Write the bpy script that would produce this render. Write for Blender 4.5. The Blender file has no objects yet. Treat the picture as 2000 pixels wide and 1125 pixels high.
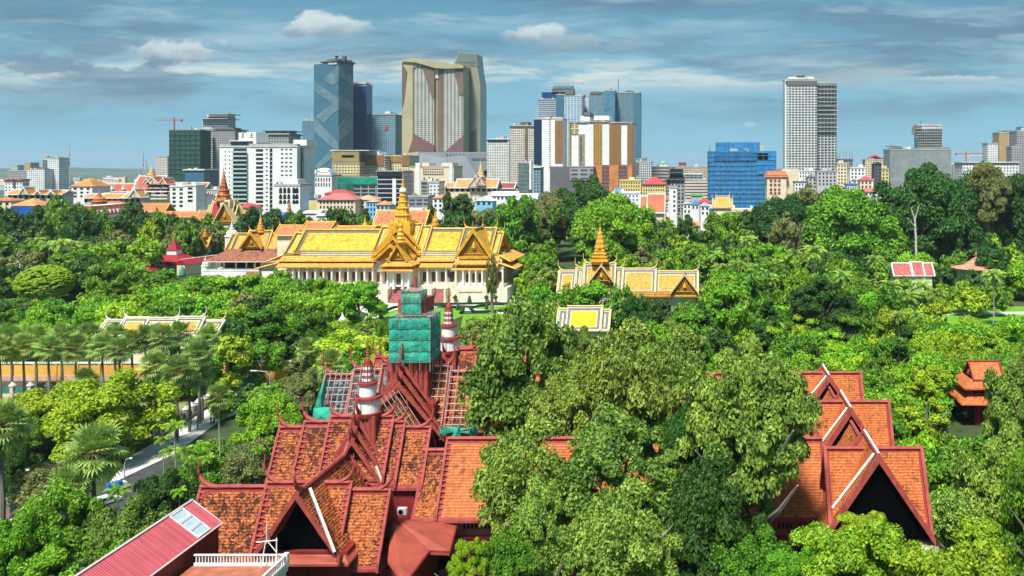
import bpy, math, random
import numpy as np
from mathutils import Matrix, Vector
R = math.radians
SC = bpy.context.scene
COL = SC.collection
# ------------------------------------------------------------------ camera, world, sun, exposure
F, CX, CY, H = 1600.0, 1370.0, 326.0, 59.0      # focal length and optical centre in photo pixels, camera height
cam = bpy.data.cameras.new('camera'); camo = bpy.data.objects.new('camera', cam); COL.objects.link(camo)
camo.location = (0, 0, H); camo.rotation_euler = (R(90), 0, 0)
cam.sensor_width = 36; cam.lens = 36*F/2000; cam.clip_end = 60000; cam.clip_start = 1
cam.shift_x = (1000-CX)/2000; cam.shift_y = -(562.5-CY)/2000
SC.camera = camo
SUN_EL, SUN_AZ = R(60), R(-163)                 # azimuth of the sun, clockwise from +Y
sd = Vector((math.sin(SUN_AZ)*math.cos(SUN_EL), math.cos(SUN_AZ)*math.cos(SUN_EL), math.sin(SUN_EL)))
sl = bpy.data.lights.new('sun', 'SUN'); sl.energy = 4.2; sl.angle = R(10.0); sl.color = (1, .96, .88)
so = bpy.data.objects.new('sun', sl); COL.objects.link(so); so.rotation_euler = sd.to_track_quat('Z', 'Y').to_euler()
SC.view_settings.view_transform = 'Standard'; SC.view_settings.look = 'None'
SC.view_settings.exposure = 0.85; SC.view_settings.gamma = 1

class NT:
    def __init__(s, nt): s.nt = nt; s.n = nt.nodes; s.l = nt.links
    def new(s, t, **k):
        n = s.n.new(t)
        for a, b in k.items(): setattr(n, a, b)
        return n
    def put(s, inp, v):
        if hasattr(v, 'is_output') or isinstance(v, bpy.types.NodeSocket): s.l.new(v, inp)
        elif isinstance(v, (tuple, list)) and len(v) == 3 and inp.type == 'RGBA': inp.default_value = (*v, 1)
        else: inp.default_value = v
    def m(s, op, a, b=0.0, c=None, clamp=False):
        n = s.new('ShaderNodeMath', operation=op); n.use_clamp = clamp
        s.put(n.inputs[0], a); s.put(n.inputs[1], b)
        if c is not None: s.put(n.inputs[2], c)
        return n.outputs[0]
    def mix(s, f, a, b, blend='MIX'):
        n = s.new('ShaderNodeMix', data_type='RGBA', blend_type=blend)
        s.put(n.inputs[0], f); s.put(n.inputs[6], a); s.put(n.inputs[7], b)
        return n.outputs[2]
    def noise(s, v, scale, detail=3, rough=.55, dist=0.):
        n = s.new('ShaderNodeTexNoise'); s.put(n.inputs['Vector'], v)
        n.inputs['Scale'].default_value = scale; n.inputs['Detail'].default_value = detail
        n.inputs['Roughness'].default_value = rough; n.inputs['Distortion'].default_value = dist
        return n.outputs['Fac']
    def ramp(s, f, a, b, lo=0., hi=1.):
        n = s.new('ShaderNodeMapRange'); n.interpolation_type = 'SMOOTHSTEP'
        s.put(n.inputs[0], f); n.inputs[1].default_value = a; n.inputs[2].default_value = b
        n.inputs[3].default_value = lo; n.inputs[4].default_value = hi
        return n.outputs[0]
    def xyz(s, v):
        n = s.new('ShaderNodeSeparateXYZ'); s.put(n.inputs[0], v); return n.outputs
    def comb(s, x, y, z=0.):
        n = s.new('ShaderNodeCombineXYZ'); s.put(n.inputs[0], x); s.put(n.inputs[1], y); s.put(n.inputs[2], z)
        return n.outputs[0]

W = bpy.data.worlds.new('World'); SC.world = W; W.use_nodes = True
w = NT(W.node_tree); w.n.clear()
sky = w.new('ShaderNodeTexSky', sky_type='NISHITA'); sky.sun_disc = False
sky.sun_elevation = SUN_EL; sky.sun_rotation = SUN_AZ; sky.air_density = 1.5; sky.dust_density = 2; sky.altitude = 50
tc = w.new('ShaderNodeTexCoord').outputs['Generated']
dx, dy, dz = w.xyz(tc)[0:3]
yy = w.m('MAXIMUM', w.m('ABSOLUTE', dy), .25)
u = w.m('DIVIDE', dx, yy); v = w.m('DIVIDE', dz, yy)
el = w.m('MAXIMUM', v, 0.0)
warp = w.m('MULTIPLY', w.m('SUBTRACT', w.noise(w.comb(w.m('MULTIPLY', u, 2.2), w.m('MULTIPLY', v, 6)), 2.0, 4), .5), .12)
uu = w.m('ADD', u, warp); vv = w.m('ADD', v, w.m('MULTIPLY', warp, .35))
base = w.mix(w.ramp(el, 0, .22), (.155, .39, .53), (.068, .21, .31))
n1 = w.noise(w.comb(w.m('MULTIPLY', uu, 2.0), w.m('MULTIPLY', vv, 15)), 1.5, 6, .6)
n2 = w.noise(w.comb(w.m('ADD', w.m('MULTIPLY', uu, 4.0), 7.3), w.m('MULTIPLY', vv, 30)), 1.2, 6, .62)
n3 = w.noise(w.comb(w.m('ADD', w.m('MULTIPLY', uu, 1.3), 3.1), w.m('MULTIPLY', vv, 8)), 1.6, 5, .6)
hi = w.ramp(el, .03, .10)
c1 = w.mix(w.m('MULTIPLY', w.ramp(n3, .44, .62), w.m('MULTIPLY', hi, .9)), base, (.065, .145, .225))
c2 = w.mix(w.m('MULTIPLY', w.ramp(n1, .45, .68), w.m('MULTIPLY', w.ramp(el, .06, .11), .8)), c1, (.24, .38, .46))
band = w.m('MULTIPLY', w.ramp(w.m('ABSOLUTE', w.m('SUBTRACT', vv, w.m('ADD', .112, w.m('MULTIPLY', u, -.008)))), .0, .030, 1, 0), w.ramp(n2, .40, .62))
leftish = w.ramp(u, -.12, .15, 1, .35)
c3 = w.mix(w.m('MULTIPLY', band, leftish), c2, (.50, .56, .53))
wisp = w.m('MULTIPLY', w.ramp(n2, .56, .72), w.m('MULTIPLY', w.ramp(el, .07, .15), .55))
c4 = w.mix(wisp, c3, (.30, .42, .48))
cc = c4
fine = w.noise(w.comb(uu, w.m('MULTIPLY', v, 1.4)), 26, 6, .62)
def puff(cc, px, py, rx, ry, bright, dark, amt):
    a = w.m('DIVIDE', w.m('SUBTRACT', u, (px-CX)/F), rx/F); b = w.m('DIVIDE', w.m('SUBTRACT', v, (CY-py)/F), ry/F)
    b2 = w.m('MULTIPLY', b, w.ramp(b, -1, 1, 1.5, .95))
    r = w.m('SQRT', w.m('ADD', w.m('MULTIPLY', a, a), w.m('MULTIPLY', b2, b2)))
    d = w.m('ADD', r, w.m('MULTIPLY', w.m('SUBTRACT', fine, .5), 2.1))
    msk = w.ramp(d, .62, 1.0, amt, 0)
    col = w.mix(w.ramp(w.m('ADD', b, w.m('MULTIPLY', w.m('SUBTRACT', fine, .5), 1.5)), -.55, .55), dark, bright)
    return w.mix(msk, cc, w.mix(1.0, col, (.78, .82, .85), 'MULTIPLY'))
for a in ((90, 130, 120, 26, (.13, .22, .32), (.11, .19, .29), .8), (240, 150, 150, 22, (.15, .25, .34), (.11, .2, .3), .75), (190, 95, 60, 24, (.14, .23, .33), (.11, .2, .3), .7),
          (345, 108, 95, 36, (.52, .58, .60), (.13, .2, .29), .95), (628, 55, 100, 33, (.58, .64, .64), (.2, .29, .36), .95), (1050, 68, 70, 28, (.58, .64, .64), (.2, .29, .36), .9),
          (1110, 88, 80, 26, (.3, .39, .44), (.17, .27, .34), .85), (1210, 93, 45, 14, (.26, .36, .42), (.2, .3, .37), .6), (1465, 244, 14, 7, (.5, .6, .64), (.4, .5, .56), .55),
          (1660, 20, 46, 9, (.30, .42, .5), (.25, .36, .43), .35), (1420, 168, 140, 12, (.5, .58, .6), (.3, .42, .5), .7), (1660, 286, 40, 7, (.42, .55, .6), (.32, .46, .54), .4),
          (1880, 155, 100, 9, (.48, .57, .6), (.3, .42, .5), .75), (1990, 75, 60, 12, (.36, .46, .52), (.28, .38, .46), .4), (225, 278, 40, 9, (.33, .5, .55), (.26, .42, .5), .7), (1830, 62, 190, 15, (.1, .2, .29), (.1, .2, .3), .6)):
    cc = puff(cc, *a)
fin = w.new('ShaderNodeBackground'); nis = w.mix(1.0, sky.outputs[0], (.1, .1, .1), 'MULTIPLY')
w.put(fin.inputs[0], w.mix(.9, nis, cc)); fin.inputs[1].default_value = .84
o = w.new('ShaderNodeOutputWorld'); w.l.new(fin.outputs[0], o.inputs[0])

HAZE = 4.5e-5
# ------------------------------------------------------------------ pixel -> place
def X(px, Y): return (px-CX)/F*Y
def Z(py, Y): return H-(py-CY)/F*Y
def YG(py, z=0.): return (H-z)*F/(py-CY)
def P(px, py, Y): return (X(px, Y), Y, Z(py, Y))
def G(px, py, z=0.): Y = YG(py, z); return (X(px, Y), Y, z)
# ------------------------------------------------------------------ objects
ORG = {}
def tag(o, label=None, cat=None, group=None, kind=None):
    if label: o['label'] = label
    if cat: o['category'] = cat
    if group: o['group'] = group
    if kind: o['kind'] = kind
    return o
def thing(name, label, cat, loc=(0, 0, 0), group=None):
    o = bpy.data.objects.new(name, None); COL.objects.link(o); o.location = loc; o.empty_display_size = .5
    ORG[o.name] = Vector(loc); return tag(o, label, cat, group)
def copy_tree(o, parent=None, loc=None):
    c = o.copy(); COL.objects.link(c); c.parent = parent
    if loc is not None: c.location = loc
    ORG[c.name] = Vector(c.location) if parent is None else ORG.get(parent.name)
    for ch in list(o.children): copy_tree(ch, c)
    return c
class MB:
    def __init__(s): s.v = []; s.f = []; s.mi = []; s.uv = []; s.M = None
    def face(s, pts, m=0, uv=None):
        k = len(s.v)
        for p in pts: s.v.append(tuple(s.M @ Vector(p)) if s.M else tuple(p))
        s.f.append(tuple(range(k, k+len(pts)))); s.mi.append(m)
        s.uv += list(uv) if uv else [(0., 0.)]*len(pts)
    def quadgrid(s, *a): s.face(*a)
    def box(s, x0, x1, y0, y1, z0, z1, m=0, mt=None, mb=None):
        mt = m if mt is None else mt
        L = x1-x0; D = y1-y0
        s.face([(x0, y0, z0), (x1, y0, z0), (x1, y0, z1), (x0, y0, z1)], m, [(0, z0), (L, z0), (L, z1), (0, z1)])
        s.face([(x1, y0, z0), (x1, y1, z0), (x1, y1, z1), (x1, y0, z1)], m, [(L, z0), (L+D, z0), (L+D, z1), (L, z1)])
        s.face([(x1, y1, z0), (x0, y1, z0), (x0, y1, z1), (x1, y1, z1)], m, [(0, z0), (L, z0), (L, z1), (0, z1)])
        s.face([(x0, y1, z0), (x0, y0, z0), (x0, y0, z1), (x0, y1, z1)], m, [(-D, z0), (0, z0), (0, z1), (-D, z1)])
        s.face([(x0, y0, z1), (x1, y0, z1), (x1, y1, z1), (x0, y1, z1)], mt, [(x0, y0), (x1, y0), (x1, y1), (x0, y1)])
        s.face([(x0, y1, z0), (x1, y1, z0), (x1, y0, z0), (x0, y0, z0)], mt)
        return s
    def wallbox(s, *a): return s.box(*a)
    def prism(s, poly, z0, z1, m=0, mt=None):
        n = len(poly); mt = m if mt is None else mt; uacc = 0
        for i in range(n):
            a, b = poly[i], poly[(i+1) % n]; L = math.hypot(b[0]-a[0], b[1]-a[1])
            s.face([(*a, z0), (*b, z0), (*b, z1), (*a, z1)], m, [(uacc, z0), (uacc+L, z0), (uacc+L, z1), (uacc, z1)]); uacc += L
        s.face([(*p, z1) for p in poly], mt, [p for p in poly]); s.face([(*p, z0) for p in reversed(poly)], mt)
        return s
    def ext(s, prof, y0, y1, m=0, axis='y', me=None):   # profile in (a, z), extruded along y (or x)
        me = m if me is None else me
        q = (lambda a, z, b: (a, b, z)) if axis == 'y' else (lambda a, z, b: (b, a, z))
        n = len(prof)
        for i in range(n):
            a, b = prof[i], prof[(i+1) % n]
            s.face([q(*a, y0), q(*b, y0), q(*b, y1), q(*a, y1)], m, [(y0, a[1]), (y0, b[1]), (y1, b[1]), (y1, a[1])])
        s.face([q(*p, y0) for p in prof], me, [(p[0], p[1]) for p in prof]); s.face([q(*p, y1) for p in reversed(prof)], me, [(p[0], p[1]) for p in reversed(prof)])
        return s
    def tube(s, pts, rad, n=6, m=0, flat=1.0, cap=True):
        rings = []; pts = [Vector(p) for p in pts]
        for i, p in enumerate(pts):
            t = (pts[min(i+1, len(pts)-1)]-pts[max(i-1, 0)]).normalized()
            a = Vector((0, 0, 1)) if abs(t.z) < .9 else Vector((0, 1, 0))
            e1 = t.cross(a).normalized(); e2 = e1.cross(t).normalized()
            r = rad[i] if isinstance(rad, (list, tuple)) else rad
            rings.append([p+e1*math.cos(2*math.pi*k/n)*r*flat+e2*math.sin(2*math.pi*k/n)*r for k in range(n)])
        for i in range(len(rings)-1):
            for k in range(n):
                s.face([rings[i][k], rings[i][(k+1) % n], rings[i+1][(k+1) % n], rings[i+1][k]], m)
        if cap: s.face(rings[0][::-1], m); s.face(rings[-1], m)
        return s
    def lathe(s, cx, cy, prof, n=12, m=0, rot=0., mats=None):
        for i in range(len(prof)-1):
            (r0, z0), (r1, z1) = prof[i], prof[i+1]; mm = mats[i] if mats else m
            for k in range(n):
                a0 = 2*math.pi*k/n+rot; a1 = 2*math.pi*(k+1)/n+rot
                q = [(cx+r0*math.cos(a0), cy+r0*math.sin(a0), z0), (cx+r0*math.cos(a1), cy+r0*math.sin(a1), z0),
                     (cx+r1*math.cos(a1), cy+r1*math.sin(a1), z1), (cx+r1*math.cos(a0), cy+r1*math.sin(a0), z1)]
                s.face(q, mm, [(k, z0), (k+1, z0), (k+1, z1), (k, z1)])
        return s
    def bar(s, a, b, w, m=0): return s.tube([a, b], w, 4, m)
    def mesh(s, name, mats, org=Vector((0, 0, 0)), smooth=False):
        me = bpy.data.meshes.new(name)
        me.from_pydata([(p[0]-org[0], p[1]-org[1], p[2]-org[2]) for p in s.v], [], s.f)
        for m in (mats if isinstance(mats, (list, tuple)) else [mats]): me.materials.append(m)
        me.polygons.foreach_set('material_index', s.mi)
        uvl = me.uv_layers.new(name='UVMap'); uvl.data.foreach_set('uv', [c for t in s.uv for c in t])
        if smooth: me.polygons.foreach_set('use_smooth', [True]*len(s.f))
        me.update(); return me
    def build(s, name, mats, parent=None, smooth=False, label=None):
        if parent is not None:
            org = ORG[parent.name]
        else:
            a = np.array(s.v); org = Vector((float(a[:, 0].mean()), float(a[:, 1].mean()), float(a[:, 2].min())))
        o = bpy.data.objects.new(name, s.mesh(name, mats, org, smooth)); COL.objects.link(o)
        if parent is not None: o.parent = parent
        else: o.location = org
        ORG[o.name] = org
        if label: o['label'] = label
        return o
def textmesh(s, size, depth=.3):
    c = bpy.data.curves.new('t', 'FONT'); c.body = s; c.size = size; c.extrude = depth; c.align_x = 'CENTER'
    o = bpy.data.objects.new('t', c); COL.objects.link(o); bpy.context.view_layer.update()
    me = bpy.data.meshes.new_from_object(o.evaluated_get(bpy.context.evaluated_depsgraph_get()))
    bpy.data.objects.remove(o); me.name = 'lettering'; return me
def lettering(s, parent, loc, size, mt, rotz=0., squeeze=1.):
    me = textmesh(s, size); me.materials.clear(); me.materials.append(mt)
    me.transform(Matrix.Translation(Vector(loc)-ORG[parent.name]) @ Matrix.Rotation(rotz, 4, 'Z') @ Matrix.Rotation(R(90), 4, 'X') @ Matrix.Scale(squeeze, 4, (1, 0, 0)))
    o = bpy.data.objects.new('lettering', me); COL.objects.link(o); o.parent = parent; ORG[o.name] = ORG[parent.name]; return o
# ------------------------------------------------------------------ materials
MC = {}
def mat(name, col, rough=.7, var=.25, vs=.5, metal=0., dark=None, bump=0., bs=2., spec=.3):
    if name in MC: return MC[name]
    M = bpy.data.materials.new(name); M.use_nodes = True; n = NT(M.node_tree); b = n.n['Principled BSDF']
    g = n.new('ShaderNodeTexCoord').outputs['Object']
    f = n.noise(g, vs, 5, .6)
    dk = dark or tuple(c*(1-var*1.6) for c in col)
    lt = tuple(min(1, c*(1+var*.5)) for c in col)
    n.put(b.inputs['Base Color'], n.mix(n.ramp(f, .3, .7), dk, lt))
    b.inputs['Roughness'].default_value = rough; b.inputs['Metallic'].default_value = metal
    b.inputs['Specular IOR Level'].default_value = spec
    if bump:
        bn = n.new('ShaderNodeBump'); bn.inputs['Strength'].default_value = bump; n.put(bn.inputs['Height'], n.noise(g, bs, 4)); n.l.new(bn.outputs[0], b.inputs['Normal'])
    MC[name] = M; return M
def tile(name, base, light, dark, amt=.5, s=1.3, stripe=.35):
    """clay roof tiles: courses of tiles, lichen blotches, a few pale and black ones"""
    if name in MC: return MC[name]
    M = bpy.data.materials.new(name); M.use_nodes = True; n = NT(M.node_tree); b = n.n['Principled BSDF']
    g = n.new('ShaderNodeTexCoord').outputs['Object']
    vo = n.new('ShaderNodeTexVoronoi'); n.put(vo.inputs['Vector'], g); vo.inputs['Scale'].default_value = s*2.0
    cellr = n.xyz(vo.outputs['Color'])[0]
    f = n.noise(g, s*1.1, 6, .7, .6); f2 = n.noise(g, .16, 4, .6)
    c = n.mix(n.m('MULTIPLY', cellr, .7), base, light)
    th = n.m('ADD', f, n.m('MULTIPLY', n.m('SUBTRACT', f2, .5), .55))
    c = n.mix(n.ramp(th, .62, .72, 0, .8), c, light)
    e_ = .36+.16*amt
    c = n.mix(n.ramp(th, e_-.05, e_+.03, 1, 0), c, dark); c = n.mix(n.ramp(n.noise(g, s*2.6, 3, .7), e_-.04, e_+.03, .85, 0), c, dark)
    x, y, z = n.xyz(g)[0:3]
    st = n.m('ABSOLUTE', n.m('SUBTRACT', n.m('FRACT', n.m('DIVIDE', n.m('ADD', z, n.m('MULTIPLY', f, .3)), stripe)), .5))
    xs3 = n.xyz(g); sk3 = n.noise(n.comb(n.m('MULTIPLY', xs3[0], 1.6), n.m('MULTIPLY', xs3[1], 1.6), n.m('MULTIPLY', xs3[2], .16)), 1.0, 4, .65)
    c = n.mix(n.ramp(sk3, .5, .72, 0, .55), c, tuple(k*.5 for k in base))
    c = n.mix(n.ramp(st, .3, .5, 0, .35), c, tuple(k*.45 for k in base))
    n.put(b.inputs['Base Color'], c); b.inputs['Roughness'].default_value = .75; b.inputs['Specular IOR Level'].default_value = .25
    bn = n.new('ShaderNodeBump'); bn.inputs['Strength'].default_value = .6; bn.inputs['Distance'].default_value = .2
    n.put(bn.inputs['Height'], n.m('ADD', f, st)); n.l.new(bn.outputs[0], b.inputs['Normal'])
    MC[name] = M; return M
def facade(name, wall, glass, cw, ch, fw, fh, var=.5, glass2=None, grough=.15, wrough=.7, dirt=.25, ou=0., ov=0.):
    """wall with a grid of windows: UVs are metres along the wall and up it"""
    if name in MC: return MC[name]
    M = bpy.data.materials.new(name); M.use_nodes = True; n = NT(M.node_tree); b = n.n['Principled BSDF']
    uv = n.new('ShaderNodeUVMap').outputs[0]; x, y, _ = n.xyz(uv)[0:3]
    a = n.m('ADD', n.m('DIVIDE', x, cw), ou); c = n.m('ADD', n.m('DIVIDE', y, ch), ov)
    inx = n.m('LESS_THAN', n.m('ABSOLUTE', n.m('SUBTRACT', n.m('FRACT', a), .5)), fw/2)
    iny = n.m('LESS_THAN', n.m('ABSOLUTE', n.m('SUBTRACT', n.m('FRACT', c), .5)), fh/2)
    k = n.m('MULTIPLY', inx, iny)
    wn = n.new('ShaderNodeTexWhiteNoise', noise_dimensions='2D'); n.put(wn.inputs['Vector'], n.comb(n.m('FLOOR', a), n.m('FLOOR', c)))
    gl = n.mix(n.m('MULTIPLY', wn.outputs['Value'], var), glass, glass2 or tuple(q*2.2+.03 for q in glass))
    ob = n.new('ShaderNodeTexCoord').outputs['Object']
    wl = n.mix(n.ramp(n.noise(ob, .06, 5, .65), .3, .7), tuple(q*(1-dirt) for q in wall), wall)
    n.put(b.inputs['Base Color'], n.mix(k, wl, gl)); n.put(b.inputs['Roughness'], n.m('SUBTRACT', wrough, n.m('MULTIPLY', k, wrough-grough)))
    b.inputs['Specular IOR Level'].default_value = .5
    MC[name] = M; return M
def leafmat(name, a, b_, trans=.25, ns=.25):
    if name in MC: return MC[name]
    M = bpy.data.materials.new(name); M.use_nodes = True; n = NT(M.node_tree); n.n.clear()
    geo = n.new('ShaderNodeNewGeometry'); oi = n.new('ShaderNodeObjectInfo')
    g = n.new('ShaderNodeTexCoord').outputs['Object']
    f = n.m('ADD', n.m('MULTIPLY', geo.outputs['Random Per Island'], .55), n.m('MULTIPLY', n.ramp(n.noise(g, 3.2, 3), .35, .65), .45))
    c = n.mix(f, a, b_)
    hv = n.new('ShaderNodeHueSaturation'); n.put(hv.inputs['Color'], c)
    n.put(hv.inputs['Hue'], n.m('ADD', .485, n.m('MULTIPLY', oi.outputs['Random'], .03)))
    n.put(hv.inputs['Value'], n.m('ADD', .78, n.m('MULTIPLY', n.m('FRACT', n.m('MULTIPLY', oi.outputs['Random'], 17.3)), .45)))
    d = n.new('ShaderNodeBsdfPrincipled'); n.l.new(hv.outputs[0], d.inputs['Base Color']); d.inputs['Roughness'].default_value = .55; d.inputs['Specular IOR Level'].default_value = .35
    t = n.new('ShaderNodeBsdfTranslucent'); n.l.new(hv.outputs[0], t.inputs[0])
    ms = n.new('ShaderNodeMixShader'); ms.inputs[0].default_value = trans
    n.l.new(d.outputs[0], ms.inputs[1]); n.l.new(t.outputs[0], ms.inputs[2])
    oo = n.new('ShaderNodeOutputMaterial'); n.l.new(ms.outputs[0], oo.inputs[0])
    MC[name] = M; return M
# ------------------------------------------------------------------ the setting
def gmat(name, a, b, s, rough=.9, a2=None):
    M = bpy.data.materials.new(name); M.use_nodes = True; n = NT(M.node_tree); q = n.n['Principled BSDF']
    g = n.new('ShaderNodeTexCoord').outputs['Object']; c = n.mix(n.ramp(n.noise(g, s, 6, .65), .35, .65), a, b)
    if a2: c = n.mix(n.ramp(n.noise(g, s*.13, 5, .6), .45, .62), c, a2)
    n.put(q.inputs['Base Color'], c); q.inputs['Roughness'].default_value = rough; q.inputs['Specular IOR Level'].default_value = .1
    MC[name] = M; return M
GR = gmat('ground_earth_and_grass', (.02, .05, .012), (.05, .09, .025), .25, a2=(.07, .08, .04))
GRF = gmat('far_plain', (.05, .10, .05), (.12, .15, .12), .02, a2=(.05, .09, .06))
def flat(name, pts, z, m, kind='structure', th=None):
    b = MB(); b.face([(p[0], p[1], z) for p in pts], 0)
    if th:
        n = len(pts)
        for i in range(n): a, c = pts[i], pts[(i+1) % n]; b.face([(a[0], a[1], z), (c[0], c[1], z), (c[0], c[1], z-th), (a[0], a[1], z-th)])
    o = b.build(name, m); o['kind'] = kind; return o
def gp(l): return [G(*p)[:2] for p in l]
flat('ground', [(-1500, 40), (1200, 40), (1200, 1300), (-1500, 1300)], 0, GR)
flat('ground', [(-40000, -3000), (40000, -3000), (40000, 45000), (-40000, 45000)], -.6, GRF)
LAWN = gmat('mown_lawn', (.10, .26, .02), (.16, .34, .03), .5)
ASPH = gmat('asphalt', (.05, .052, .056), (.075, .077, .08), .6)
PAVE = gmat('pale_paving', (.52, .50, .46), (.66, .64, .60), .8)
DRY = gmat('dry_grass', (.17, .20, .06), (.27, .27, .12), .5)
flat('palace_forecourt', gp([(640, 592), (760, 584), (1080, 584), (1100, 594), (1020, 600), (900, 596), (780, 606), (735, 640), (690, 650), (720, 612)]), .03, PAVE)
flat('garden_lawn', gp([(745, 612), (800, 598), (900, 604), (905, 616), (850, 640), (735, 645)]), .034, LAWN)
flat('garden_lawn', gp([(918, 601), (990, 597), (992, 608), (925, 610)]), .034, LAWN)
flat('garden_lawn', gp([(905, 614), (1010, 612), (1020, 640), (900, 640)]), .034, LAWN)
flat('garden_path', gp([(905, 601), (1015, 612), (1010, 616), (900, 606)]), .040, PAVE)
flat('right_lawn', gp([(1560, 640), (1590, 600), (2150, 598), (2200, 640)]), .03, LAWN)
flat('garden_path', gp([(1690, 612), (2100, 608), (2100, 613), (1760, 616)]), .036, PAVE)
flat('garden_path', gp([(1760, 622), (1800, 606), (1830, 606), (1815, 628)]), .037, PAVE)
flat('dry_grass_lawn', gp([(-200, 770), (330, 764), (430, 770), (300, 850), (-200, 860)]), .03, DRY)
flat('street', gp([(-250, 752), (560, 740), (640, 740), (640, 756), (530, 756), (-250, 768)]), .036, ASPH)
flat('street', gp([(330, 872), (346, 890), (300, 930), (250, 1010), (150, 1125), (60, 1125), (230, 925)]), .036, ASPH)
flat('pavement', gp([(210, 950), (250, 895), (330, 850), (420, 790), (470, 756), (560, 754), (500, 792), (430, 823), (340, 888), (250, 930)]), .15, PAVE, th=.15)
flat('car_park', gp([(-60, 930), (120, 900), (140, 1010), (20, 1060), (-80, 1060)]), .05, PAVE)
flat('courtyard', gp([(1800, 990), (1900, 960), (2000, 1100), (1850, 1125), (1790, 1080)]), .05, PAVE)
flat('courtyard', gp([(1430, 640), (1500, 600), (1520, 640), (1470, 690), (1300, 730), (1260, 700)]), .05, PAVE)
flat('courtyard', gp([(200, 500), (300, 478), (320, 510), (180, 540)]), .05, PAVE)
flat('palace_path', gp([(150, 640), (420, 545), (470, 540), (200, 650)]), .05, PAVE)
def cyl_hill(name, pts, m):   # low wooded rise on the horizon
    b = MB()
    for i in range(len(pts)-1):
        (xa, ya, ha), (xb, yb, hb) = pts[i], pts[i+1]
        for dy, k0, k1 in ((0, 0, .7), (300, .7, 1), (900, 1, .6), (1600, .6, 0)):
            d2 = {0: 300, 300: 900, 900: 1600, 1600: 2600}[dy]
            b.face([(xa, ya+dy, ha*k0-.6), (xb, yb+dy, hb*k0-.6), (xb, yb+d2, hb*k1-.6), (xa, ya+d2, ha*k1-.6)])
    o = b.build(name, m, smooth=True); o['kind'] = 'structure'
rg = random.Random(5)
cyl_hill('low_hills', [(-14000+700*i, 9000+rg.uniform(-300, 300), rg.uniform(20, 62)) for i in range(32)], gmat('far_woods', (.03, .07, .04), (.05, .10, .06), .004))
# ------------------------------------------------------------------ palette
RED = mat('museum_red', (.30, .035, .03), .6, .2, 1.2)
REDL = mat('museum_red_pale', (.38, .075, .06), .65, .2, 1.)
REDD = mat('museum_red_wall', (.22, .022, .02), .7, .2, .6)
PINK = mat('pink_plaster', (.45, .14, .15), .8, .2, .5)
CANOPY = mat('canopy_red', (.33, .07, .045), .6, .15, .5)
BLACK = mat('dark_opening', (.002, .002, .0025), 1.0, 0, spec=0.)
WHITE = mat('white_paint', (.80, .80, .78), .5, .06, .5)
WHITEW = mat('white_weathered', (.70, .70, .68), .7, .15, .3)
CREAM = mat('cream_plaster', (.78, .70, .52), .7, .12, .3)
TILE_A = tile('lichen_clay_tile', (.44, .085, .02), (.70, .27, .09), (.045, .014, .009), .72, 1.7)
TILE_B = tile('clay_tile', (.46, .105, .026), (.62, .23, .07), (.17, .045, .02), .35, 1.5)
TILE_C = tile('wing_clay_tile', (.48, .115, .035), (.62, .23, .08), (.2, .06, .03), .15, 1.2)
GREY_T = tile('stripped_batten_roof', (.10, .11, .12), (.26, .27, .28), (.02, .02, .025), .5, .8, .9)
GOLD = mat('gold_paint', (.74, .38, .04), .4, .2, .6, .15)
GOLDD = mat('gold_relief', (.42, .22, .035), .5, .5, 2.2, .2, bump=.8, bs=3)
GOLDT = tile('yellow_glazed_tile', (.66, .34, .025), (.80, .50, .07), (.46, .22, .02), .4, .35, .8)
ORT = tile('orange_glazed_tile', (.64, .28, .045), (.76, .42, .11), (.42, .16, .03), .25, .5, .8)
YELT = tile('bright_yellow_tile', (.85, .60, .01), (.9, .68, .04), (.8, .5, .01), .05, .6, .8)
OLIVE = mat('olive_border_tile', (.10, .115, .06), .6, .2, 1.5)
SLATE = mat('slate_border_tile', (.10, .15, .20), .6, .2, 1.5)
BROWNL = mat('brown_line_tile', (.25, .10, .07), .6, .2, 1.5)
IVORY = mat('ivory_trim', (.68, .50, .22), .5, .1, .8)
IVORYW = mat('pale_trim', (.74, .72, .58), .5, .1, .8)
TEAL = mat('teal_debris_net', (.03, .48, .34), .7, .3, .5, bump=.25, bs=.6)
_n = NT(TEAL.node_tree); _o = [q for q in _n.n if q.type == 'OUTPUT_MATERIAL'][0]; _m = _n.new('ShaderNodeMixShader'); _t = _n.new('ShaderNodeBsdfTransparent'); _n.put(_m.inputs[0], _n.ramp(_n.noise(_n.new('ShaderNodeTexCoord').outputs['Object'], 1.1, 4), .35, .7, .06, .42))
_n.l.new(_n.n['Principled BSDF'].outputs[0], _m.inputs[1]); _n.l.new(_t.outputs[0], _m.inputs[2]); _n.l.new(_m.outputs[0], _o.inputs[0])
TEALD = mat('teal_net_seam', (.012, .16, .13), .7, .2, 1)
BAMB = mat('scaffold_pole', (.42, .40, .36), .5, .15, 1.)
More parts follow.
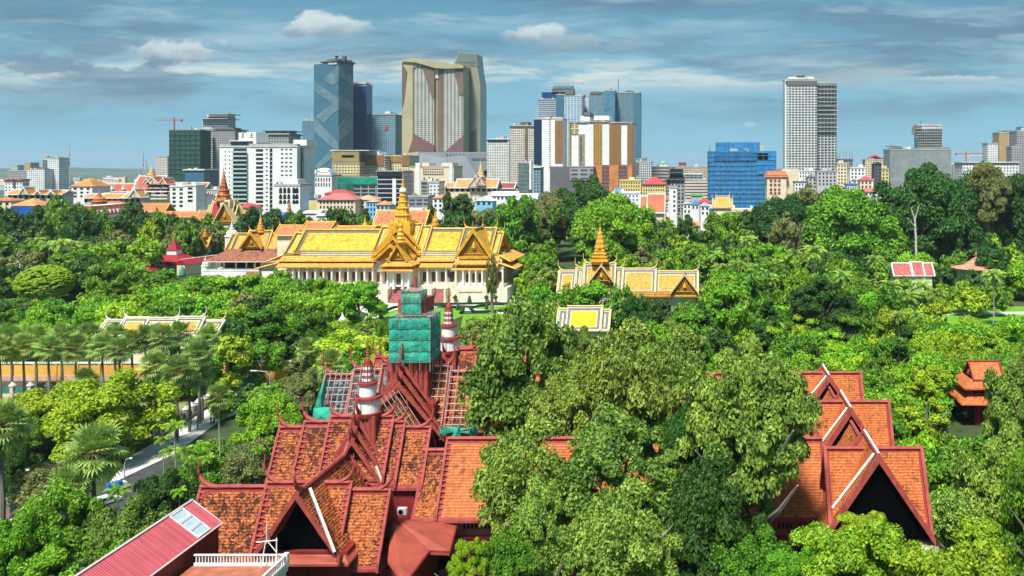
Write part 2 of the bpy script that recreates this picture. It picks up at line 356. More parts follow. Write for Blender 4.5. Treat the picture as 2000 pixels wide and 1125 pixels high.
# ------------------------------------------------------------------ Khmer roof kit
def horn(mb, p, d, s, m=0):
    """curved chofa finial rising from ridge end p towards horizontal direction d"""
    p = Vector(p); d = Vector(d)
    prof = [(-1.7, -.1, .14), (-1.1, .0, .22), (-.5, .18, .27), (-.05, .45, .25), (.25, .82, .19), (.42, 1.25, .14), (.46, 1.65, .10), (.36, 2.0, .08), (.42, 2.25, .09), (.36, 2.55, .02)]
    mb.tube([p+d*(a*s)+Vector((0, 0, z*s)) for a, z, r in prof], [r*s*.8 for a, z, r in prof], 6, m)
def gable(parent, axis, a0, a1, c, hw, zr, ze, st, e0='horn', e1='horn', p0=None, p1=None, t=None, hs=None, teeth=None):
    q = (lambda a, b, z: (a, c+b, z)) if axis == 'x' else (lambda a, b, z: (c+b, a, z))
    tl = t or st['tile']; rings = st.get('rings', []); mats = [tl]+[r[1] for r in rings]+[st['trim']]; nt = len(mats)-1
    hs = st.get('horn', 1.) if hs is None else hs
    wsum = []; acc = 0
    for r in rings: acc += r[0]; wsum.append(acc)
    L = a1-a0; SL = math.hypot(hw, zr-ze)
    us = sorted(set([0., L]+[x for x in wsum if x < L/2]+[L-x for x in wsum if x < L/2]))
    vs = sorted(set([0., SL*.33, SL*.66, SL]+[x for x in wsum if x < SL/2]+[SL-x for x in wsum if x < SL/2]))
    def zf(v_): tt = v_/SL; return zr-(zr-ze)*(tt+.05*math.sin(math.pi*tt))
    rf = MB()
    for sg in (-1, 1):
        for i in range(len(us)-1):
            for j in range(len(vs)-1):
                um = (us[i]+us[i+1])/2; vm = (vs[j]+vs[j+1])/2; d = min(um, L-um, vm, SL-vm); k = 0
                for ri in range(len(rings)-1, -1, -1):
                    if d < wsum[ri]: k = ri+1
                if rings and d > wsum[-1]: k = 0
                P4 = [(us[i], vs[j]), (us[i+1], vs[j]), (us[i+1], vs[j+1]), (us[i], vs[j+1])]
                rf.face([q(a0+x, sg*hw*y/SL, zf(y)) for x, y in P4], k, P4)
        dz_ = .055*(zr-ze)+.2
        for xa_, za_, xb_, zb_ in ((0, zr-.3, hw*.5, (zr+ze)/2-.2-dz_), (hw*.5, (zr+ze)/2-.2-dz_, hw, ze-.35)): rf.face([q(a0, sg*xa_, za_), q(a1, sg*xa_, za_), q(a1, sg*xb_, zb_), q(a0, sg*xb_, zb_)], nt)
        rf.face([q(a0, sg*hw, ze), q(a1, sg*hw, ze), q(a1, sg*hw, ze-.35), q(a0, sg*hw, ze-.35)], nt)
    roof = rf.build('roof', mats, parent)
    rc = MB(); r = st.get('ridge', .28)
    rc.tube([q(a0, 0, zr+.18*r/.28), q(a1, 0, zr+.18*r/.28)], r, 6); rc.build('ridge_cap', st['trim'], roof)
    for ae, sg, mode, pn in ((a0, -1, e0, p0), (a1, 1, e1, p1)):
        if mode in (None, 'none'): continue
        bw = st.get('bw', .3); bh = st.get('bh', .5); b = MB()
        for s2 in (-1, 1):
            poly = [(0, zr+bh*.8), (s2*(hw+.25), ze+bh*.55), (s2*(hw+.25), ze-bh*.8), (0, zr-bh)]
            A = [q(ae, *p_) for p_ in poly]; B = [q(ae+sg*bw, *p_) for p_ in poly]
            b.face(A); b.face(B)
            for i in range(4): b.face([A[i], A[(i+1) % 4], B[(i+1) % 4], B[i]])
            if st.get('teeth') if teeth is None else teeth:
                n = int(SL/ .7)
                for i in range(1, n):
                    f = i/n; yb = s2*hw*f; zb = zr-(zr-ze)*f+bh*.55
                    b.face([q(ae+sg*bw*.5, yb, zb-.05), q(ae+sg*bw*.5, yb-s2*.28, zb+.3), q(ae+sg*bw*.5, yb-s2*.05, zb+.62)])
                    b.face([q(ae-sg*.7, yb, zb-.25), q(ae+sg*.1, yb-s2*.1, zb+.1), q(ae+sg*.1, yb+s2*.12, zb-.1)])
            if st.get('curl', 1):
                hh = st.get('curl', 1)*.55; e = Vector(q(ae+sg*bw*.5, s2*(hw+.1), ze)); dd = Vector(q(0, s2, 0))-Vector(q(0, 0, 0))
                horn(b, e, dd, hh)
        b.build('bargeboard', st['trim'], roof)
        if mode == 'horn' and hs > 0:
            h = MB(); dd = Vector(q(1, 0, 0))-Vector(q(0, 0, 0)); horn(h, q(ae-sg*hs*.1, 0, zr+.1), dd*sg, hs); h.build('finial', st.get('hm', st['trim']), roof)
        if pn is not None:
            rec = st.get('recess', .8); g_ = MB(); k = ae-sg*rec
            g_.face([q(k, 0, zr-.5), q(k, hw-.2, ze-.1), q(k, -hw+.2, ze-.1)], 0, [(0, 3), (3, 0), (-3, 0)])  # the black version is a flat sheet painted for shade inside open gables
            if pn is not BLACK:
                kk = k+sg*.15
                g_.tube([q(kk, 0, zr-(zr-ze)*.28), q(kk, hw*.55, ze+(zr-ze)*.1), q(kk, -hw*.55, ze+(zr-ze)*.1), q(kk, 0, zr-(zr-ze)*.28)], .12*hw/5+.08, 4, 1)
                g_.lathe(*q(kk, 0, 0)[:2], [(.0, ze+(zr-ze)*.22), (hw*.14, ze+(zr-ze)*.32), (hw*.1, ze+(zr-ze)*.45), (0, ze+(zr-ze)*.6)], 6, 1)
            g_.build('gable_panel_or_shade', [pn, GOLD], roof)
    return roof
def skirt(mb, x0, x1, y0, y1, z1, out, drop, m=0, th=.3, mt=None):
    mt = m if mt is None else mt
    I = [(x0, y0), (x1, y0), (x1, y1), (x0, y1)]; O = [(x0-out, y0-out), (x1+out, y0-out), (x1+out, y1+out), (x0-out, y1+out)]
    for i in range(4):
        j = (i+1) % 4; a, b, c_, d = (*I[i], z1), (*I[j], z1), (*O[j], z1-drop), (*O[i], z1-drop)
        mb.face([a, b, c_, d], m); mb.face([d, c_, (c_[0], c_[1], c_[2]-th), (d[0], d[1], d[2]-th)], mt)
        mb.face([(a[0], a[1], a[2]-th), (b[0], b[1], b[2]-th), (c_[0], c_[1], c_[2]-th), (d[0], d[1], d[2]-th)], mt)
def square_spire(mb, cx, cy, z0, ztip, r, m=0, tiers=5):
    """tapering redented tower with stacked cornices and a needle"""
    Hh = ztip-z0; prof = []; z = z0; rr = r; body = Hh*.55
    for i in range(tiers):
        h = body/tiers*(1.25-.1*i); prof += [(rr*1.18, z), (rr*1.22, z+h*.10), (rr*.98, z+h*.22), (rr*.88, z+h*.95), (rr*1.02, z+h)]; z += h; rr *= .76
    mb.lathe(cx, cy, prof, 4, m, R(45)); mb.lathe(cx, cy, [(a*.92, b) for a, b in prof], 8, m, R(22.5))
    n = 7; pr = [(rr*1.1, z)]; hh = (ztip-z)
    for i in range(n): pr += [(rr*(1-.11*i), z+hh*.55*(i+.2)/n), (rr*(.72-.085*i), z+hh*.55*(i+.85)/n)]
    pr += [(rr*.16, z+hh*.62), (rr*.1, z+hh*.8), (.02, ztip)]; mb.lathe(cx, cy, pr, 10, m)
MUS = dict(tile=TILE_A, rings=[(.45, RED)], trim=REDL, horn=1.55, teeth=1, bw=.35, bh=.5, ridge=.3, curl=.8, recess=2.2)
MUSR = dict(tile=TILE_B, rings=[(.3, RED)], trim=REDL, horn=.45, teeth=0, bw=.45, bh=.75, ridge=.28, curl=0, recess=3)
# ------------------------------------------------------------------ the red museum
mu = thing('museum_building', 'sprawling red museum with steep lichen-stained clay roofs, curved horn finials and white spires', 'museum', (-13, 137, 0))
SX = -49.7
# porch pavilion, nearest (three ridge tiers, left to right)
gable(mu, 'x', X(395, 110), X(526, 110), 110, 4.2, 15.9, 7, MUS, 'horn', 'none', BLACK)
gable(mu, 'x', X(524, 110), X(684, 110), 110, 4.6, 16.5, 7.4, MUS, 'horn', 'horn')
gable(mu, 'x', X(680, 110), X(759, 110), 110, 4.2, 15.5, 7, MUS, 'none', 'horn', None, BLACK)
gable(mu, 'y', 103.2, 118, -51.0, 5.3, 17.7, 9.6, MUS, 'horn', 'horn', BLACK, teeth=1)
# spire pavilion
for xa, xb, z, e in ((-62.6, -40.5, 20.1, 12.7), (-58.9, -44.3, 20.9, 13.2), (-55.0, -46.0, 21.7, 14)):
    gable(mu, 'x', xa, xb, 122, 4.0, z, e, MUS, p1=BLACK if z < 20.5 else None, p0=BLACK if z < 20.5 else None)
for ya, yb, hw, z, e in ((118.1, 126, 4.7, 19.5, 12.2), (119.1, 125, 4.6, 20.9, 13.3), (119.9, 124.2, 3.5, 22.3, 16)):
    gable(mu, 'y', ya, yb, -50.3, hw, z, e, MUS, p0=BLACK)
# connecting roof to the central hall
gable(mu, 'y', 125, 134.8, -50, 5.5, 21.7, 14.5, MUS, 'none', 'none')
for xa, xb, z, e, tt in ((-64.8, -59.7, 22.9, 14.6, GREY_T), (-60.0, -54.8, 23.7, 14.8, GREY_T), (-55.0, -50, 24.7, 15.5, GREY_T), (-50, -46, 24.7, 15.5, None), (-46.2, -43.2, 24.3, 15, None), (-43.5, -36, 23.4, 14.6, None)):
    gable(mu, 'x', xa, xb, 141.5, 4.6, z, e, dict(MUS, horn=1.75), 'horn' if xa < -54 else 'none', 'none' if xb < -47 else 'horn', t=tt, teeth=0)
for ya, yb, hw, z, e in ((134.8, 147, 7.4, 23.3, 14.2), (136.0, 145, 6.6, 24.7, 15.4), (137.0, 144, 4.8, 25.9, 19)):
    gable(mu, 'y', ya, yb, -49.9, hw, z, e, MUS, p0=BLACK)
# far pavilion
for xa, xb, z, e in ((-64, -36.5, 21.4, 13.6), (-60.4, -40.6, 22.3, 14), (-56, -44.2, 23, 15)):
    gable(mu, 'x', xa, xb, 161, 4.6, z, e, MUS, teeth=0)
for ya, yb, hw, z, e in ((156.5, 166, 4.8, 21.6, 13.6), (158.6, 164, 4.2, 22.6, 15)):
    gable(mu, 'y', ya, yb, -49.9, hw, z, e, MUS, teeth=0)
gable(mu, 'y', 166, 178, -50, 5, 19.5, 12, MUS); gable(mu, 'x', -57, -37.5, 175, 4, 20.3, 12.5, MUS, teeth=0); gable(mu, 'y', 147, 157, -49.9, 4.8, 21, 14, MUS, 'none', 'none')
# long wings round the court
gable(mu, 'x', -37.2, 17.8, 120.5, 5.2, 18.9, 9.2, dict(MUS, tile=TILE_C, horn=0), 'plain', 'none')
gable(mu, 'x', -41, -36.8, 120.5, 5.0, 17.2, 9.1, dict(MUS, horn=0), 'none', 'none')
gable(mu, 'x', -37, 17.8, 160, 5.2, 18.5, 9.6, dict(MUS, tile=TILE_C, horn=0), 'none', 'none')
# right-hand pavilions, one behind the other
for i, (xa, xb, yr, z, ya, yb, zc) in enumerate(((17.4, 30.4, 114, 19.7, 107.8, 117.3, 20.9), (18.4, 30.3, 133.5, 20.6, 127.8, 137, 21.1), (16.8, 29.9, 155, 19.9, 149.4, 157.2, 20.6))):
    gable(mu, 'x', xa, xb, yr, 5.3, z, 9.6, MUSR, 'horn', 'horn', REDD, REDD)
    gable(mu, 'y', ya, yb, 23.3, 7.2, zc, 9.8, dict(MUSR, recess=.6), 'horn', 'horn', BLACK, None)
gable(mu, 'y', 116, 128.6, 23.3, 5, 19.2, 11.5, dict(MUSR, horn=0), 'none', 'none'); gable(mu, 'y', 136, 150, 23.3, 5, 18.6, 11, dict(MUSR, horn=0), 'none', 'none')
# walls
wl = MB(); wl.box(-57, -45.3, 104.8, 116, 0, 9.8); wl.box(-61, -42.6, 106.8, 113.2, 0, 7.6); wl.box(-61.5, -41.6, 118.6, 125.6, 0, 13)
wl.box(-63.5, -37, 138, 145.5, 0, 14.5); wl.box(-63, -37.5, 157.5, 164.5, 0, 13.5); wl.box(-54.3, -45.6, 125, 157, 0, 14)
wl.box(-56, -44.5, 136.5, 146, 0, 19.5); wl.box(-54, -46, 146, 171, 0, 12); wl.build('red_wall', REDD, mu)
wp = MB(); wp.box(-41, 24, 117.2, 124, 0, 9.6); wp.box(-37, 24, 156, 164, 0, 9.6); wp.box(18.6, 29.4, 109.6, 118, 0, 10.6); wp.box(19.3, 29.4, 128.8, 139, 0, 10.6); wp.box(18, 29, 150.6, 160, 0, 10.6); wp.box(19.5, 27, 118, 151, 0, 11.6)
wp.build('pink_wall', PINK, mu)
cv = MB(); cv.box(-41.5, 18, 116.85, 117.19, 8.6, 9.3); cv.box(-41.5, 18, 116.95, 117.19, 5.9, 6.25); cv.build('cornice', RED, mu)
for gx in range(-40, 18, 3):
    a = MB()
    for k in range(4): a.box(gx+k*.55, gx+k*.55+.22, 117.05, 117.18, 7.3, 8.4)
    a.build('wall_vent', BLACK, mu)
for xa in (-38, -33, -27, -20, -13, -6, 1, 8, 13.7):
    a = MB(); a.box(xa, xa+2.2, 117.08, 117.17, 1.5, 5.2); o = a.build('window', BLACK, mu); a = MB()
    for q_ in ((xa-.2, xa, 1.3, 5.4), (xa+2.2, xa+2.4, 1.3, 5.4), (xa, xa+2.2, 5.2, 5.4), (xa, xa+2.2, 1.3, 1.5)): a.box(q_[0], q_[1], 116.96, 117.16, q_[2], q_[3])
    a.build('window_frame', REDL, o)
# drums and spires
def ms_spire(cy, zb, s=1.0):
    d = MB(); d.box(SX-1.7*s, SX+1.7*s, cy-1.7*s, cy+1.7*s, zb-6, zb-.3)
    for k in range(6):
        xx = SX-1.6*s+k*.64*s; d.box(xx-.1, xx+.1, cy-1.8*s, cy-1.7*s, zb-6, zb-.4); yy2 = cy-1.6*s+k*.64*s; d.box(SX+1.7*s, SX+1.8*s, yy2-.12, yy2+.12, zb-6, zb-.4)
    b = d.build('spire_base', REDL, mu); Zs = lambda k: zb+k*s
    e = MB(); e.lathe(SX, cy, [(2.1*s, Zs(-.5)), (2.15*s, Zs(.05)), (1.8*s, Zs(.1))], 20, 0); e.lathe(SX, cy, [(1.74*s, Zs(0)), (1.7*s, Zs(1.9))], 20, 1)
    e.lathe(SX, cy, [(1.7*s, Zs(1.9)), (2.0*s, Zs(1.98)), (1.95*s, Zs(2.3)), (1.4*s, Zs(2.4))], 20, 0); e.lathe(SX, cy, [(1.2*s, Zs(2.4)), (1.17*s, Zs(4.0))], 20, 1)
    e.lathe(SX, cy, [(1.2*s, Zs(4.0)), (1.4*s, Zs(4.1)), (1.35*s, Zs(4.4)), (.9*s, Zs(4.5))], 20, 0)
    zz = 4.5; rr = .84
    for i in range(3): e.lathe(SX, cy, [(rr*.9*s, Zs(zz)), (rr*s, Zs(zz+.12)), (rr*.98*s, Zs(zz+.55))], 20, 1); e.lathe(SX, cy, [(rr*.98*s, Zs(zz+.55)), (rr*1.04*s, Zs(zz+.65)), (rr*.86*s, Zs(zz+.85))], 20, 0); zz += .85; rr *= .93
    e.lathe(SX, cy, [(rr*.9*s, Zs(zz)), (rr*.75*s, Zs(zz+.5)), (rr*.35*s, Zs(zz+.9))], 20, 0)
    for k in range(10):
        an = k*math.pi/5; cxx, cyy = SX+.84*s*math.cos(an), cy+.84*s*math.sin(an); e.tube([(cxx, cyy, Zs(4.6)), (SX+.70*s*math.cos(an), cy+.70*s*math.sin(an), Zs(7.1))], .055, 4, 0)
    e.build('spire_drum', [RED, WHITE], b)
    g_ = MB(); pr = [(.34*s, Zs(7.8))]
    for i in range(6): pr += [((.30-.035*i)*s, Zs(8.0+i*.36)), ((.12-.01*i)*s, Zs(8.22+i*.36))]
    pr += [(.05*s, Zs(10.4)), (.01, Zs(11.4))]; g_.lathe(SX, cy, pr, 10, 0); g_.build('spire_needle', REDL, b)
ms_spire(122, 22.6, 1.); ms_spire(161, 23.1, 1.12)
d = MB(); d.box(-53.0, -46.2, 138.0, 145.0, 17, 26.5)
for k in range(9): d.box(-52.9+k*.82, -52.65+k*.82, 137.75, 138.0, 17, 26.5); d.box(-46.2, -45.95, 138.1+k*.82, 138.35+k*.82, 17, 26.5)
d.box(-51.5, -47, 139, 144, 26.5, 36.5); d.lathe(-49.3, 141, [(1.6, 36.5), (1.9, 36.8), (.9, 37.5), (.35, 38.3), (.25, 40)], 10); d.build('central_tower', REDL, mu)
# white repaired flashings running down the valleys
for a, b_ in (((733, 948), (770, 1083)), ((745, 848), (753, 872)), ((741, 885), (763, 935))): pass
def flash(*p, r=.18): fl = MB(); fl.tube(p, r, 4); fl.build('white_flashing', WHITE, mu)
flash(P(605, 953, 103.4), P(653, 1078, 102.6), r=.22); flash((-46.9, 118.05, 15.9), (-45.95, 118.0, 13.5)); flash((-47.4, 120, 17.6), (-46.6, 119.9, 15.9))
for (ya, zc, yb) in ((107.6, 20.9, 117), (127.6, 21.1, 137), (149.2, 20.6, 157)):
    flash((22.9, ya+1.0, zc+.1), (17.4, ya+1.0, 13.8), r=.2); flash((23.3, ya, zc+.55), (23.3, yb, zc+.55))

# low canopy roofs and annex walls between porch and wing
cp = MB(); c0 = [P(766, 1010, 113), P(892, 1024, 116), P(878, 1078, 108.5), P(838, 1076, 108.5), P(790, 1140, 101), P(757, 1095, 106)]
for a in (0,):
    cp.face([c0[0], c0[1], c0[2], c0[3]]); cp.face([c0[0], c0[3], c0[4], c0[5]])
    cp.face([(p[0], p[1], p[2]-.35) for p in c0]); cp.face([c0[1], c0[2], (c0[2][0], c0[2][1], c0[2][2]-.5), (c0[1][0], c0[1][1], c0[1][2]-.5)]); cp.face([c0[2], c0[3], (c0[3][0], c0[3][1], c0[3][2]-.5), (c0[2][0], c0[2][1], c0[2][2]-.5)]); cp.face([c0[3], c0[4], (c0[4][0], c0[4][1], c0[4][2]-.5), (c0[3][0], c0[3][1], c0[3][2]-.5)])
cp.build('canopy', CANOPY, mu); cp = MB(); cp.tube([c0[0], c0[3]], .12, 4); cp.tube([c0[1], c0[2], c0[3], c0[4]], .14, 4); cp.build('canopy_trim', RED, mu)
sk = MB(); skirt(sk, -56.6, -45.6, 104.6, 110, 9.5, .9, .8, 0); sk.face([P(545, 1080, 102), P(657, 1090, 102), P(657, 1099, 101), P(545, 1092, 101)]); skirt(sk, -61, -42.4, 107, 113, 7.2, .8, .6); sk.build('eaves_band', CANOPY, mu)
an = MB(); an.box(-46.5, -37.5, 108.8, 117, 0, 5.6); an.build('annex_wall', REDD, mu)
ac = MB(); ax, ay, az = P(787, 997, 113.4); ac.box(ax-.6, ax+.6, ay-.5, ay+.1, az-.45, az+.45); ac.lathe(ax, ay-.52, [(.0, az), (.0, az)], 3); acu = ac.build('air_conditioner', WHITE, mu)
ac = MB(); ac.tube([(ax-.15, ay-.52, az), (ax-.15, ay-.56, az)], .32, 12); ac.build('fan_grille', BLACK, acu)
# scaffolding lattices over the stripped roofs
def lattice(name, label, p00, p10, p11, p01, nu, nv, off=.35, rad=.07):
    t = thing(name, label, 'scaffold', (Vector(p00)+Vector(p01)+Vector(p11)+Vector(p10))/4-Vector((0, 0, 8)), 'bamboo lattices on the museum roofs')
    a, b, c_, d = map(Vector, (p00, p10, p11, p01)); nrm = (b-a).cross(d-a).normalized()*off
    if nrm.y > 0: nrm = -nrm
    for k in range(nu+1):
        f = k/nu; m_ = MB(); m_.tube([a.lerp(b, f)+nrm+Vector((0, 0, .8)), d.lerp(c_, f)+nrm], rad, 4); m_.build('upright_pole', BAMB, t)
    for k in range(nv+1):
        f = k/nv; m_ = MB(); m_.tube([a.lerp(d, f)+nrm*1.3, b.lerp(c_, f)+nrm*1.3], rad, 4); m_.build('cross_pole', BAMB, t)
def onY(px, py, Y): return P(px, py, Y)
lattice('roof_scaffold', 'bamboo lattice over the grey stripped roof left of the near white spire', (-64.6, 141.3, 23.2), (-59.9, 141.3, 23.2), (-59.9, 137, 14.8), (-64.6, 137, 14.8), 5, 8)
lattice('roof_scaffold', 'narrow bamboo lattice directly behind the near white spire', (-59.6, 141.3, 24.1), (-54.9, 141.3, 24.1), (-54.9, 137, 15), (-59.6, 137, 15), 4, 8)
lattice('roof_scaffold', 'bamboo lattice on the orange roof right of the netted tower', (-43.1, 141.3, 23.8), (-36.4, 141.3, 23.8), (-36.4, 137, 14.7), (-43.1, 137, 14.7), 5, 9)
lattice('roof_scaffold', 'tall thin bamboo lattice just below the right corner of the teal net', (-46, 141.3, 24.6), (-43.5, 141.3, 24.6), (-43.5, 137, 15.2), (-46, 137, 15.2), 2, 8)
lattice('roof_scaffold', 'small bamboo lattice on the slanting roof between the near spire and netted tower', (-49.9, 126.5, 22.2), (-49.9, 134.6, 22.2), (-44.8, 134.6, 15), (-44.8, 126.5, 15), 5, 6)
# netted scaffold round the central spire
nt = thing('netted_scaffold', 'big teal debris net boxing in the central museum spire on scaffold poles', 'scaffold', (-49.3, 140, 26))
def netbox(x0, x1, y0, y1, z0, z1, nb):
    b = MB(); n = 14; rng = random.Random(int(z0*7))
    for (a, c_) in (((x0, y0), (x1, y0)), ((x1, y0), (x1, y1)), ((x1, y1), (x0, y1)), ((x0, y1), (x0, y0))):
        nx, ny = (c_[1]-a[1]), -(c_[0]-a[0]); l = math.hypot(nx, ny); nx /= l; ny /= l; gv = []
        for j in range(nb*5+1):
            row = []
            for i in range(n+1):
                f = i/n; ph = (j % 5)/5; bulge = .17*math.sin(math.pi*ph)*(1-.3*rng.random())-.07*math.cos(f*math.pi*8)+rng.uniform(-.025, .025)
                if i in (0, n): bulge = 0
                row.append((a[0]+(c_[0]-a[0])*f+nx*bulge, a[1]+(c_[1]-a[1])*f+ny*bulge, z0+(z1-z0)*j/(nb*5)+(rng.uniform(-.07, .07) if j % 5 else 0)-.12*math.sin(f*math.pi)))
            gv.append(row)
        for j in range(nb*5):
            for i in range(n): b.face([gv[j][i], gv[j][i+1], gv[j+1][i+1], gv[j+1][i]])
    o = b.build('debris_net', TEAL, nt)
    for j in range(nb+1):
        z = z0+(z1-z0)*j/nb; s_ = MB(); s_.tube([(x0-.1, y0-.12, z), (x1+.1, y0-.12, z), (x1+.12, y1+.1, z)], .06, 4); s_.build('net_seam', TEALD, o)
    for k in range(5):
        f = k/4; s_ = MB(); s_.tube([(x0+(x1-x0)*f, y0-.05, z0-1.5), (x0+(x1-x0)*f, y0-.05, z1+.9)], .045, 4); s_.tube([(x1+.05, y0+(y1-y0)*f, z0-1.5), (x1+.05, y0+(y1-y0)*f, z1+.9)], .045, 4); s_.build('scaffold_pole', BAMB, nt)
    r = MB()
    for k in range(5): yk = y0+(y1-y0)*k/4; r.tube([(x0, yk, z1+.25), (x1, yk, z1+.25)], .04, 4)
    r.build('scaffold_rail', BAMB, nt)
netbox(-52.2, -45.4, 137, 142.3, 26.3, 33.9, 4); netbox(-50.5, -47.4, 138, 141.4, 34.2, 37.9, 2)
dk = MB(); dk.box(-51.9, -45.7, 137.3, 142, 33.3, 33.5); dk.build('scaffold_deck', BAMB, nt)
def drape(label, pts, Y, seed):
    b = MB(); rng = random.Random(seed); c3 = [Vector(P(px, py, Y+rng.uniform(-.3, .3))) for px, py in pts]; c = sum(c3, Vector())/len(c3)+Vector((0, -.5, 0))
    for i in range(len(c3)):
        a, d_ = c3[i], c3[(i+1) % len(c3)]; mdp = (a+d_)/2+Vector((0, rng.uniform(-.4, .2), rng.uniform(-.2, .2)))
        b.face([a, mdp, c]); b.face([mdp, d_, c]); b.face([a+Vector((0, .1, 0)), d_+Vector((0, .1, 0)), c+Vector((0, .15, 0))])
    tag(b.build('green_netting', TEAL, None), label, 'netting', 'loose green nets on the museum roofs')
drape('long teal net strip hanging from the left edge of the grey stripped roof', [(636, 733), (640, 738), (632, 790), (628, 805), (612, 802)], 138, 1)
drape('bunched teal net below the grey stripped roof, left of the near spire', [(612, 798), (646, 795), (649, 825), (610, 826)], 135.8, 2)
drape('teal net peak beside the lattice, under the orange lattice roof', [(858, 834), (870, 848), (858, 850)], 134.5, 3)
drape('broad teal net strip along the foot of the orange lattice roof', [(864, 832), (915, 838), (922, 848), (866, 848)], 135.2, 4)
drape('pointed teal net in the roof valley near the big trees', [(898, 826), (900, 862), (880, 856)], 133, 5)
drape('teal net hanging at the left edge of the big tree', [(920, 822), (936, 835), (930, 858), (917, 850)], 131, 6)
drape('small teal net scrap in the valley below the lattices', [(858, 878), (874, 879), (872, 888), (856, 887)], 128, 7)
# ------------------------------------------------------------------ red corrugated shed and white railed terrace, bottom left
def corr(name, c, sp=.28):
    M = mat(name, c, .45, .12, .3); n = NT(M.node_tree); b = n.n['Principled BSDF']; g = n.new('ShaderNodeTexCoord').outputs['Object']
    wv = n.m('SINE', n.m('MULTIPLY', n.xyz(g)[1], 2*math.pi/sp)); bn = n.new('ShaderNodeBump'); bn.inputs['Strength'].default_value = .5; bn.inputs['Distance'].default_value = .06
    n.put(bn.inputs['Height'], wv); n.l.new(bn.outputs[0], b.inputs['Normal'])
    src = b.inputs['Base Color'].links[0].from_socket
    n.put(b.inputs['Base Color'], n.mix(n.ramp(n.noise(n.comb(0., n.m('MULTIPLY', n.xyz(g)[1], 1.3)), 1.5, 2), .4, .6, .0, .35), src, tuple(k*1.6 for k in c))); return M
SHR = corr('red_corrugated_roof', (.52, .10, .12)); SHW = corr('dark_red_cladding', (.12, .008, .012), .4)
sh = thing('corrugated_shed', 'long rooftop shed of red corrugated metal with pale skylight panels', 'shed', (-61, 84, 0))
rx, ry, rz = P(375, 977, 98); ex, ey, ez = P(434, 1021, 98); wx = rx-(ex-rx)
def rp(f, y, dz=0.): return (rx+(ex-rx)*f, y, rz+(ez-rz)*f+dz)
m_ = MB()
for sg in (1, -1):
    pa = [(rx, 66, rz), (rx+(ex-rx)*sg, 66, ez), (rx+(ex-rx)*sg, 98, ez), (rx, 98, rz)]
    m_.face(pa); m_.face([(p[0], p[1], p[2]-.12) for p in pa])
shr = m_.build('roof', SHR, sh)
for k in range(3):
    m_ = MB(); f0, f1 = .06+k*.31, .06+k*.31+.27; p4 = [rp(f0, 93.6, .06), rp(f1, 93.6, .06), rp(f1, 95.9, .06), rp(f0, 95.9, .06)]; m_.face(p4)
    o = m_.build('skylight', mat('skylight_sheet', (.42, .52, .58), .2, .1, 1.), shr); m_ = MB(); m_.tube([Vector(p)+Vector((0, 0, .04)) for p in p4+[p4[0]]], .09, 4); m_.build('frame', WHITE, o)
m_ = MB(); m_.tube([(rx, 66, rz+.05), (rx, 98.05, rz+.05)], .14, 4); m_.tube([(ex, 66, ez-.02), (ex, 98.05, ez-.02), (rx, 98.05, rz+.03), (wx, 98.05, ez)], .11, 4); m_.build('edge_trim', mat('pale_trim_metal', (.72, .60, .60), .4, .1), shr)
m_ = MB(); m_.ext([(wx+.3, 0), (ex-.25, 0), (ex-.25, ez-.15), (rx, rz-.2), (wx+.3, ez-.15)], 66, 97.7); m_.build('wall', SHW, sh)
tr = thing('roof_terrace', 'rooftop terrace with brick red floor and white balustrade beside the red shed', 'terrace', (-51, 86, 0))
zf = 14.6; tx0, tx1, ty0, ty1 = -57.0, -46.4, 78, 91.5
m_ = MB(); m_.box(tx0, tx1, ty0, ty1, 0, zf-.3); m_.box(tx0+.1, tx1+.15, ty0, ty1+.15, zf-.75, zf-.32); m_.build('wall', WHITEW, tr)
m_ = MB(); m_.box(tx0+.3, tx1-.3, ty0, ty1-.3, zf-.3, zf-.05); m_.build('floor', mat('terrace_tile', (.40, .13, .075), .6, .2, .7), tr)
m_ = MB(); m_.box(tx0+.35, tx1+.1, ty1-.12, ty1+.12, zf+1.0, zf+1.12); m_.box(tx1-.12, tx1+.12, ty0, ty1-.13, zf+1.0, zf+1.12); m_.box(tx0+.35, tx1+.1, ty1-.12, ty1+.12, zf-.28, zf+.15); m_.box(tx1-.12, tx1+.12, ty0, ty1-.13, zf-.28, zf+.15); m_.build('handrail', WHITE, tr)
bal = MB(); bal.box(-.05, .05, -.05, .05, zf+.15, zf+1.0); bm_ = bal.mesh('baluster', WHITE)
def link(name, me, parent, loc):
    o = bpy.data.objects.new(name, me); COL.objects.link(o); o.parent = parent; o.location = Vector(loc)-ORG[parent.name]*(1 if parent is not None else 0); return o
for k in range(30): link('baluster', bm_, tr, (tx0+.6+k*.34, ty1, 0))
for k in range(34): link('baluster', bm_, tr, (tx1, ty0+.4+k*.385, 0))
m_ = MB(); m_.box(tx1-.25, tx1+.25, ty1-.25, ty1+.25, zf-.3, zf+1.25); m_.build('corner_post', WHITE, tr)
an = MB(); axx, ayy = -47.2, 91.0; an.tube([(axx, ayy, zf), (axx, ayy, zf+3.2)], .07, 5); an.tube([(axx-2.2, ayy, zf+2.7), (axx+.1, ayy, zf+2.95)], .06, 4); an.tube([(axx-1.6, ayy-.3, zf), (axx-1.2, ayy, zf+2.8)], .06, 4); an.tube([(axx, ayy, zf+1.6), (axx-1., ayy, zf+2.8)], .05, 4); an.tube([(axx-1.1, ayy, zf+2.6), (axx-1.1, ayy, zf+5)], .05, 4)
tag(an.build('antenna_frame', WHITE), 'white metal pipe frame standing in the corner of the railed terrace', 'antenna')
ld = MB(); ld.tube([(-55.6, 84, zf+.1), (-52.6, 87, zf+.1)], .05, 4); ld.tube([(-55, 83.4, zf+.1), (-52, 86.4, zf+.1)], .05, 4)
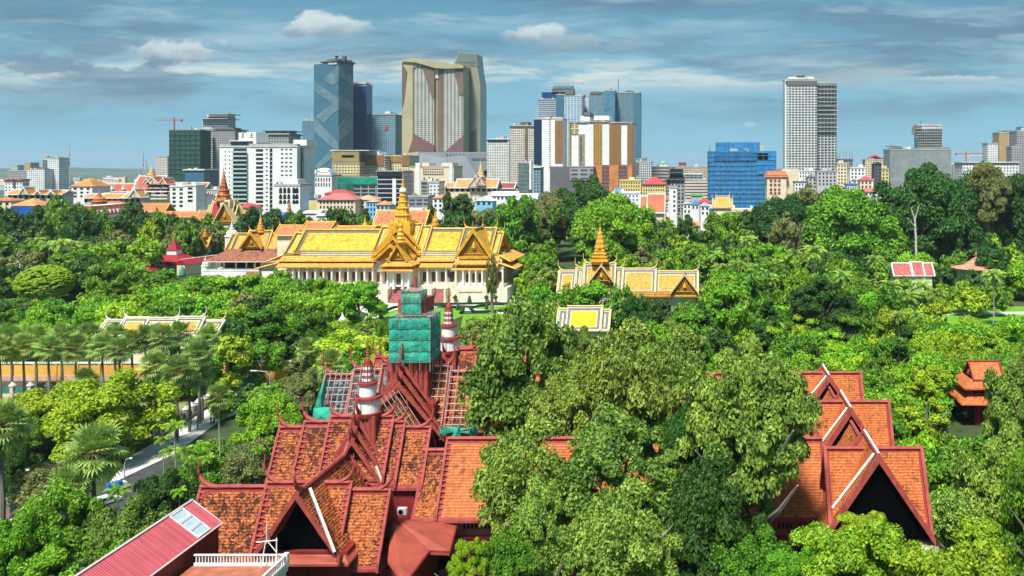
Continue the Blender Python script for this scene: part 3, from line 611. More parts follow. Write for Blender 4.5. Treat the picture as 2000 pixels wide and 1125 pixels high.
for k in range(7): f = (k+.5)/7; ld.tube([(-55.6+3*f, 84+3*f, zf+.1), (-55+3*f, 83.4+3*f, zf+.1)], .04, 4)
tag(ld.build('ladder', mat('old_wood', (.3, .17, .09), .8, .2)), 'wooden ladder lying flat on the red terrace floor', 'ladder')
# ------------------------------------------------------------------ palace style buildings
def copies(o, parent, locs):
    for l in locs:
        c = o.copy(); COL.objects.link(c); c.parent = parent; c.location = Vector(o.location)+Vector(l); ORG[c.name] = ORG[parent.name]
        for ch in o.children: d = ch.copy(); COL.objects.link(d); d.parent = c
def column(mb, x, y, z0, z1, r=.38, m=0): mb.lathe(x, y, [(r*1.5, z0), (r*1.5, z0+.5), (r, z0+.6), (r*.9, z1-.8), (r*1.5, z1-.2), (r*1.6, z1)], 8, m)
GR1 = [(.45, IVORY), (1.0, OLIVE), (.25, GOLD)]
TH = dict(tile=GOLDT, rings=[(.9, OLIVE), (.35, IVORY)], trim=GOLD, horn=2.0, teeth=0, bw=.5, bh=.9, ridge=.4, curl=1.6, recess=1.2)
THB = dict(TH, rings=[(1.3, OLIVE), (.35, BROWNL)])
th = thing('throne_hall', 'long golden-roofed throne hall with white columned walls and tall golden central spire', 'palace', (-140, 385, 0))
def px_(a, Y=376.): return X(a, Y)
RZ = 29.6; EZ = 20.2
b = MB(); xA, xB, yF = px_(566, 372), px_(985, 372), 364.5
b.box(xA-2, xB+4, 360.5, 402, 0, 5.6); b.box(xA, xB+2, 362, 400, 5.6, 6.6); plat = b.build('terrace_base', CREAM, th)
b = MB(); b.box(xA+1, xB, 367, 398, 6.6, 17.5); b.box(xA+6, xB-6, 370, 394, 17.5, 20.5); b.build('wall', CREAM, th)
# long roofs in steps
for a0, a1, z, e0, e1 in ((569, 588, RZ-1.6, 'horn', 'none'), (588, 741, RZ, 'plain', 'none'), (739, 760, RZ+1.2, 'horn', 'none'), (834, 903, RZ+.5, 'none', 'none'), (815, 836, RZ+1.6, 'none', 'horn'), (903, 964, RZ+.8, 'horn', 'horn'), (962, 978, RZ-1.2, 'none', 'horn')):
    gable(th, 'x', px_(a0), px_(a1), 381, 11, z, EZ-(.6 if z < 29 else 0), THB if a1-a0 > 30 else TH, e0, e1, GOLDD, GOLDD)
gable(th, 'x', px_(757), px_(818), 381, 11, RZ+2.6, EZ+1, TH, 'horn', 'horn')
# two lean-to roofs below along the front
for k, (x0, x1) in enumerate(((px_(566), px_(750)), (px_(826), px_(900)), (px_(962), px_(985)))):
    for j, (y0, z0, y1, z1) in enumerate(((369.5, 18.9, 366, 17.0), (367, 16.2, 363.4, 14.6))):
        l = MB(); l.face([(x0, y0, z0), (x1, y0, z0), (x1, y1, z1), (x0, y1, z1)]); l.box(x0, x1, y1-.1, y1+.12, z1-.42, z1+.08, 1); l.box(x0, x1, y0, y0+.3, z0-.1, z0+.25, 2)
        l.face([(x0, y0, z0-.5), (x1, y0, z0-.5), (x1, y1, z1-.5), (x0, y1, z1-.5)], 3)
        o = l.build('lower_roof', [ORT, GOLD, OLIVE, BROWNL], th)
        for xe, dd in ((x0, -1), (x1, 1)): h = MB(); horn(h, (xe, y1+.2, z1), (dd*.7, -.7, 0), .75); h.build('corner_finial', GOLD, o)
for sx_, dd in ((px_(566), -1), (px_(982), 1)):   # hipped end aprons
    for j, (w_, z0, z1) in enumerate(((6, 19.2, 16.6), (9, 16.2, 13.8))):
        l = MB(); y0, y1 = 367-j*3, 396; xo = sx_+dd*w_
        l.face([(sx_, y0+2, z0), (sx_, y1, z0), (xo, y1, z1), (xo, y0-1, z1)]); l.face([(sx_, y0+2, z0-.4), (sx_, y1, z0-.4), (xo, y1, z1-.4), (xo, y0-1, z1-.4)], 1); l.tube([(sx_, y0+2, z0), (xo, y0-1, z1)], .3, 4, 1)
        o = l.build('lower_roof', [ORT, GOLD], th); h = MB(); horn(h, (xo, y0-1, z1), (dd*.8, -.6, 0), .9); h.build('corner_finial', GOLD, o)
# arcade: columns, brackets, doors and windows
cm = MB(); column(cm, 0, 364.6, 6.6, 14.4, .45); cme = cm.mesh('column', WHITE)
wm = MB(); wm.box(-.95, .95, 366.85, 367, 7.6, 11.9, 0); wmf = MB()
wmf.face([(-1.5, 366.9, 12), (1.5, 366.9, 12), (.6, 366.9, 13.4), (0, 366.9, 14.6), (-.6, 366.9, 13.4)], 0); wmf.box(-1.25, -.98, 366.75, 367, 7.3, 12.1); wmf.box(.98, 1.25, 366.75, 367, 7.3, 12.1); wmf.box(-1.25, 1.25, 366.7, 367, 7.1, 7.4)
SH = mat('brown_shutter', (.16, .06, .035), .6, .3, 2.); wme = wm.mesh('window', SH); wfe = wmf.mesh('window_frame', WHITEW)
def lk(name, me, parent, dx): o = bpy.data.objects.new(name, me); COL.objects.link(o); o.parent = parent; o.location = Vector((dx, 0, 0))-(ORG[th.name] if parent is th else Vector((0, 0, 0))); return o
xs = [px_(a, 364.6) for a in (572, 584, 600, 616, 632, 648, 664, 680, 696, 712, 728, 744, 760, 818, 835, 853, 871, 889, 966, 982)]
for i, xx in enumerate(xs):
    lk('column', cme, th, xx)
    if i < len(xs)-1 and xs[i+1]-xx < 5:
        o = lk('window', wme, th, (xx+xs[i+1])/2); lk('window_frame', wfe, o, 0)
b = MB(); b.box(xA, px_(760), 362.1, 362.5, 6.6, 7.8); b.box(px_(866), xB+2, 362.1, 362.5, 6.6, 7.8)
b.build('balustrade', CREAM, th)
# central crossing: stacked gables running in depth, small front porch, big spire
xc = X(790, 378)
for ya, yb, hw, z, e in ((361, 400, 7.6, 24.6, 17.5), (364, 398, 9.4, 27.6, 18.5), (368, 394, 10.4, 30.8, 19.5), (371, 391, 9.5, 33.2, 22.0)):
    gable(th, 'y', ya, yb, xc+(.0), hw, z, e, dict(TH, rings=[(.5, OLIVE)], horn=1.6), p0=GOLDD)
gable(th, 'y', 357, 365, X(781, 360), 4.1, 25.2, 17.8, dict(TH, rings=[(.35, OLIVE)], horn=1.3), p0=GOLDD)
for j, (w_, z0, dr) in enumerate(((4.6, 17.6, 1.2), (5.0, 15.4, 1.1))):
    l = MB(); skirt(l, X(781, 360)-w_, X(781, 360)+w_, 357.6, 370, z0, 2.4, dr+.3, 0, .35, 1); l.build('porch_roof', [ORT, GOLD], th)
b = MB(); xq = X(781, 360); b.box(xq-4.4, xq+4.4, 358.4, 367, 6.6, 17.6); b.build('porch_wall', WHITE, th)
for dx_ in (-4.6, -1.9, 1.9, 4.6): b = MB(); column(b, xq+dx_, 357.9, 5.6, 14.6, .5); b.build('column', WHITE, th)
b = MB(); b.box(xq-.9, xq+.9, 358.25, 358.4, 7.6, 12.2); b.build('window', SH, th)
b = MB(); b.lathe(xq, 361, [(2.4, 25.2), (2.7, 26), (1.8, 26.6), (2.1, 27.5), (1.5, 28.2), (1.7, 29.2), (1.1, 30), (1.3, 31), (.8, 32), (1.0, 33.2), (.5, 34.2), (.2, 36), (.02, 37)], 10); b.build('porch_spire', GOLD, th)
xs_ = X(787, 379)
SPO = mat('spire_ochre', (.80, .42, .045), .4, .2, .6)
b = MB(); b.box(xs_-5, xs_+5, 374, 384, 27, 33.5); square_spire(b, xs_, 379, 33, 58.6, 4.3); sp = b.build('spire', SPO, th)
b = MB(); b.lathe(xs_, 379, [(1.55, 47.3), (1.7, 47.8), (1.3, 49.3), (1.2, 49.4)], 8); b.build('spire_collar', WHITE, sp)
for sgx, sgy in ((-1, -1), (1, -1), (-1, 1), (1, 1)): b = MB(); horn(b, (xs_+sgx*4.8, 379+sgy*4.8, 33), (sgx*.7, sgy*.7, 0), 1.5); b.build('finial', GOLD, sp)
# right-hand porch with the large gable
xr = X(931, 368)
gable(th, 'y', 362.5, 378, xr, 7.6, 31.2, 19.2, dict(TH, rings=[(.5, OLIVE)], horn=1.6, bh=1.4), p0=GOLDD)
b = MB(); b.box(xr-6.4, xr+6.4, 363.9, 370, 6.6, 19.4); b.build('porch_wall', CREAM, th)
b = MB(); b.box(xr-6.6, xr+6.6, 362.6, 363.9, 18.2, 19.5); b.build('gable_beam', GOLD, th)
for j, (w_, z0, dr) in enumerate(((6.4, 18.0, 1.8), (7.2, 15.0, 1.2))): l = MB(); skirt(l, xr-w_, xr+w_, 363.6, 370, z0, 2.6, dr, 0, .35, 1); l.build('porch_roof', [ORT, GOLD], th)
for dx_ in (-7.4, -4.2, -1.4, 1.4, 4.2, 7.4): b = MB(); column(b, xr+dx_, 361.6, 5.6, 13.6, .42); b.build('column', WHITE, th)
for dx_ in (-2.8, 0, 2.8): b = MB(); b.box(xr+dx_-.7, xr+dx_+.7, 363.7, 363.9, 7.4, 11.5); b.build('window', SH, th)
b = MB(); b.box(xr-8.5, xr+8.5, 358.8, 362, 0, 5.7); b.face([(xr-10, 358.4, .2), (xr-5, 358.4, 4.4), (xr+5, 358.4, 4.4), (xr+11, 358.4, .2), (xr+11, 358.4, 1.2), (xr+5, 358.4, 5.8), (xr-5, 358.4, 5.8), (xr-10, 358.4, 1.2)])
for k in range(8): b.box(xr+5+k*.75, xr+5.75+k*.75, 358.5, 360.4, 0, 4.4-k*.55); b.box(xr-5.75-k*.75, xr-5-k*.75, 358.5, 360.4, 0, 4.4-k*.55)
b.build('entrance_stair', CREAM, th)
CARPET = mat('red_carpet', (.38, .14, .13), .8, .15)
for xc_, w_ in ((X(863, 360), 2.6), (X(777, 356), 3.8)):
    b = MB()
    for k in range(12): b.box(xc_-w_, xc_+w_, 354.4+k*.5, 355+k*.5 if k < 11 else 360.6, 0, .45*(k+1))
    for sg in (-1, 1): b.box(xc_+sg*(w_+.4)-.35, xc_+sg*(w_+.4)+.35, 354.2, 360.6, 0, 6.2, 1)
    b.build('stair', [CARPET, CREAM], th)
for pxx in (846, 870, 889, 950, 968): b = MB(); xx = X(pxx, 357); b.lathe(xx, 357, [(.4, 0), (.7, .9), (.75, 1), (.3, 1.2)], 8, 0); b.lathe(xx, 357, [(.2, 1.1), (1.0, 1.9), (.9, 2.6), (.1, 3.2)], 7, 1); tag(b.build('potted_shrub', [mat('clay_pot', (.3, .14, .09)), mat('shrub_green', (.02, .07, .015), .8, .4, 3)]), {846: 'potted shrub left of the throne hall carpet stair', 870: 'potted shrub right of the carpet stair', 889: 'potted shrub at the left foot of the double stair', 950: 'potted shrub under the middle of the double stair', 968: 'potted shrub at the right foot of the double stair'}[pxx], 'potted plant', 'clipped shrubs in pots before the throne hall')
# ------------------------------------------------------------------ open pavilion on the left, brown lower roof
pv = thing('dance_pavilion', 'open columned pavilion with brown hipped lower roof, golden pediment and small spire', 'pavilion', (X(490, 432), 440, 0))
Yp = 434.
def pq(a): return X(a, Yp)
PV = dict(TH, rings=[(.9, OLIVE), (.3, BROWNL)], tile=ORT, horn=1.5, curl=.8)
for a0, a1, z, e0, e1 in ((444, 456, 22.6, 'horn', 'none'), (454, 480, 23.2, 'plain', 'none'), (478, 522, 24.6, 'horn', 'horn'), (520, 547, 23.2, 'none', 'plain'), (545, 558, 22.6, 'none', 'horn')):
    gable(pv, 'x', pq(a0), pq(a1), 439, 6.5, z, 15.0, PV, e0, e1)
gable(pv, 'y', 430.5, 444, pq(496), 5.8, 24.6, 16.2, dict(PV, horn=1.0), p0=GOLDD)
BRT = tile('old_brown_tile', (.26, .085, .05), (.42, .17, .10), (.09, .05, .04), .45, .8)
b = MB(); skirt(b, pq(448), pq(554), 433, 446, 15.4, 8.5, 5.4, 0, .4, 1); b.build('lower_roof', [BRT, IVORYW], pv)
b = MB(); b.box(pq(450), pq(552), 434, 445.9, 14, 16.6); b.build('roof_core', BROWNL, pv)
b = MB(); b.box(pq(412), pq(562), 427, 452, 0, 4.6, 0); b.build('plinth', WHITE, pv)
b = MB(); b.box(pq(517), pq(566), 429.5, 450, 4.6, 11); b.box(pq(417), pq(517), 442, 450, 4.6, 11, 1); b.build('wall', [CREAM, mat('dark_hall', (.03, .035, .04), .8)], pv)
for a in (414, 423, 437, 451, 474, 494, 511): b = MB(); column(b, pq(a), 427.8, 4.6, 10.6, .42); b.build('column', WHITE, pv)
b = MB(); b.box(pq(412), pq(520), 426.8, 427.1, 4.6, 6); b.build('balustrade', WHITE, pv)
b = MB(); square_spire(b, pq(499), 439, 24, 35.5, 2.3); b.build('spire', SPO, pv)
b = MB()
for k in range(8): b.box(pq(511)-3.6, pq(511)+3.6, 421.5+k*.65, 426.9, 0, .58*(k+1))
b.build('stair', CARPET, pv)
# ------------------------------------------------------------------ generic khmer roofed building from pixels
def khmer(name, label, tiers, Y, hw, ez, st, wallz=None, wm_=CREAM, group=None, p=None, porch=None, spire=None, cat='pavilion', winmat=None, nwin=0):
    """tiers: (px0, px1, ridge py, left end, right end); ridge runs left-right at depth Y"""
    xs = [X(q_, Y) for t in tiers for q_ in t[:2]]; x0, x1 = min(xs), max(xs)
    t_ = thing(name, label, cat, ((x0+x1)/2, Y, 0), group)
    ze = Z(ez, Y-hw)
    for a0, a1, zy, e0, e1 in tiers: gable(t_, 'x', X(a0, Y), X(a1, Y), Y, hw, Z(zy, Y), ze, st, e0, e1, p, p)
    if porch:
        for pa, pf, zy, fy, dy in porch:
            yp = Y-hw-dy; zz = Z(zy, yp); gable(t_, 'y', yp, Y, X(pa, yp), abs(X(pf, yp)-X(pa, yp)), zz, Z(fy, yp), dict(st, horn=st['horn']*.6), 'horn', 'none', p or GOLDD)
    if spire: b = MB(); square_spire(b, X(spire[0], Y), Y, Z(spire[2], Y), Z(spire[1], Y), spire[3]); b.build('spire', spire[4], t_)
    b = MB(); b.box(x0+hw*.15, x1-hw*.15, Y-hw*.8, Y+hw*.8, 0, ze+.3); b.build('wall', wm_, t_)
    for k in range(nwin):
        xx = x0+(x1-x0)*(k+.5)/nwin; ww = (x1-x0)/nwin*.25; b = MB(); b.box(xx-ww, xx+ww, Y-hw*.8-.15, Y-hw*.8-.02, ze-3.6, ze-1); b.build('window', BLACK, t_)
    return t_
BL = dict(tile=ORT, rings=[(.35, IVORY), (.6, SLATE), (.15, BROWNL), (.25, IVORY)], trim=IVORY, horn=1.55, teeth=0, bw=.35, bh=.5, ridge=.28, curl=.5, recess=.6)
t = khmer('golden_pavilion', 'pale orange pavilion with slate-blue roof borders and a golden tiered spire among trees', [(1093, 1126, 529, 'horn', 'none'), (1126, 1143, 524, 'horn', 'none'), (1142, 1202, 515, 'horn', 'horn'), (1201, 1217, 524, 'none', 'horn'), (1216, 1281, 525, 'none', 'horn'), (1280, 1363, 530, 'none', 'horn')], 300, 5.2, 572, BL, porch=[(1174, 1150, 518, 552, 1.0), (1337, 1310, 536, 574, 2.0)], spire=None, p=GOLDD)
b = MB(); xx = X(1172, 300); b.lathe(xx, 300, [(3.2, 23.5), (4.6, 24.6), (4.4, 25.2), (3.5, 25.4), (4.1, 26.2), (3.1, 26.5), (3.5, 27.4), (2.5, 27.8), (2.7, 28.6), (1.9, 29)], 4, 0, R(45)); b.lathe(xx, 300, [(2.0, 29), (2.1, 29.6), (1.6, 30.8), (1.7, 31.1), (1.25, 32.6), (1.35, 32.9), (.9, 34.3), (1.0, 34.6), (.5, 35.4), (.45, 36.4), (.2, 37), (.02, 40)], 8, 0); b.build('spire', GOLD, t)
b = MB(); xa_ = X(1245, 294); b.box(X(1216, 294), X(1363, 294), 293.6, 294.6, Z(580, 294), Z(572, 294)+.4); b.build('lower_roof_band', ORT, t)
b = MB(); xx = X(1328, 291.8); b.box(xx-.9, xx+.9, 291.4, 295, Z(606, 292), Z(593, 292)); b.build('door', mat('turquoise_door', (.03, .5, .5), .5), t)
BY = dict(BL, tile=YELT)
khmer('yellow_pavilion', 'small bright yellow roofed pavilion with blue-grey borders behind the big trees', [(1092, 1110, 604, 'horn', 'none'), (1108, 1176, 599, 'none', 'horn'), (1174, 1192, 606, 'none', 'horn')], 235, 4.4, 645, dict(BY, horn=1.0), p=GOLDD)
BO = dict(BL, rings=[(.3, IVORYW), (.6, OLIVE), (.2, IVORYW)], trim=IVORYW, tile=ORT, horn=1.25)
khmer('garden_pavilion', 'low pavilion with pale curved ridges and orange roof panels behind the sugar palms', [(209, 246, 626, 'horn', 'none'), (245, 292, 621, 'horn', 'none'), (346, 400, 620, 'none', 'horn'), (290, 348, 622, 'none', 'horn'), (398, 438, 627, 'none', 'horn')], 232, 4.2, 655, BO, porch=[(293, 272, 636, 650, .6)], p=GOLDD)
WR = dict(tile=mat('red_enamel_tile', (.42, .11, .10), .7, .2, .6), rings=[], trim=WHITE, horn=.35, teeth=0, bw=.5, bh=.5, ridge=.35, curl=0, recess=.4)
khmer('red_roof_pavilion', 'red roofed pavilion with thick white gable edges among the palms on the right', [(1742, 1778, 515, 'horn', 'horn'), (1778, 1800, 513, 'horn', 'horn'), (1800, 1819, 515, 'none', 'horn')], 365, 4.5, 538, WR, p=WHITE)
KT = mat('terracotta_roof', (.50, .17, .075), .75, .25, .7); PKT = mat('pink_terracotta', (.56, .26, .18), .75, .2, .5)
def hiproof(mb, x0, x1, y0, y1, z0, z1, m=0, over=.6, ridge=.4):
    x0 -= over; x1 += over; y0 -= over; y1 += over; w_, d = x1-x0, y1-y0; i = min(w_, d)/2*(1 if ridge else 1)
    if w_ >= d: a, b = (x0+i, (y0+y1)/2, z1), (x1-i, (y0+y1)/2, z1)
    else: a, b = ((x0+x1)/2, y0+i, z1), ((x0+x1)/2, y1-i, z1)
    c = [(x0, y0, z0), (x1, y0, z0), (x1, y1, z0), (x0, y1, z0)]
    if w_ >= d: F_ = [[c[0], c[1], b, a], [c[1], c[2], b], [c[2], c[3], a, b], [c[3], c[0], a]]
    else: F_ = [[c[0], c[1], a], [c[1], c[2], b, a], [c[2], c[3], b], [c[3], c[0], a, b]]
    for f in F_: mb.face(f, m)
    mb.face(c[::-1], m); return a, b, c
t = thing('round_hall', 'terracotta hipped pavilion with small rooftop finial at the right edge', 'pavilion', (X(1918, 380), 384, 0))
b = MB(); b.lathe(X(1912, 380), 384, [(11.5, Z(529, 372)), (6, Z(518, 384)), (.5, Z(502, 384)), (.35, Z(496, 384)), (.05, Z(490, 384))], 8, 0, R(22)); b.build('roof', PKT, t); b = MB(); b.lathe(X(1912, 380), 384, [(9, 0), (9, 12)], 8); b.build('wall', CREAM, t)
# wooden tiered pavilions, right edge
WD = dict(tile=TILE_C, rings=[(.2, RED)], trim=RED, horn=.3, teeth=0, bw=.25, bh=.35, ridge=.18, curl=0, recess=.4)
t = khmer('wooden_pavilion', 'tall wooden pavilion with stacked orange roofs and open louvred end beside the right trees', [(1892, 1950, 706, 'horn', 'horn')], 190, 3.6, 742, WD, p=REDD, wm_=REDD)
for zz, w_ in ((Z(742, 186), 2.0), (Z(775, 184), 3.0)): b = MB(); skirt(b, X(1893, 188), X(1945, 188), 187, 193, zz, w_, 1.7); b.build('lower_roof', TILE_C, t)
t = khmer('small_shrine_pavilion', 'little orange roofed shrine with crossed gables right of the dark gabled pavilion', [(1817, 1882, 897, 'plain', 'horn')], 142, 3.2, 922, WD, p=REDD, wm_=REDD, porch=[(1862, 1845, 912, 950, 2)])
b = MB(); skirt(b, X(1835, 138), X(1885, 138), 134, 141, Z(955, 136), 1.6, 1.6); b.build('lower_roof', TILE_C, t)
# ------------------------------------------------------------------ gate shrine, stupas, compound walls
DRT = mat('dark_red_tile', (.33, .02, .03), .5, .2, .6)
gs = thing('temple_gate', 'cream temple gate with golden pediment, dark red side roofs and red-gold spire', 'gate', (X(437, 520), 524, 0))
Yg = 520.; GS = dict(TH, tile=DRT, rings=[(.5, IVORY)], trim=IVORY, horn=1.5)
b = MB(); b.box(X(420, Yg), X(455, Yg), 519, 531, 0, Z(437, 519)); b.box(X(428, Yg), X(447, Yg), 521, 529, 10, Z(391, Yg)); b.build('wall', CREAM, gs)
gable(gs, 'y', 517, 533, X(437, 517), 7.0, Z(396, 517), Z(437, 517), dict(GS, tile=IVORY), p0=GOLDD); gable(gs, 'x', X(416, 525), X(458, 525), 525, 5, Z(395, 525), Z(430, 525), GS)
gable(gs, 'x', X(410, 526), X(464, 526), 526, 4.6, Z(402, 526), Z(432, 526), dict(GS, horn=.8)); b = MB(); square_spire(b, X(437, 525), 525, Z(392, 525), Z(320, 525), 4.6); b.build('spire', mat('red_gold_spire', (.48, .20, .06), .5, .6, .7, dark=(.28, .03, .03)), gs)
b = MB(); b.box(X(444, Yg), X(452, Yg), 517.8, 519.1, 0, 11); gate = b.build('doorway', IVORY, gs)
for nm, lb, px, pt, pb, Y, r, mt in (('white_stupa', 'slim white stupa beside the clipped dome tree at the left edge', 39, 512, 552, 380, 3.4, WHITE), ('stupa', 'grey-white stupa between the temple gate and the open pavilion', 453, 428, 462, 470, 3.0, WHITEW),
                                ('stupa', 'small white garden stupa in front of the long tree row', 669, 608, 628, 285, 1.5, WHITE), ('stupa', 'white pointed stupa left of the open pavilion stair', 401, 499, 520, 440, 1.6, WHITE), ('stupa', 'golden needle stupa behind the left end of the golden hall', 546, 428, 460, 455, 1.6, GOLD),
                                ('stupa', 'thin golden needle right of the tall central spire', 850, 404, 440, 420, 1.6, GOLD), ('stupa', 'tiny golden needle above the long golden roof', 713, 418, 446, 420, 1.3, GOLD), ('stupa', 'red and gold banded spire in front of the arched white hotel', 565, 385, 428, 600, 3.2, mat('banded_spire', (.5, .2, .1), .5, .6, .6)), ('stupa', 'orange tiered stupa on the roofs at far left', 194, 368, 394, 600, 4.0, KT)):
    zt, zb = Z(pt, Y), Z(pb, Y); h = zt-zb; b = MB(); xx = X(px, Y)
    b.lathe(xx, Y, [(r*1.2, 0), (r*1.2, zb)], 8); b.lathe(xx, Y, [(r*1.3, zb), (r*1.25, zb+h*.08), (r*.95, zb+h*.1), (r, zb+h*.22), (r*.75, zb+h*.34), (r*.4, zb+h*.4), (r*.45, zb+h*.45), (r*.28, zb+h*.55), (r*.3, zb+h*.6), (r*.12, zb+h*.75), (.03, zt)], 12); tag(b.build(nm, mt), lb, 'stupa')
for px, lb, Y, w_, yt in ((401, 'small golden shrine with curled finials left of the open pavilion', 480, 14, 443),):
    t = thing('golden_shrine', lb, 'shrine', (X(px, Y), Y, 0)); st = dict(TH, horn=.9, rings=[], tile=ORT, curl=.6)
    gable(t, 'x', X(px-10, Y), X(px+10, Y), Y, 3.2, Z(465, Y), Z(482, Y), st); gable(t, 'y', Y-4, Y+4, X(px, Y), 3.2, Z(463, Y), Z(482, Y), st, p0=GOLDD); b = MB(); square_spire(b, X(px, Y), Y, Z(462, Y), Z(yt, Y), 1.9); b.build('spire', GOLD, t)
    b = MB(); b.box(X(px-8, Y), X(px+8, Y), Y-2.4, Y+2.4, 0, Z(482, Y)); b.build('wall', CREAM, t)
b_s = MB(); skirt(b_s, X(341, 455)-3, X(341, 455)+3, 452, 458, 10.5, 6, 3.2); 
t = thing('red_shrine', 'steep red shrine roof with white edges left of the golden shrine', 'shrine', (X(341, 455), 455, 0)); b = MB(); b.lathe(X(341, 455), 455, [(4.2, Z(488, 455)), (2.4, Z(478, 455)), (.3, Z(466, 455)), (.05, Z(460, 455))], 4, 0, R(45)); b.build('roof', DRT, t); b = MB(); b.box(X(341, 455)-2.6, X(341, 455)+2.6, 452.4, 457.6, 0, Z(488, 455)); b.build('wall', WHITE, t); b_s.build('lower_roof', DRT, t)
def longroof(name, label, pa, pb, w_, h, zr, tm, wm_, cat='gallery', group=None):
    a, b_ = Vector((pa[0], pa[1], 0)), Vector((pb[0], pb[1], 0)); d = (b_-a); L = d.length; ang = math.atan2(d.y, d.x); t = thing(name, label, cat, (a+b_)/2, group)
    T = Matrix.Translation(a) @ Matrix.Rotation(ang, 4, 'Z'); r = MB(); r.M = T; r.ext([(-w_, zr-h), (w_, zr-h), (0, zr)], 0, L, 0, 'x'); o = r.build('roof', tm, t); r = MB(); r.M = T; r.tube([(0, 0, zr+.1), (L, 0, zr+.1)], .25, 5); r.build('ridge_cap', WHITE, o)
    r = MB(); r.M = T; r.box(.3, L-.3, -w_*.75, w_*.75, 0, zr-h+.05); r.build('wall', wm_, t); return t
longroof('covered_gallery', 'long dark red roofed gallery slanting behind the trees left of the open pavilion', G(262, 534, 5)[:2], G(372, 503, 5)[:2], 4, 2.6, 7.5, DRT, CREAM, group='red roofed galleries left of the palace')
longroof('covered_gallery', 'short dark red roofed gallery reaching the left side of the open pavilion', G(352, 520, 5)[:2], G(425, 510, 5)[:2], 3.5, 2.6, 8.5, DRT, CREAM, group='red roofed galleries left of the palace')
longroof('covered_gallery', 'red gallery roof behind the small golden shrine, pointing to the stupa', G(388, 492, 8)[:2], G(452, 470, 8)[:2], 3.5, 3, 11, DRT, WHITE, group='red roofed galleries left of the palace')
for lb, x0, x1, zt, ze, Y in (('orange hall roof just behind the left part of the golden roof', 548, 600, 441, 460, 430), ('orange hall roof ending at the dark red gate, on its left', 390, 421, 412, 440, 560), ('orange hall roof just right of the dark red gate', 460, 500, 412, 432, 560), ('brown-orange temple roof with yellow gable edges behind the gate', 277, 332, 398, 414, 640), ('long low orange roof left of the temple gate', 320, 392, 414, 424, 590), ('orange hall behind the central spire, right and left of it', 738, 838, 412, 440, 440), ('orange roof strip above the long golden roof', 660, 735, 443, 452, 410), ('narrow orange roof with pale ridge behind the long golden roof', 600, 655, 434, 450, 420)):
    khmer('temple_roof_hall', lb, [(x0, x1, zt, 'horn', 'horn')], Y, 6.5, ze, dict(TH, tile=KT, rings=[(.4, IVORY)], horn=1.0, curl=.6), p=GOLDD, cat='temple hall')
# yellow compound wall along the street
YW = mat('yellow_wash_wall', (.74, .42, .06), .8, .12, .12, dark=(.6, .33, .08)); 
def wallrun(name, label, p0, p1, h, m, th_=.5, cap=WHITEW, band=None, step=6):
    a = Vector((*p0, 0)); b_ = Vector((*p1, 0)); d = b_-a; L = d.length; t = thing(name, label, 'wall', (a+b_)/2); T = Matrix.Translation(a) @ Matrix.Rotation(math.atan2(d.y, d.x), 4, 'Z')
    w_ = MB(); w_.M = T; w_.box(0, L, 0, th_, 0, h); o = w_.build('wall_panel', m, t); w_ = MB(); w_.M = T; w_.box(-.1, L+.1, -.2, th_+.2, h, h+.35); w_.build('coping', cap, t)
    if band: w_ = MB(); w_.M = T; w_.box(0, L, -.12, -.003, 0, 1.4); w_.build('base_band', band, t)
    n = int(L/step)
    for k in range(n+1): w_ = MB(); w_.M = T; w_.box(k*step-.25, k*step+.25, -.22, -.13, 0, h-.1); w_.build('pilaster', m, t)
    return t
PKB = mat('peach_render', (.62, .40, .30), .8, .15, .5)
wallrun('compound_wall', 'long yellow compound wall behind the row of sugar palms', (X(-60, 226), 226), (X(440, 226), 226), 4.7, YW, band=PKB)
wallrun('compound_wall', 'yellow compound wall stretch right of the street lamp', (X(495, 222), 222), (X(606, 222), 222), 6.2, YW, band=PKB)
b = MB(); b.box(X(606, 221), X(640, 221), 221, 221.6, 0, 7); tag(b.build('hoarding', mat('turquoise_hoarding', (.05, .48, .52), .6)), 'turquoise hoarding at the right end of the yellow wall', 'hoarding')
wallrun('white_wall', 'low white wall crossing the gardens behind the sugar palms', G(165, 640)[:2], G(345, 580)[:2], 2.6, WHITEW, step=8)
wallrun('white_wall', 'white garden wall running up to the open pavilion', G(300, 590)[:2], G(425, 545)[:2], 2.6, WHITEW, step=8)
# fence along the park and the street
FG = mat('green_fence_mesh', (.03, .22, .16), .6, .2, 1.); PK2 = mat('peach_post', (.68, .46, .40), .7, .12, 1.)
pillar = MB(); pillar.box(-.45, .45, -.45, .45, 0, 3.0, 0); pillar.box(-.6, .6, -.6, .6, 3.0, 3.2, 1); pillar.face([(-.7, -.7, 3.2), (.7, -.7, 3.2), (0, 0, 4.3)], 1); pillar.face([(.7, -.7, 3.2), (.7, .7, 3.2), (0, 0, 4.3)], 1); pillar.face([(.7, .7, 3.2), (-.7, .7, 3.2), (0, 0, 4.3)], 1); pillar.face([(-.7, .7, 3.2), (-.7, -.7, 3.2), (0, 0, 4.3)], 1)
pme = pillar.mesh('fence_post', [PK2, WHITE])
def fence(label, p0, p1, n, s=1.0):
    a = Vector((*p0, 0)); b_ = Vector((*p1, 0)); t = thing('park_fence', label, 'fence', (a+b_)/2, 'peach and green fences round the park'); T = Matrix.Translation(a) @ Matrix.Rotation(math.atan2((b_-a).y, (b_-a).x), 4, 'Z'); L = (b_-a).length
    w_ = MB(); w_.M = T; w_.box(0, L, -.2, .2, 0, .9*s); w_.build('kerb_wall', PK2, t); w_ = MB(); w_.M = T; w_.box(0, L, -.04, .04, .9*s, 2.5*s); w_.build('mesh_panel', FG, t)
    for k in range(n+1):
        o = bpy.data.objects.new('fence_post', pme); COL.objects.link(o); o.parent = t; o.location = a.lerp(b_, k/n)-ORG[t.name]; o.scale = (s, s, s)
fence('peach and green fence climbing beside the paved street', G(298, 862)[:2], G(408, 792)[:2], 9, .8)
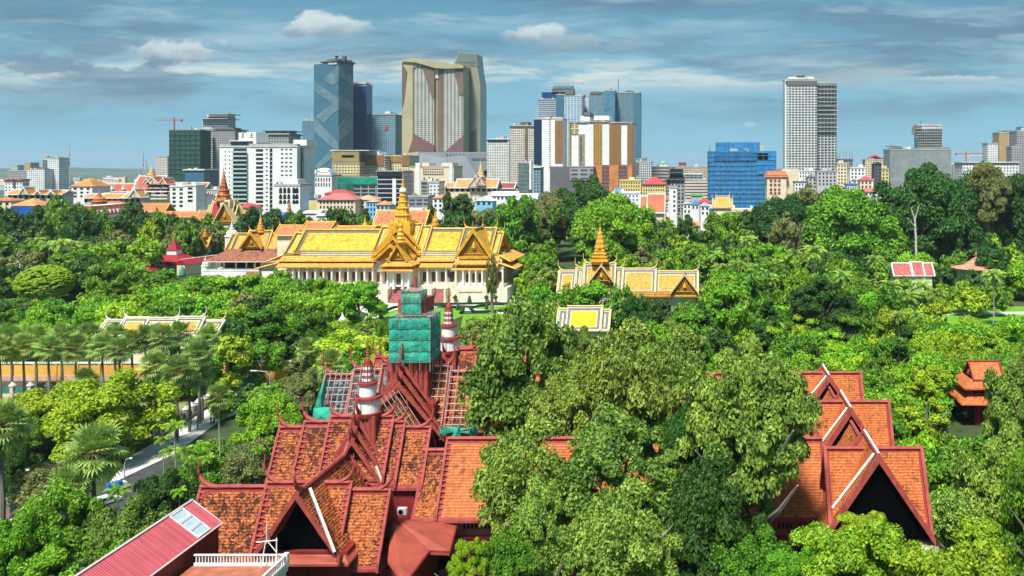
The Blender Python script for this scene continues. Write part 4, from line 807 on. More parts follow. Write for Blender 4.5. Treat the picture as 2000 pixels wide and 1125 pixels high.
fence('peach and green fence along the far side of the dry lawn', G(-80, 776)[:2], G(300, 772)[:2], 11, .9)
fence('short peach and green fence at the street corner by the lamp', G(455, 768)[:2], G(470, 748)[:2], 1, 1)
fence('peach and green fence piece at the far left edge, low in the frame', G(-40, 1050)[:2], G(34, 1000)[:2], 3, .9)
# ------------------------------------------------------------------ the city
GLASS = mat('dark_glass', (.015, .022, .03), .12, .2, .2, spec=.6); CONC = mat('concrete', (.42, .42, .40), .85, .15, .08); DKC = mat('dark_concrete', (.13, .13, .13), .85, .2, .08)
FA = {
 'white': facade('white_block', (.74, .75, .76), (.02, .025, .03), 3.6, 3.5, .45, .45), 'whiteg': facade('white_grid', (.66, .68, .68), (.02, .03, .04), 3.2, 3.6, .68, .66),
 'grey': facade('grey_block', (.34, .35, .35), (.03, .035, .04), 3.4, 3.4, .5, .5), 'greyb': facade('grey_balconies', (.30, .31, .32), (.04, .05, .055), 6.5, 3.4, .8, .6, .6),
 'cream': facade('cream_block', (.70, .60, .42), (.04, .03, .025), 3.8, 3.6, .42, .5), 'beige': facade('beige_block', (.62, .50, .36), (.05, .045, .04), 3.0, 3.6, .6, .52),
 'brownw': facade('brown_white_grid', (.66, .60, .54), (.06, .035, .03), 3.2, 3.5, .6, .5), 'tan': facade('tan_tower', (.52, .34, .17), (.14, .09, .05), 3.2, 3.2, .4, .6),
 'green': facade('green_net_block', (.012, .075, .06), (.008, .04, .035), 5, 3.6, .7, .35, .6, grough=.8), 'blue': facade('blue_net_block', (.02, .20, .50), (.005, .03, .10), 4.6, 3.6, .42, .5, .8, (.03, .34, .62), grough=.7),
 'bglass': facade('blue_glass', (.05, .13, .20), (.045, .14, .21), 3.2, 3.8, .86, .8, .35, (.10, .23, .30), .12, .3, .35), 'dblue': facade('deep_blue_glass', (.012, .05, .16), (.008, .04, .17), 4, 3.8, .85, .8, .35, (.01, .08, .26), .12, .3),
 'tglass': facade('teal_glass', (.20, .32, .38), (.03, .10, .16), 3.4, 3.6, .6, .62, .5, (.08, .2, .28)), 'gglass': facade('grey_green_glass', (.29, .28, .20), (.25, .26, .19), 3.6, 3.8, .9, .86, .5, (.31, .31, .24), .2, .4, .2),
 'rib': facade('brown_ribs', (.30, .15, .05), (.18, .085, .03), 2.6, 900, .45, 1.0, .2, wrough=.5, grough=.5), 'ribg': facade('gold_ribs', (.42, .26, .05), (.2, .11, .03), 2.6, 900, .45, 1.0, .2, wrough=.5, grough=.5),
 'slot': facade('slot_block', (.30, .30, .31), (.045, .045, .05), 12, 5.2, .7, .45, .3), 'stripe': facade('striped_low_block', (.68, .62, .55), (.12, .07, .06), 500, 4.2, 1, .45, .2),
 'naga': facade('yellow_beige_grid', (.70, .58, .33), (.10, .08, .05), 4.2, 4.0, .62, .5, .4), 'phn': facade('residence_grid', (.42, .43, .38), (.03, .03, .03), 6.8, 3.7, .42, .55, .3), 'bw': facade('white_tower_grid', (.62, .64, .62), (.025, .03, .035), 5.2, 4.1, .72, .62, .6, (.10, .13, .16)),
 'balc': facade('balcony_bands', (.46, .50, .54), (.05, .08, .11), 60, 3.5, .97, .5, .3), 'black': facade('black_glass_bands', (.72, .73, .74), (.012, .015, .03), 60, 4.6, .99, .84, .2, (.03, .035, .06)),
 'yellow': facade('yellow_school', (.74, .62, .26), (.12, .09, .06), 3.6, 4.2, .5, .4), 'blank': mat('plain_render', (.70, .70, .69), .7, .08, .05), 'greyp': mat('grey_plain', (.27, .29, .32), .6, .12, .03), 'slatep': mat('slate_panel', (.14, .135, .145), .6, .1, .05),
}
LAMPS_ = mat('steel_tank', (.5, .52, .55), .3, .1, 1, .7)
RG2 = random.Random(9)
def bld(name, label, px0, px1, pt, Y, D, fk, ex=(), cat='building', par=1.2, group=None, pm=None):
    f = FA[fk] if isinstance(fk, str) else fk; x0, x1, zt = X(px0, Y), X(px1, Y), Z(pt, Y); t = thing(name, label, cat, ((x0+x1)/2, Y+D/2, 0), group)
    b = MB(); b.box(x0, x1, Y, Y+D, 0, zt, 0, 1); b.build('wall', [f, CONC], t)
    if par:
        b = MB(); q = .4
        for a in ((x0-q, x1+q, Y-q, Y+q), (x0-q, x1+q, Y+D-q, Y+D+q), (x0-q, x0+q, Y+q, Y+D-q), (x1-q, x1+q, Y+q, Y+D-q)): b.box(a[0], a[1], a[2], a[3], zt-.6, zt+par)
        b.build('parapet', pm or CONC, t)
    for e in ex: part(t, Y, D, *e)
    for k in range(RG2.randint(1, 3)):
        w_ = (x1-x0)*RG2.uniform(.05, .12); xx = RG2.uniform(x0+w_, x1-w_); yy = Y+D*RG2.uniform(.05, .13); b = MB(); b.box(xx-w_/2, xx+w_/2, yy-1.2, yy+1.2, zt+.02, zt+RG2.uniform(2, 4.5)); b.build('rooftop_unit', RG2.choice([CONC, DKC, WHITEW]), t)
    return t
def part(t, Y, D, kind, a, b_, c, d=None, m=None, nm=None):
    """('box', px0, px1, py_top, py_bottom, material)  rooftop or wall-mounted volume"""
    m = FA.get(m, m) if isinstance(m, str) else m; q = MB()
    if kind == 'box': y0 = Y+D*.15; q.box(X(a, y0), X(b_, y0), y0, Y+D*.8, Z(d, Y) if d else 0, Z(c, y0)); return q.build(nm or 'roof_block', m or CONC, t)
    if kind == 'face': q.box(X(a, Y), X(b_, Y), Y-.9, Y-.02, Z(d, Y), Z(c, Y)); return q.build(nm or 'wall_panel', m or CONC, t)
    if kind == 'slab': q.box(X(a, Y), X(b_, Y), Y-1.6, Y+D+1.6, Z(c, Y)-1, Z(c, Y)); return q.build(nm or 'roof_slab', m or CONC, t)
    if kind == 'mast': q.tube([(X(a, Y), Y+D*.4, Z(b_, Y)), (X(a, Y), Y+D*.4, Z(c, Y))], d or .5, 4); return q.build(nm or 'mast', m or DKC, t)
def wins(t, px0, px1, p0, p1, Y, nx, nz, fx=.5, fz=.5, m=None, nm='window', pro=.12):
    x0, x1, z1, z0 = X(px0, Y), X(px1, Y), Z(p0, Y), Z(p1, Y); cw, ch = (x1-x0)/nx, (z1-z0)/nz
    q = MB(); q.box(-cw*fx/2, cw*fx/2, -pro, -.02, -ch*fz/2, ch*fz/2); me = q.mesh(nm, m or GLASS)
    for i in range(nx):
        for j in range(nz): link(nm, me, t, (x0+cw*(i+.5), Y, z0+ch*(j+.5)))
def crane(label, px, pbase, ptop, jl, jr, Y, m):
    t = thing('tower_crane', label, 'crane', (X(px, Y), Y, 0), 'tower cranes on the skyline'); r = Y*.0007
    b = MB(); zt = Z(ptop, Y); b.box(X(px, Y)-r, X(px, Y)+r, Y-r, Y+r, Z(pbase, Y)-4, zt+3*r); b.build('mast', m, t)
    b = MB(); b.tube([(X(jl, Y), Y, zt), (X(jr, Y), Y, zt)], r*.8, 4); b.tube([(X(px, Y), Y, zt+5*r), (X((jl*2+px)/3, Y), Y, zt+r)], r*.25, 4); b.tube([(X(px, Y), Y, zt+5*r), (X(jr, Y), Y, zt+r)], r*.25, 4); b.build('jib', m, t)
    e = jr if abs(jr-px) < abs(jl-px) else jl; b = MB(); b.box(min(X(e, Y), X(e, Y)+3*r), max(X(e, Y), X(e, Y)+3*r), Y-2*r, Y+2*r, zt-3*r, zt+r); b.build('counterweight', m, t)
def roofm(name, c): return mat(name, c, .7, .2, .1)
RR = roofm('crimson_roof', (.48, .06, .07)); PR = roofm('rose_roof', (.48, .14, .13)); OR_ = roofm('orange_roof', (.60, .24, .09)); BR = roofm('brick_roof', (.46, .12, .055)); BLU = roofm('blue_sheet', (.04, .17, .50)); WR_ = roofm('white_sheet', (.74, .75, .76)); PK = roofm('peach_roof', (.60, .32, .21)); MR = roofm('maroon_roof', (.25, .06, .06))
WM = {'w': mat('white_house', (.76, .76, .75), .7, .08, .1), 'c': mat('cream_house', (.72, .62, .44), .7, .1, .1), 'g': mat('grey_house', (.45, .46, .47), .7, .12, .1), 'b': mat('blue_house', (.22, .50, .72), .7, .08, .1), 'y': mat('yellow_house', (.68, .55, .22), .7, .1, .1), 'd': mat('dark_house', (.10, .10, .11), .7, .1, .1)}
def house(name, label, px0, px1, pe, pr, Y, D, wk, rm, kind='hip', nx=4, nz=3, cat='house', group=None, win=None, fz=.55):
    x0, x1, ze, zr = X(px0, Y), X(px1, Y), Z(pe, Y), Z(pr, Y); t = thing(name, label, cat, ((x0+x1)/2, Y+D/2, 0), group)
    b = MB(); b.box(x0, x1, Y, Y+D, 0, ze); b.build('wall', WM[wk], t); b = MB()
    if kind == 'hip': hiproof(b, x0, x1, Y, Y+D, ze, zr, 0, (x1-x0)*.03+.4)
    elif kind == 'gable': b.ext([(Y-.8, ze-.2), (Y+D+.8, ze-.2), (Y+D/2, zr)], x0-.6, x1+.6, 0, 'x')
    elif kind == 'gabley': b.ext([(x0-.8, ze-.2), (x1+.8, ze-.2), ((x0+x1)/2, zr)], Y-.6, Y+D+.6, 0, 'y')
    else: b.box(x0-.5, x1+.5, Y-.5, Y+D+.5, ze, max(ze+.5, zr))
    b.build('roof', rm, t)
    if kind == 'flat' and x1-x0 > 6:
        xx = RG2.uniform(x0+2, x1-2); zt = max(ze+.5, zr); b = MB(); b.tube([(xx, Y+3, zt+.6), (xx, Y+3, zt+2.6)], 1.0, 10); b.build('water_tank', RG2.choice([LAMPS_, WHITEW]), t)
        b = MB(); xb = RG2.uniform(x0+2, x1-3); b.box(xb, xb+(x1-x0)*.25, Y+D*.4, Y+D*.8, zt, zt+2.4); b.build('stair_head', WM[wk], t)
    if nx: wins(t, px0+(px1-px0)*.04, px1-(px1-px0)*.04, pe+1, pe+nz*Y*.0+1+nz*(3.6*F/Y), Y, nx, nz, .45, fz, win)
    return t
# --- left horizon
bld('apartment_tower', 'white twin-shaded tower standing highest at far left', 84, 115, 309, 1500, 24, 'white', [('box', 90, 112, 307, 309.5, DKC), ('face', 84, 92, 312, 352, 'slatep')])
bld('office_block', 'low wide white building left of the far-left white tower', 52, 87, 331, 1480, 30, 'white', [('box', 54, 84, 329, 332, DKC)])
bld('office_block', 'low dark grey building at far left with flat top', 15, 51, 334, 1700, 30, 'grey'); bld('office_block', 'little brownish block rising above the low dark grey one', 47, 59, 318, 2200, 30, 'tan'); bld('office_block', 'small pale block at far left on the horizon', 20, 34, 323, 2300, 30, 'whiteg')
bld('water_tower_house', 'white block with red flat cap, the left one of two', 9, 25, 352, 900, 9, 'white', [('slab', 8, 26, 350, None, RR)]); bld('water_tower_house', 'white block with red flat cap, the right one of two', 31, 44, 352, 900, 9, 'white', [('slab', 30, 45, 350, None, RR)])
for px, pt, pb, lb in ((136, 281, 331, 'tall red and white lattice mast on the left horizon'), (280, 298, 330, 'shorter thin mast near the red palace roofs'), (286, 311, 345, 'pale grey obelisk-like tower beside the gold spired roof')):
    Y = 2200; b = MB(); t = thing('radio_mast' if px != 286 else 'monument', lb, 'mast' if px != 286 else 'tower', (X(px, Y), Y, 0))
    n = 6
    for k in range(n): z0, z1 = Z(pb, Y)*(0 if k == 0 else 1)+(Z(pt, Y)-Z(pb, Y))*k/n, Z(pb, Y)+(Z(pt, Y)-Z(pb, Y))*(k+1)/n; b = MB(); rr = (1.6 if px != 286 else 3.2)*(1-.1*k); b.tube([(X(px, Y), Y, max(0, z0)), (X(px, Y), Y, z1)], [rr, rr*.9], 4); b.build('mast_section', (RR if k % 2 else CONC) if px != 286 else CONC, t)
bld('apartment_block', 'grey-brown slab block left of the green netted tower', 303, 327, 306, 1700, 28, 'brownw')
t = bld('netted_tower', 'dark green netted tower under construction below the crane', 331, 392, 255, 1150, 24, 'green', [('mast', 365, 255, 246, .6)], pm=DKC)
for k in range(7): b = MB(); xx = X(331+k*10, 1149.5); b.tube([(xx, 1149.3, Z(345, 1150)), (xx, 1149.3, Z(254, 1150))], .35, 4); b.build('net_seam', mat('net_seam_green', (.03, .11, .09), .8), t)
for k in range(9): b = MB(); zz = Z(263+k*9.5, 1150); b.tube([(X(331, 1150), 1149.2, zz), (X(392, 1150), 1149.2, zz)], .3, 4); b.build('net_seam', mat('net_seam_green', (.03, .11, .09), .8), t)
RC = mat('crane_red', (.40, .16, .12), .6, .1); crane('tower crane with long left jib on the green netted tower', 340, 256, 234, 304, 352, 1180, RC); crane('slim tower crane over the teal glass towers', 1116, 190, 161, 1070, 1134, 1500, mat('crane_pale', (.6, .45, .40), .6, .1)); crane('small red crane low on the right horizon', 1887, 318, 300, 1866, 1918, 1500, RC); crane('paler small crane just left of the tan tower', 1893, 318, 305, 1888, 1930, 1700, mat('crane_pale', (.6, .45, .40), .6, .1))
bld('apartment_tower', 'ornate pale tower with stepped crown left of the white apartment complex', 395, 432, 252, 1250, 30, 'whiteg', [('box', 396, 446, 228, 254, 'whiteg'), ('slab', 392, 446, 231), ('box', 405, 445, 224, 229, WM['w']), ('slab', 403, 447, 222)])
bld('apartment_tower', 'brown-grey slab with dark flat cap partly behind the ornate pale tower', 415, 459, 256, 1180, 30, 'grey', [('slab', 412, 462, 252, None, DKC), ('box', 420, 456, 249, 256, 'slatep')])
bld('glass_hall', 'low glass hall with a slanting white roof below the green netted tower', 361, 398, 332, 1000, 30, 'bglass', [('slab', 358, 401, 331, None, WR_)])
# white apartment complex
t = bld('white_apartments', 'broad white apartment complex with pale green balconies and two rooftop signs', 429, 580, 283, 800, 36, WM['w'], [('box', 466, 482, 259, 284, WM['w']), ('box', 483, 500, 258, 284, WM['w']), ('box', 573, 599, 273, 284, WM['w'])])
Y = 800.
b = MB(); b.box(X(580, Y), X(600, Y+20), Y+8, Y+36, 0, Z(275, Y)); b.build('side_wing', WM['w'], t); b = MB(); b.box(X(582, Y+8), X(594, Y+8), Y+7.4, Y+7.9, 0, Z(289, Y)); b.build('grey_panel', mat('grey_panel', (.10, .11, .11), .6, .1), t)
BG = mat('pale_green_balcony', (.38, .52, .49), .5, .1); 
for k in range(15):
    z = Z(290+k*8.35, Y)
    b = MB(); b.box(X(454, Y), X(484, Y), Y-2.6, Y-.9, z-4.0, z-2.6); b.build('balcony', BG, t); b = MB(); b.box(X(456, Y), X(482, Y), Y-.2, Y-.02, z-2.4, z+.1); b.build('window', GLASS, t)
    b = MB(); b.box(X(500, Y), X(514, Y), Y-.2, Y-.02, z-3, z-.6); b.build('window', GLASS, t); b = MB(); b.box(X(527, Y), X(532, Y), Y-.2, Y-.02, z-3.4, z); b.build('window', GLASS, t)
wins(t, 436, 452, 292, 415, Y, 2, 15, .22, .35); wins(t, 547, 572, 288, 413, Y, 3, 15, .55, .32); wins(t, 517, 525, 288, 413, Y, 1, 15, .5, .3)
b = MB(); b.box(X(452, Y), X(486, Y), Y-1, Y+20, Z(283, Y), Z(276, Y)); b.build('penthouse', GLASS, t); b = MB(); b.box(X(450, Y), X(488, Y), Y-1.6, Y+21, Z(276, Y), Z(276, Y)+.8); b.build('penthouse_roof', WM['w'], t)
b = MB(); b.box(X(428, Y), X(582, Y), Y-.8, Y-.3, Z(286.5, Y), Z(285, Y)); b.build('cornice', WM['w'], t); b = MB(); b.box(X(502, Y), X(530, Y), Y-.3, Y-.02, Z(284, Y), Z(279, Y)); b.build('window', GLASS, t)
for pa in (474, 491):   # emblem and lettering blocks on the two rooftop signs
    b = MB(); yy = Y+36*.15-.3; b.tube([(X(pa, yy)-.6, yy, Z(265, yy)), (X(pa, yy)+.5, yy, Z(263, yy)), (X(pa, yy)-.2, yy, Z(261, yy)), (X(pa, yy)+.8, yy, Z(260.5, yy))], .45, 5); b.box(X(pa-3, yy), X(pa+3, yy), yy-.1, yy+.2, Z(268.4, yy), Z(267, yy)); b.build('sign_emblem', DKC, t)
bld('crowned_tower', 'round-crowned grey tower showing just above the white apartment complex', 518, 564, 262, 1000, 30, 'grey', [('slab', 514, 568, 262, None, DKC), ('box', 518, 564, 256, 262, GLASS), ('slab', 515, 567, 255, None, DKC), ('mast', 522, 275, 255, .8), ('mast', 560, 275, 255, .8)])
t = bld('arched_hotel', 'white hotel with rows of arched windows in front of the white apartments', 536, 586, 362, 700, 20, WM['w'], [('box', 540, 582, 350, 363, WM['w'])]); b = MB()
for k, px in enumerate((548, 556, 564, 574, 580)):
    for pz, h in ((371, 7), (384, 5), (395, 3)): b = MB(); xx, zz = X(px, 699.8), Z(pz, 700); w_ = 1.3; b.face([(xx-w_, 699.8, zz-h*.4), (xx+w_, 699.8, zz-h*.4), (xx+w_, 699.8, zz+.8), (xx+w_*.6, 699.8, zz+1.8), (xx, 699.8, zz+2.2), (xx-w_*.6, 699.8, zz+1.8), (xx-w_, 699.8, zz+.8)]); b.build('arched_window', GLASS, t)
# --- centre skyline
def plane_pt(px, py, A, B, pro=0.):
    k = (px-CX)/F; ax_, ay_ = A; bx, by = B; den = (bx-ax_)-k*(by-ay_); s = (k*ay_-ax_)/den; y = ay_+(by-ay_)*s; d = math.hypot(bx-ax_, by-ay_); nx, ny = (by-ay_)/d, -(bx-ax_)/d
    if ny > 0: nx, ny = -nx, -ny
    return (k*y+nx*pro, y+ny*pro, Z(py, y))
def wallpoly(t, nm, pts, A, B, m, pro=.6):
    q = MB(); f = [plane_pt(*p, A, B, pro) for p in pts]; r = [plane_pt(*p, A, B, 0) for p in pts]; q.face(f, 0, [(p[0], p[2]) for p in f])
    for i in range(len(f)): j = (i+1) % len(f); q.face([f[i], f[j], r[j], r[i]])
    return q.build(nm, m, t)
t = thing('glass_tower', 'tall blue glass tower with pale zigzag bands and dark roof deck', 'skyscraper', (X(655, 1420), 1425, 0))
c0, c1, c2 = (X(613, 1422), 1422), (X(661, 1400), 1400), (X(690, 1432), 1432); c3 = (c2[0]-20, 1470); c4 = (c0[0]+5, 1465)
b = MB(); b.prism([c0, c1, c2, c3, c4], 0, Z(124, 1410), 0, 1); b.build('wall', [FA['bglass'], DKC], t)
PB = mat('pale_glass_band', (.13, .22, .26), .25, .2, .05, spec=.6)
for pts, A, B in (([(661, 128), (631, 155), (650, 167), (661, 158)], c0, c1), ([(661, 128), (689, 150), (689, 170), (667, 153), (661, 158)], c1, c2), ([(614, 159), (661, 192), (661, 214), (632, 240), (616, 228), (648, 203), (614, 177)], c0, c1), ([(661, 192), (668, 184), (689, 205), (689, 225), (670, 209), (661, 214)], c1, c2),
                  ([(614, 230), (661, 280), (661, 300), (622, 330), (614, 326), (650, 290), (614, 256)], c0, c1), ([(661, 280), (689, 250), (689, 238), (672, 232), (668, 240), (661, 250)], c1, c2), ([(661, 300), (689, 330), (689, 312), (661, 280)], c1, c2)): wallpoly(t, 'zigzag_band', pts, A, B, PB, .5)
b = MB(); b.prism([(X(622, 1412), 1418), (X(660, 1396), 1396), (X(692, 1425), 1430), (X(680, 1440), 1460), (X(630, 1440), 1460)], Z(121, 1410), Z(119, 1410)); b.prism([(X(633, 1412), 1420), (X(655, 1404), 1404), (X(686, 1425), 1430), (X(670, 1440), 1450), (X(640, 1440), 1450)], Z(124, 1410), Z(115, 1410)); b.build('roof_deck', DKC, t)
b = MB(); b.lathe(X(655, 1410), 1415, [(1, Z(118, 1410)), (1.2, Z(112.5, 1410)), (3.4, Z(109.5, 1410)), (3.4, Z(108.5, 1410)), (0, Z(108.5, 1410))], 8); b.build('roof_funnel', DKC, t); b = MB(); b.box(X(669, 1415), X(675, 1415), 1412, 1420, Z(118, 1410), Z(109, 1410)); b.build('roof_block', DKC, t)
lettering('MORGAN', t, (X(650, 1404.2), 1403.4, Z(126, 1404)), 4.4, mat('sign_white', (.8, .8, .8), .5, 0), math.atan2(c1[1]-c0[1], c1[0]-c0[0]))
bld('glass_tower', 'deep blue glass tower tucked behind the zigzag tower on its right', 688, 716, 167, 1480, 26, 'dblue', [('box', 690, 714, 160, 168, CONC), ('slab', 688, 717, 163)], pm=CONC)
bld('glass_tower', 'low blue-grey glass slab left of the zigzag tower', 590, 613, 236, 1500, 30, facade('ribbed_blue_glass', (.16, .26, .34), (.05, .13, .22), 3, 3.8, .5, .98, .3), pm=CONC)
t = bld('balcony_tower', 'grey-blue balcony tower between the deep blue tower and the big beige towers', 724, 772, 228, 1500, 34, 'tglass', [('box', 736, 770, 222, 229, 'tglass'), ('slab', 722, 774, 224), ('box', 752, 762, 218, 223, WM['w'])]); part(t, 1500, 34, 'face', 752, 758, 246, 254, RR, 'red_sign')
bld('glass_tower', 'narrow dark blue tower at the right shoulder of the balcony tower', 769, 785, 224, 1560, 30, 'dblue')
# the big folded beige twin residence with hotel slab behind
t = thing('twin_residence', 'huge beige and brown folded residence tower with a slot in its roofline', 'skyscraper', (X(845, 1500), 1520, 0)); Y = 1500.
PB1 = mat('beige_panel', (.42, .37, .22), .6, .1, .03); PB2 = mat('brown_panel', (.17, .12, .09), .6, .12, .03); PB3 = mat('plum_panel', (.17, .09, .09), .6, .1, .03)
def pxe(nm, pts, Ya, Yb, m, me=None): q = MB(); q.ext([(X(p[0], Ya), max(0, Z(p[1], Ya))) for p in pts], Ya, Yb, 0 if me is None else 1, 'y', 0); return q.build(nm, [m, me or m], t)
pxe('wing', [(785, 450), (785, 122), (806, 118), (806, 450)], Y, Y+40, PB1, PB1); pxe('wing', [(806, 450), (806, 120), (848, 128), (848, 450)], Y+2, Y+40, FA['phn'], PB1); pxe('wing', [(866, 450), (866, 128), (905, 134), (905, 450)], Y+2, Y+40, FA['phn'], PB1)
pxe('core', [(848, 450), (848, 138), (857, 138), (857, 450)], Y+6, Y+36, PB1); pxe('core', [(857, 450), (857, 128), (866, 128), (866, 450)], Y+4, Y+36, PB2)
pxe('roof_band', [(784, 116), (806, 113), (905, 128), (905, 133), (868, 134), (850, 133), (812, 122), (784, 120)], Y-3, Y+44, PB1)
pxe('wall_fold', [(785, 124), (795, 140), (789, 196), (785, 210)], Y-1.2, Y, PB3); pxe('wall_fold', [(822, 124), (848, 134), (848, 190), (843, 190)], Y+.6, Y+2, PB2); pxe('wall_fold', [(886, 131), (905, 136), (905, 185), (897, 185)], Y+.6, Y+2, PB2); pxe('wall_fold', [(858, 138), (866, 138), (866, 212)], Y+3, Y+4, PB3)
pxe('wall_fold', [(797, 298), (809, 262), (848, 284), (848, 298)], Y-.2, Y+2, PB3); pxe('wall_fold', [(867, 298), (905, 264), (905, 298)], Y+.4, Y+2, PB3); pxe('wall_fold', [(808, 135), (818, 123), (812, 122), (806, 120)], Y+.5, Y+2, FA['gglass']); pxe('wall_panel', [(849, 136), (856, 136), (856, 153), (849, 153)], Y+4, Y+6, WM['c']); pxe('wall_panel', [(806, 122), (812, 124), (812, 133), (806, 133)], Y+.8, Y+2, PB2)
for k in range(3): pxe('core_rib', [(850+k*2.6, 157), (851+k*2.6, 157), (851+k*2.6, 300), (850+k*2.6, 300)], Y+5.2, Y+6, PB2)
bdr = thing('hotel_slab', 'grey-green glass slab with slanted top right behind the beige twin residence', 'skyscraper', (X(920, 1560), 1560, 0)); tt = t; t = bdr
pxe('wall', [(880, 450), (886, 124), (897, 101), (930, 105), (933, 135), (938, 165), (938, 450)], 1545, 1590, FA['gglass'], FA['gglass']); pxe('crown_panel', [(889, 122), (897.5, 103), (928, 106), (930, 122)], 1544, 1545, mat('green_glass', (.13, .19, .17), .2, .1))
pxe('painted_reflection', [(906, 198), (917, 198), (917, 262), (930, 250), (932, 297), (906, 297)], 1544.2, 1545, mat('reflection_tone', (.12, .14, .13), .2, .1, .02))  # a reflection in the glass, painted on as a darker flat panel
for k, pz in enumerate((132, 145, 151, 159, 168, 177)): pxe('window', [(914, pz), (919, pz), (919, pz+1.3), (914, pz+1.3)], 1544.3, 1545, DKC)
lettering('SHANGRI-LA', bdr, (X(917.5, 1544), 1543.6, Z(128.4, 1544)), 6.6, mat('bronze_letters', (.20, .12, .05), .5, 0)); t = tt
pd = thing('mall_podium', 'faceted grey podium below the beige twin residence', 'building', (X(880, 1440), 1440, 0)); t = pd
pxe('wall', [(800, 450), (818, 297), (952, 297), (952, 450)], 1420, 1500, FA['greyp']); pxe('wall', [(785, 450), (785, 300), (819, 296), (812, 330), (800, 450)], 1418, 1490, PB1)
for pts, c in (([(818, 299), (870, 310), (905, 380), (830, 380)], (.33, .36, .40)), ([(905, 300), (952, 299), (952, 345), (930, 340)], (.22, .24, .26)), ([(925, 350), (952, 330), (952, 380), (905, 380)], (.15, .15, .15)), ([(870, 308), (905, 300), (930, 340), (905, 372)], (.30, .33, .36))): pxe('facet_panel', pts, 1419, 1420, mat('facet_%d' % int(c[0]*100), c, .5, .08, .03))
for k in range(6): pxe('round_window', [(871+k*6.4, 301), (873+k*6.4, 299.6), (875+k*6.4, 301), (873+k*6.4, 303)], 1418.4, 1419, DKC)
pxe('window_band', [(921, 309), (951, 309), (951, 313), (921, 313)], 1418.4, 1419, DKC)
bld('casino_hotel', 'yellow-beige gridded hotel block with brown upper band and curved white roof', 649, 702, 318, 1150, 40, 'naga', [('face', 649, 702, 296, 316, mat('gold_brown_band', (.34, .25, .10), .5, .15, .05)), ('slab', 645, 722, 293, None, WR_), ('box', 650, 700, 294, 318, mat('gold_brown_band', (.34, .25, .10), .5, .15, .05)), ('face', 668, 692, 303, 308, GLASS)])
bld('casino_hotel', 'brown ribbed and cream hotel wing right of the gridded casino block', 701, 752, 306, 1170, 40, FA['brownw'], [('face', 709, 750, 303, 324, FA['rib']), ('box', 712, 740, 296, 306, WM['w'])]); bld('casino_hotel', 'cream hotel with round ribbed drum and white curved top behind the golden needle', 750, 800, 305, 1190, 40, 'cream', [('face', 751, 783, 305, 317, FA['ribg']), ('face', 785, 801, 303, 324, FA['rib']), ('box', 752, 782, 303, 306, WR_)])
bld('beige_complex', 'cream building with buttress-like towers and slotted upper band', 800, 886, 326, 1080, 40, WM['c'], [('face', 826, 866, 328, 340, FA['beige']), ('face', 812, 820, 318, 400, WM['w']), ('face', 878, 884, 318, 400, WM['w']), ('box', 811, 822, 318, 327, WM['c']), ('box', 824, 838, 318, 327, WM['c']), ('box', 862, 884, 318, 327, WM['c']), ('face', 803, 808, 334, 380, 'slatep')])
t = bld('classical_building', 'ornate white classical building with domed tops beside the zigzag tower', 602, 648, 343, 950, 26, WM['w'], [('box', 604, 616, 337, 344, WM['w']), ('box', 620, 645, 336, 344, WM['w']), ('box', 624, 641, 331, 337, WM['w'])]); b = MB(); b.lathe(X(609, 960), 962, [(5, Z(337, 950)), (4.6, Z(334, 950)), (2, Z(331, 950)), (.1, Z(330, 950))], 12); b.build('dome', WM['w'], t); b = MB(); b.lathe(X(632, 960), 962, [(8, Z(333, 950)), (7, Z(330, 950)), (3, Z(328.4, 950)), (.1, Z(328, 950))], 12); b.build('dome', WM['w'], t); wins(t, 604, 646, 346, 366, 950, 8, 2, .45, .7)
t = bld('netted_frame_building', 'half-built block wrapped in bright green net on its upper floors', 660, 737, 348, 860, 26, facade('open_frame', (.30, .34, .33), (.02, .03, .03), 8, 4, .85, .7, .3), [('face', 660, 737, 346, 360, mat('green_net', (.01, .30, .20), .7, .3, .1)), ('face', 660, 690, 360, 383, mat('dark_green_net', (.01, .16, .12), .7, .3, .1))])
for k in range(12): part(t, 860, 26, 'mast', 664+k*6, 350, 339, .25)
t = bld('office_tower', 'black glass office block with white floor bands and rooftop trees', 737, 786, 336, 840, 26, 'black', [('face', 767, 774, 349, 400, WM['w']), ('face', 737, 786, 333, 344, GLASS), ('slab', 735, 788, 333, None, CONC)])
wallrest = None
bld('steel_frame_block', 'grey block of glass and concrete decks right of the tall golden needle', 822, 840, 354, 800, 20, 'greyb', [('box', 824, 838, 350, 355, CONC)]); bld('white_slab_house', 'narrow white block with paired windows beside the steel-grey block', 838, 857, 356, 790, 18, 'white', [('box', 836, 850, 349, 357, WM['w'])])
bld('concrete_frame', 'low grey open-floored block just right of the golden needle', 798, 836, 384, 740, 18, 'greyb')
bld('apartment_tower', 'pale gridded tower right of the grey podium', 951, 994, 274, 1300, 30, facade('pale_dots', (.66, .66, .64), (.16, .17, .17), 3.8, 4.4, .55, .6), [('slab', 950, 996, 271, None, WM['w']), ('box', 972, 984, 266, 272, CONC), ('face', 953, 990, 274, 277, GLASS)])
bld('apartment_tower', 'brown-trimmed tower with white windows and a small roof crown', 996, 1043, 246, 1250, 32, 'brownw', [('slab', 994, 1045, 246, None, PB2), ('box', 1016, 1032, 238, 246, PB2), ('face', 1025, 1031, 250, 350, PB2)])
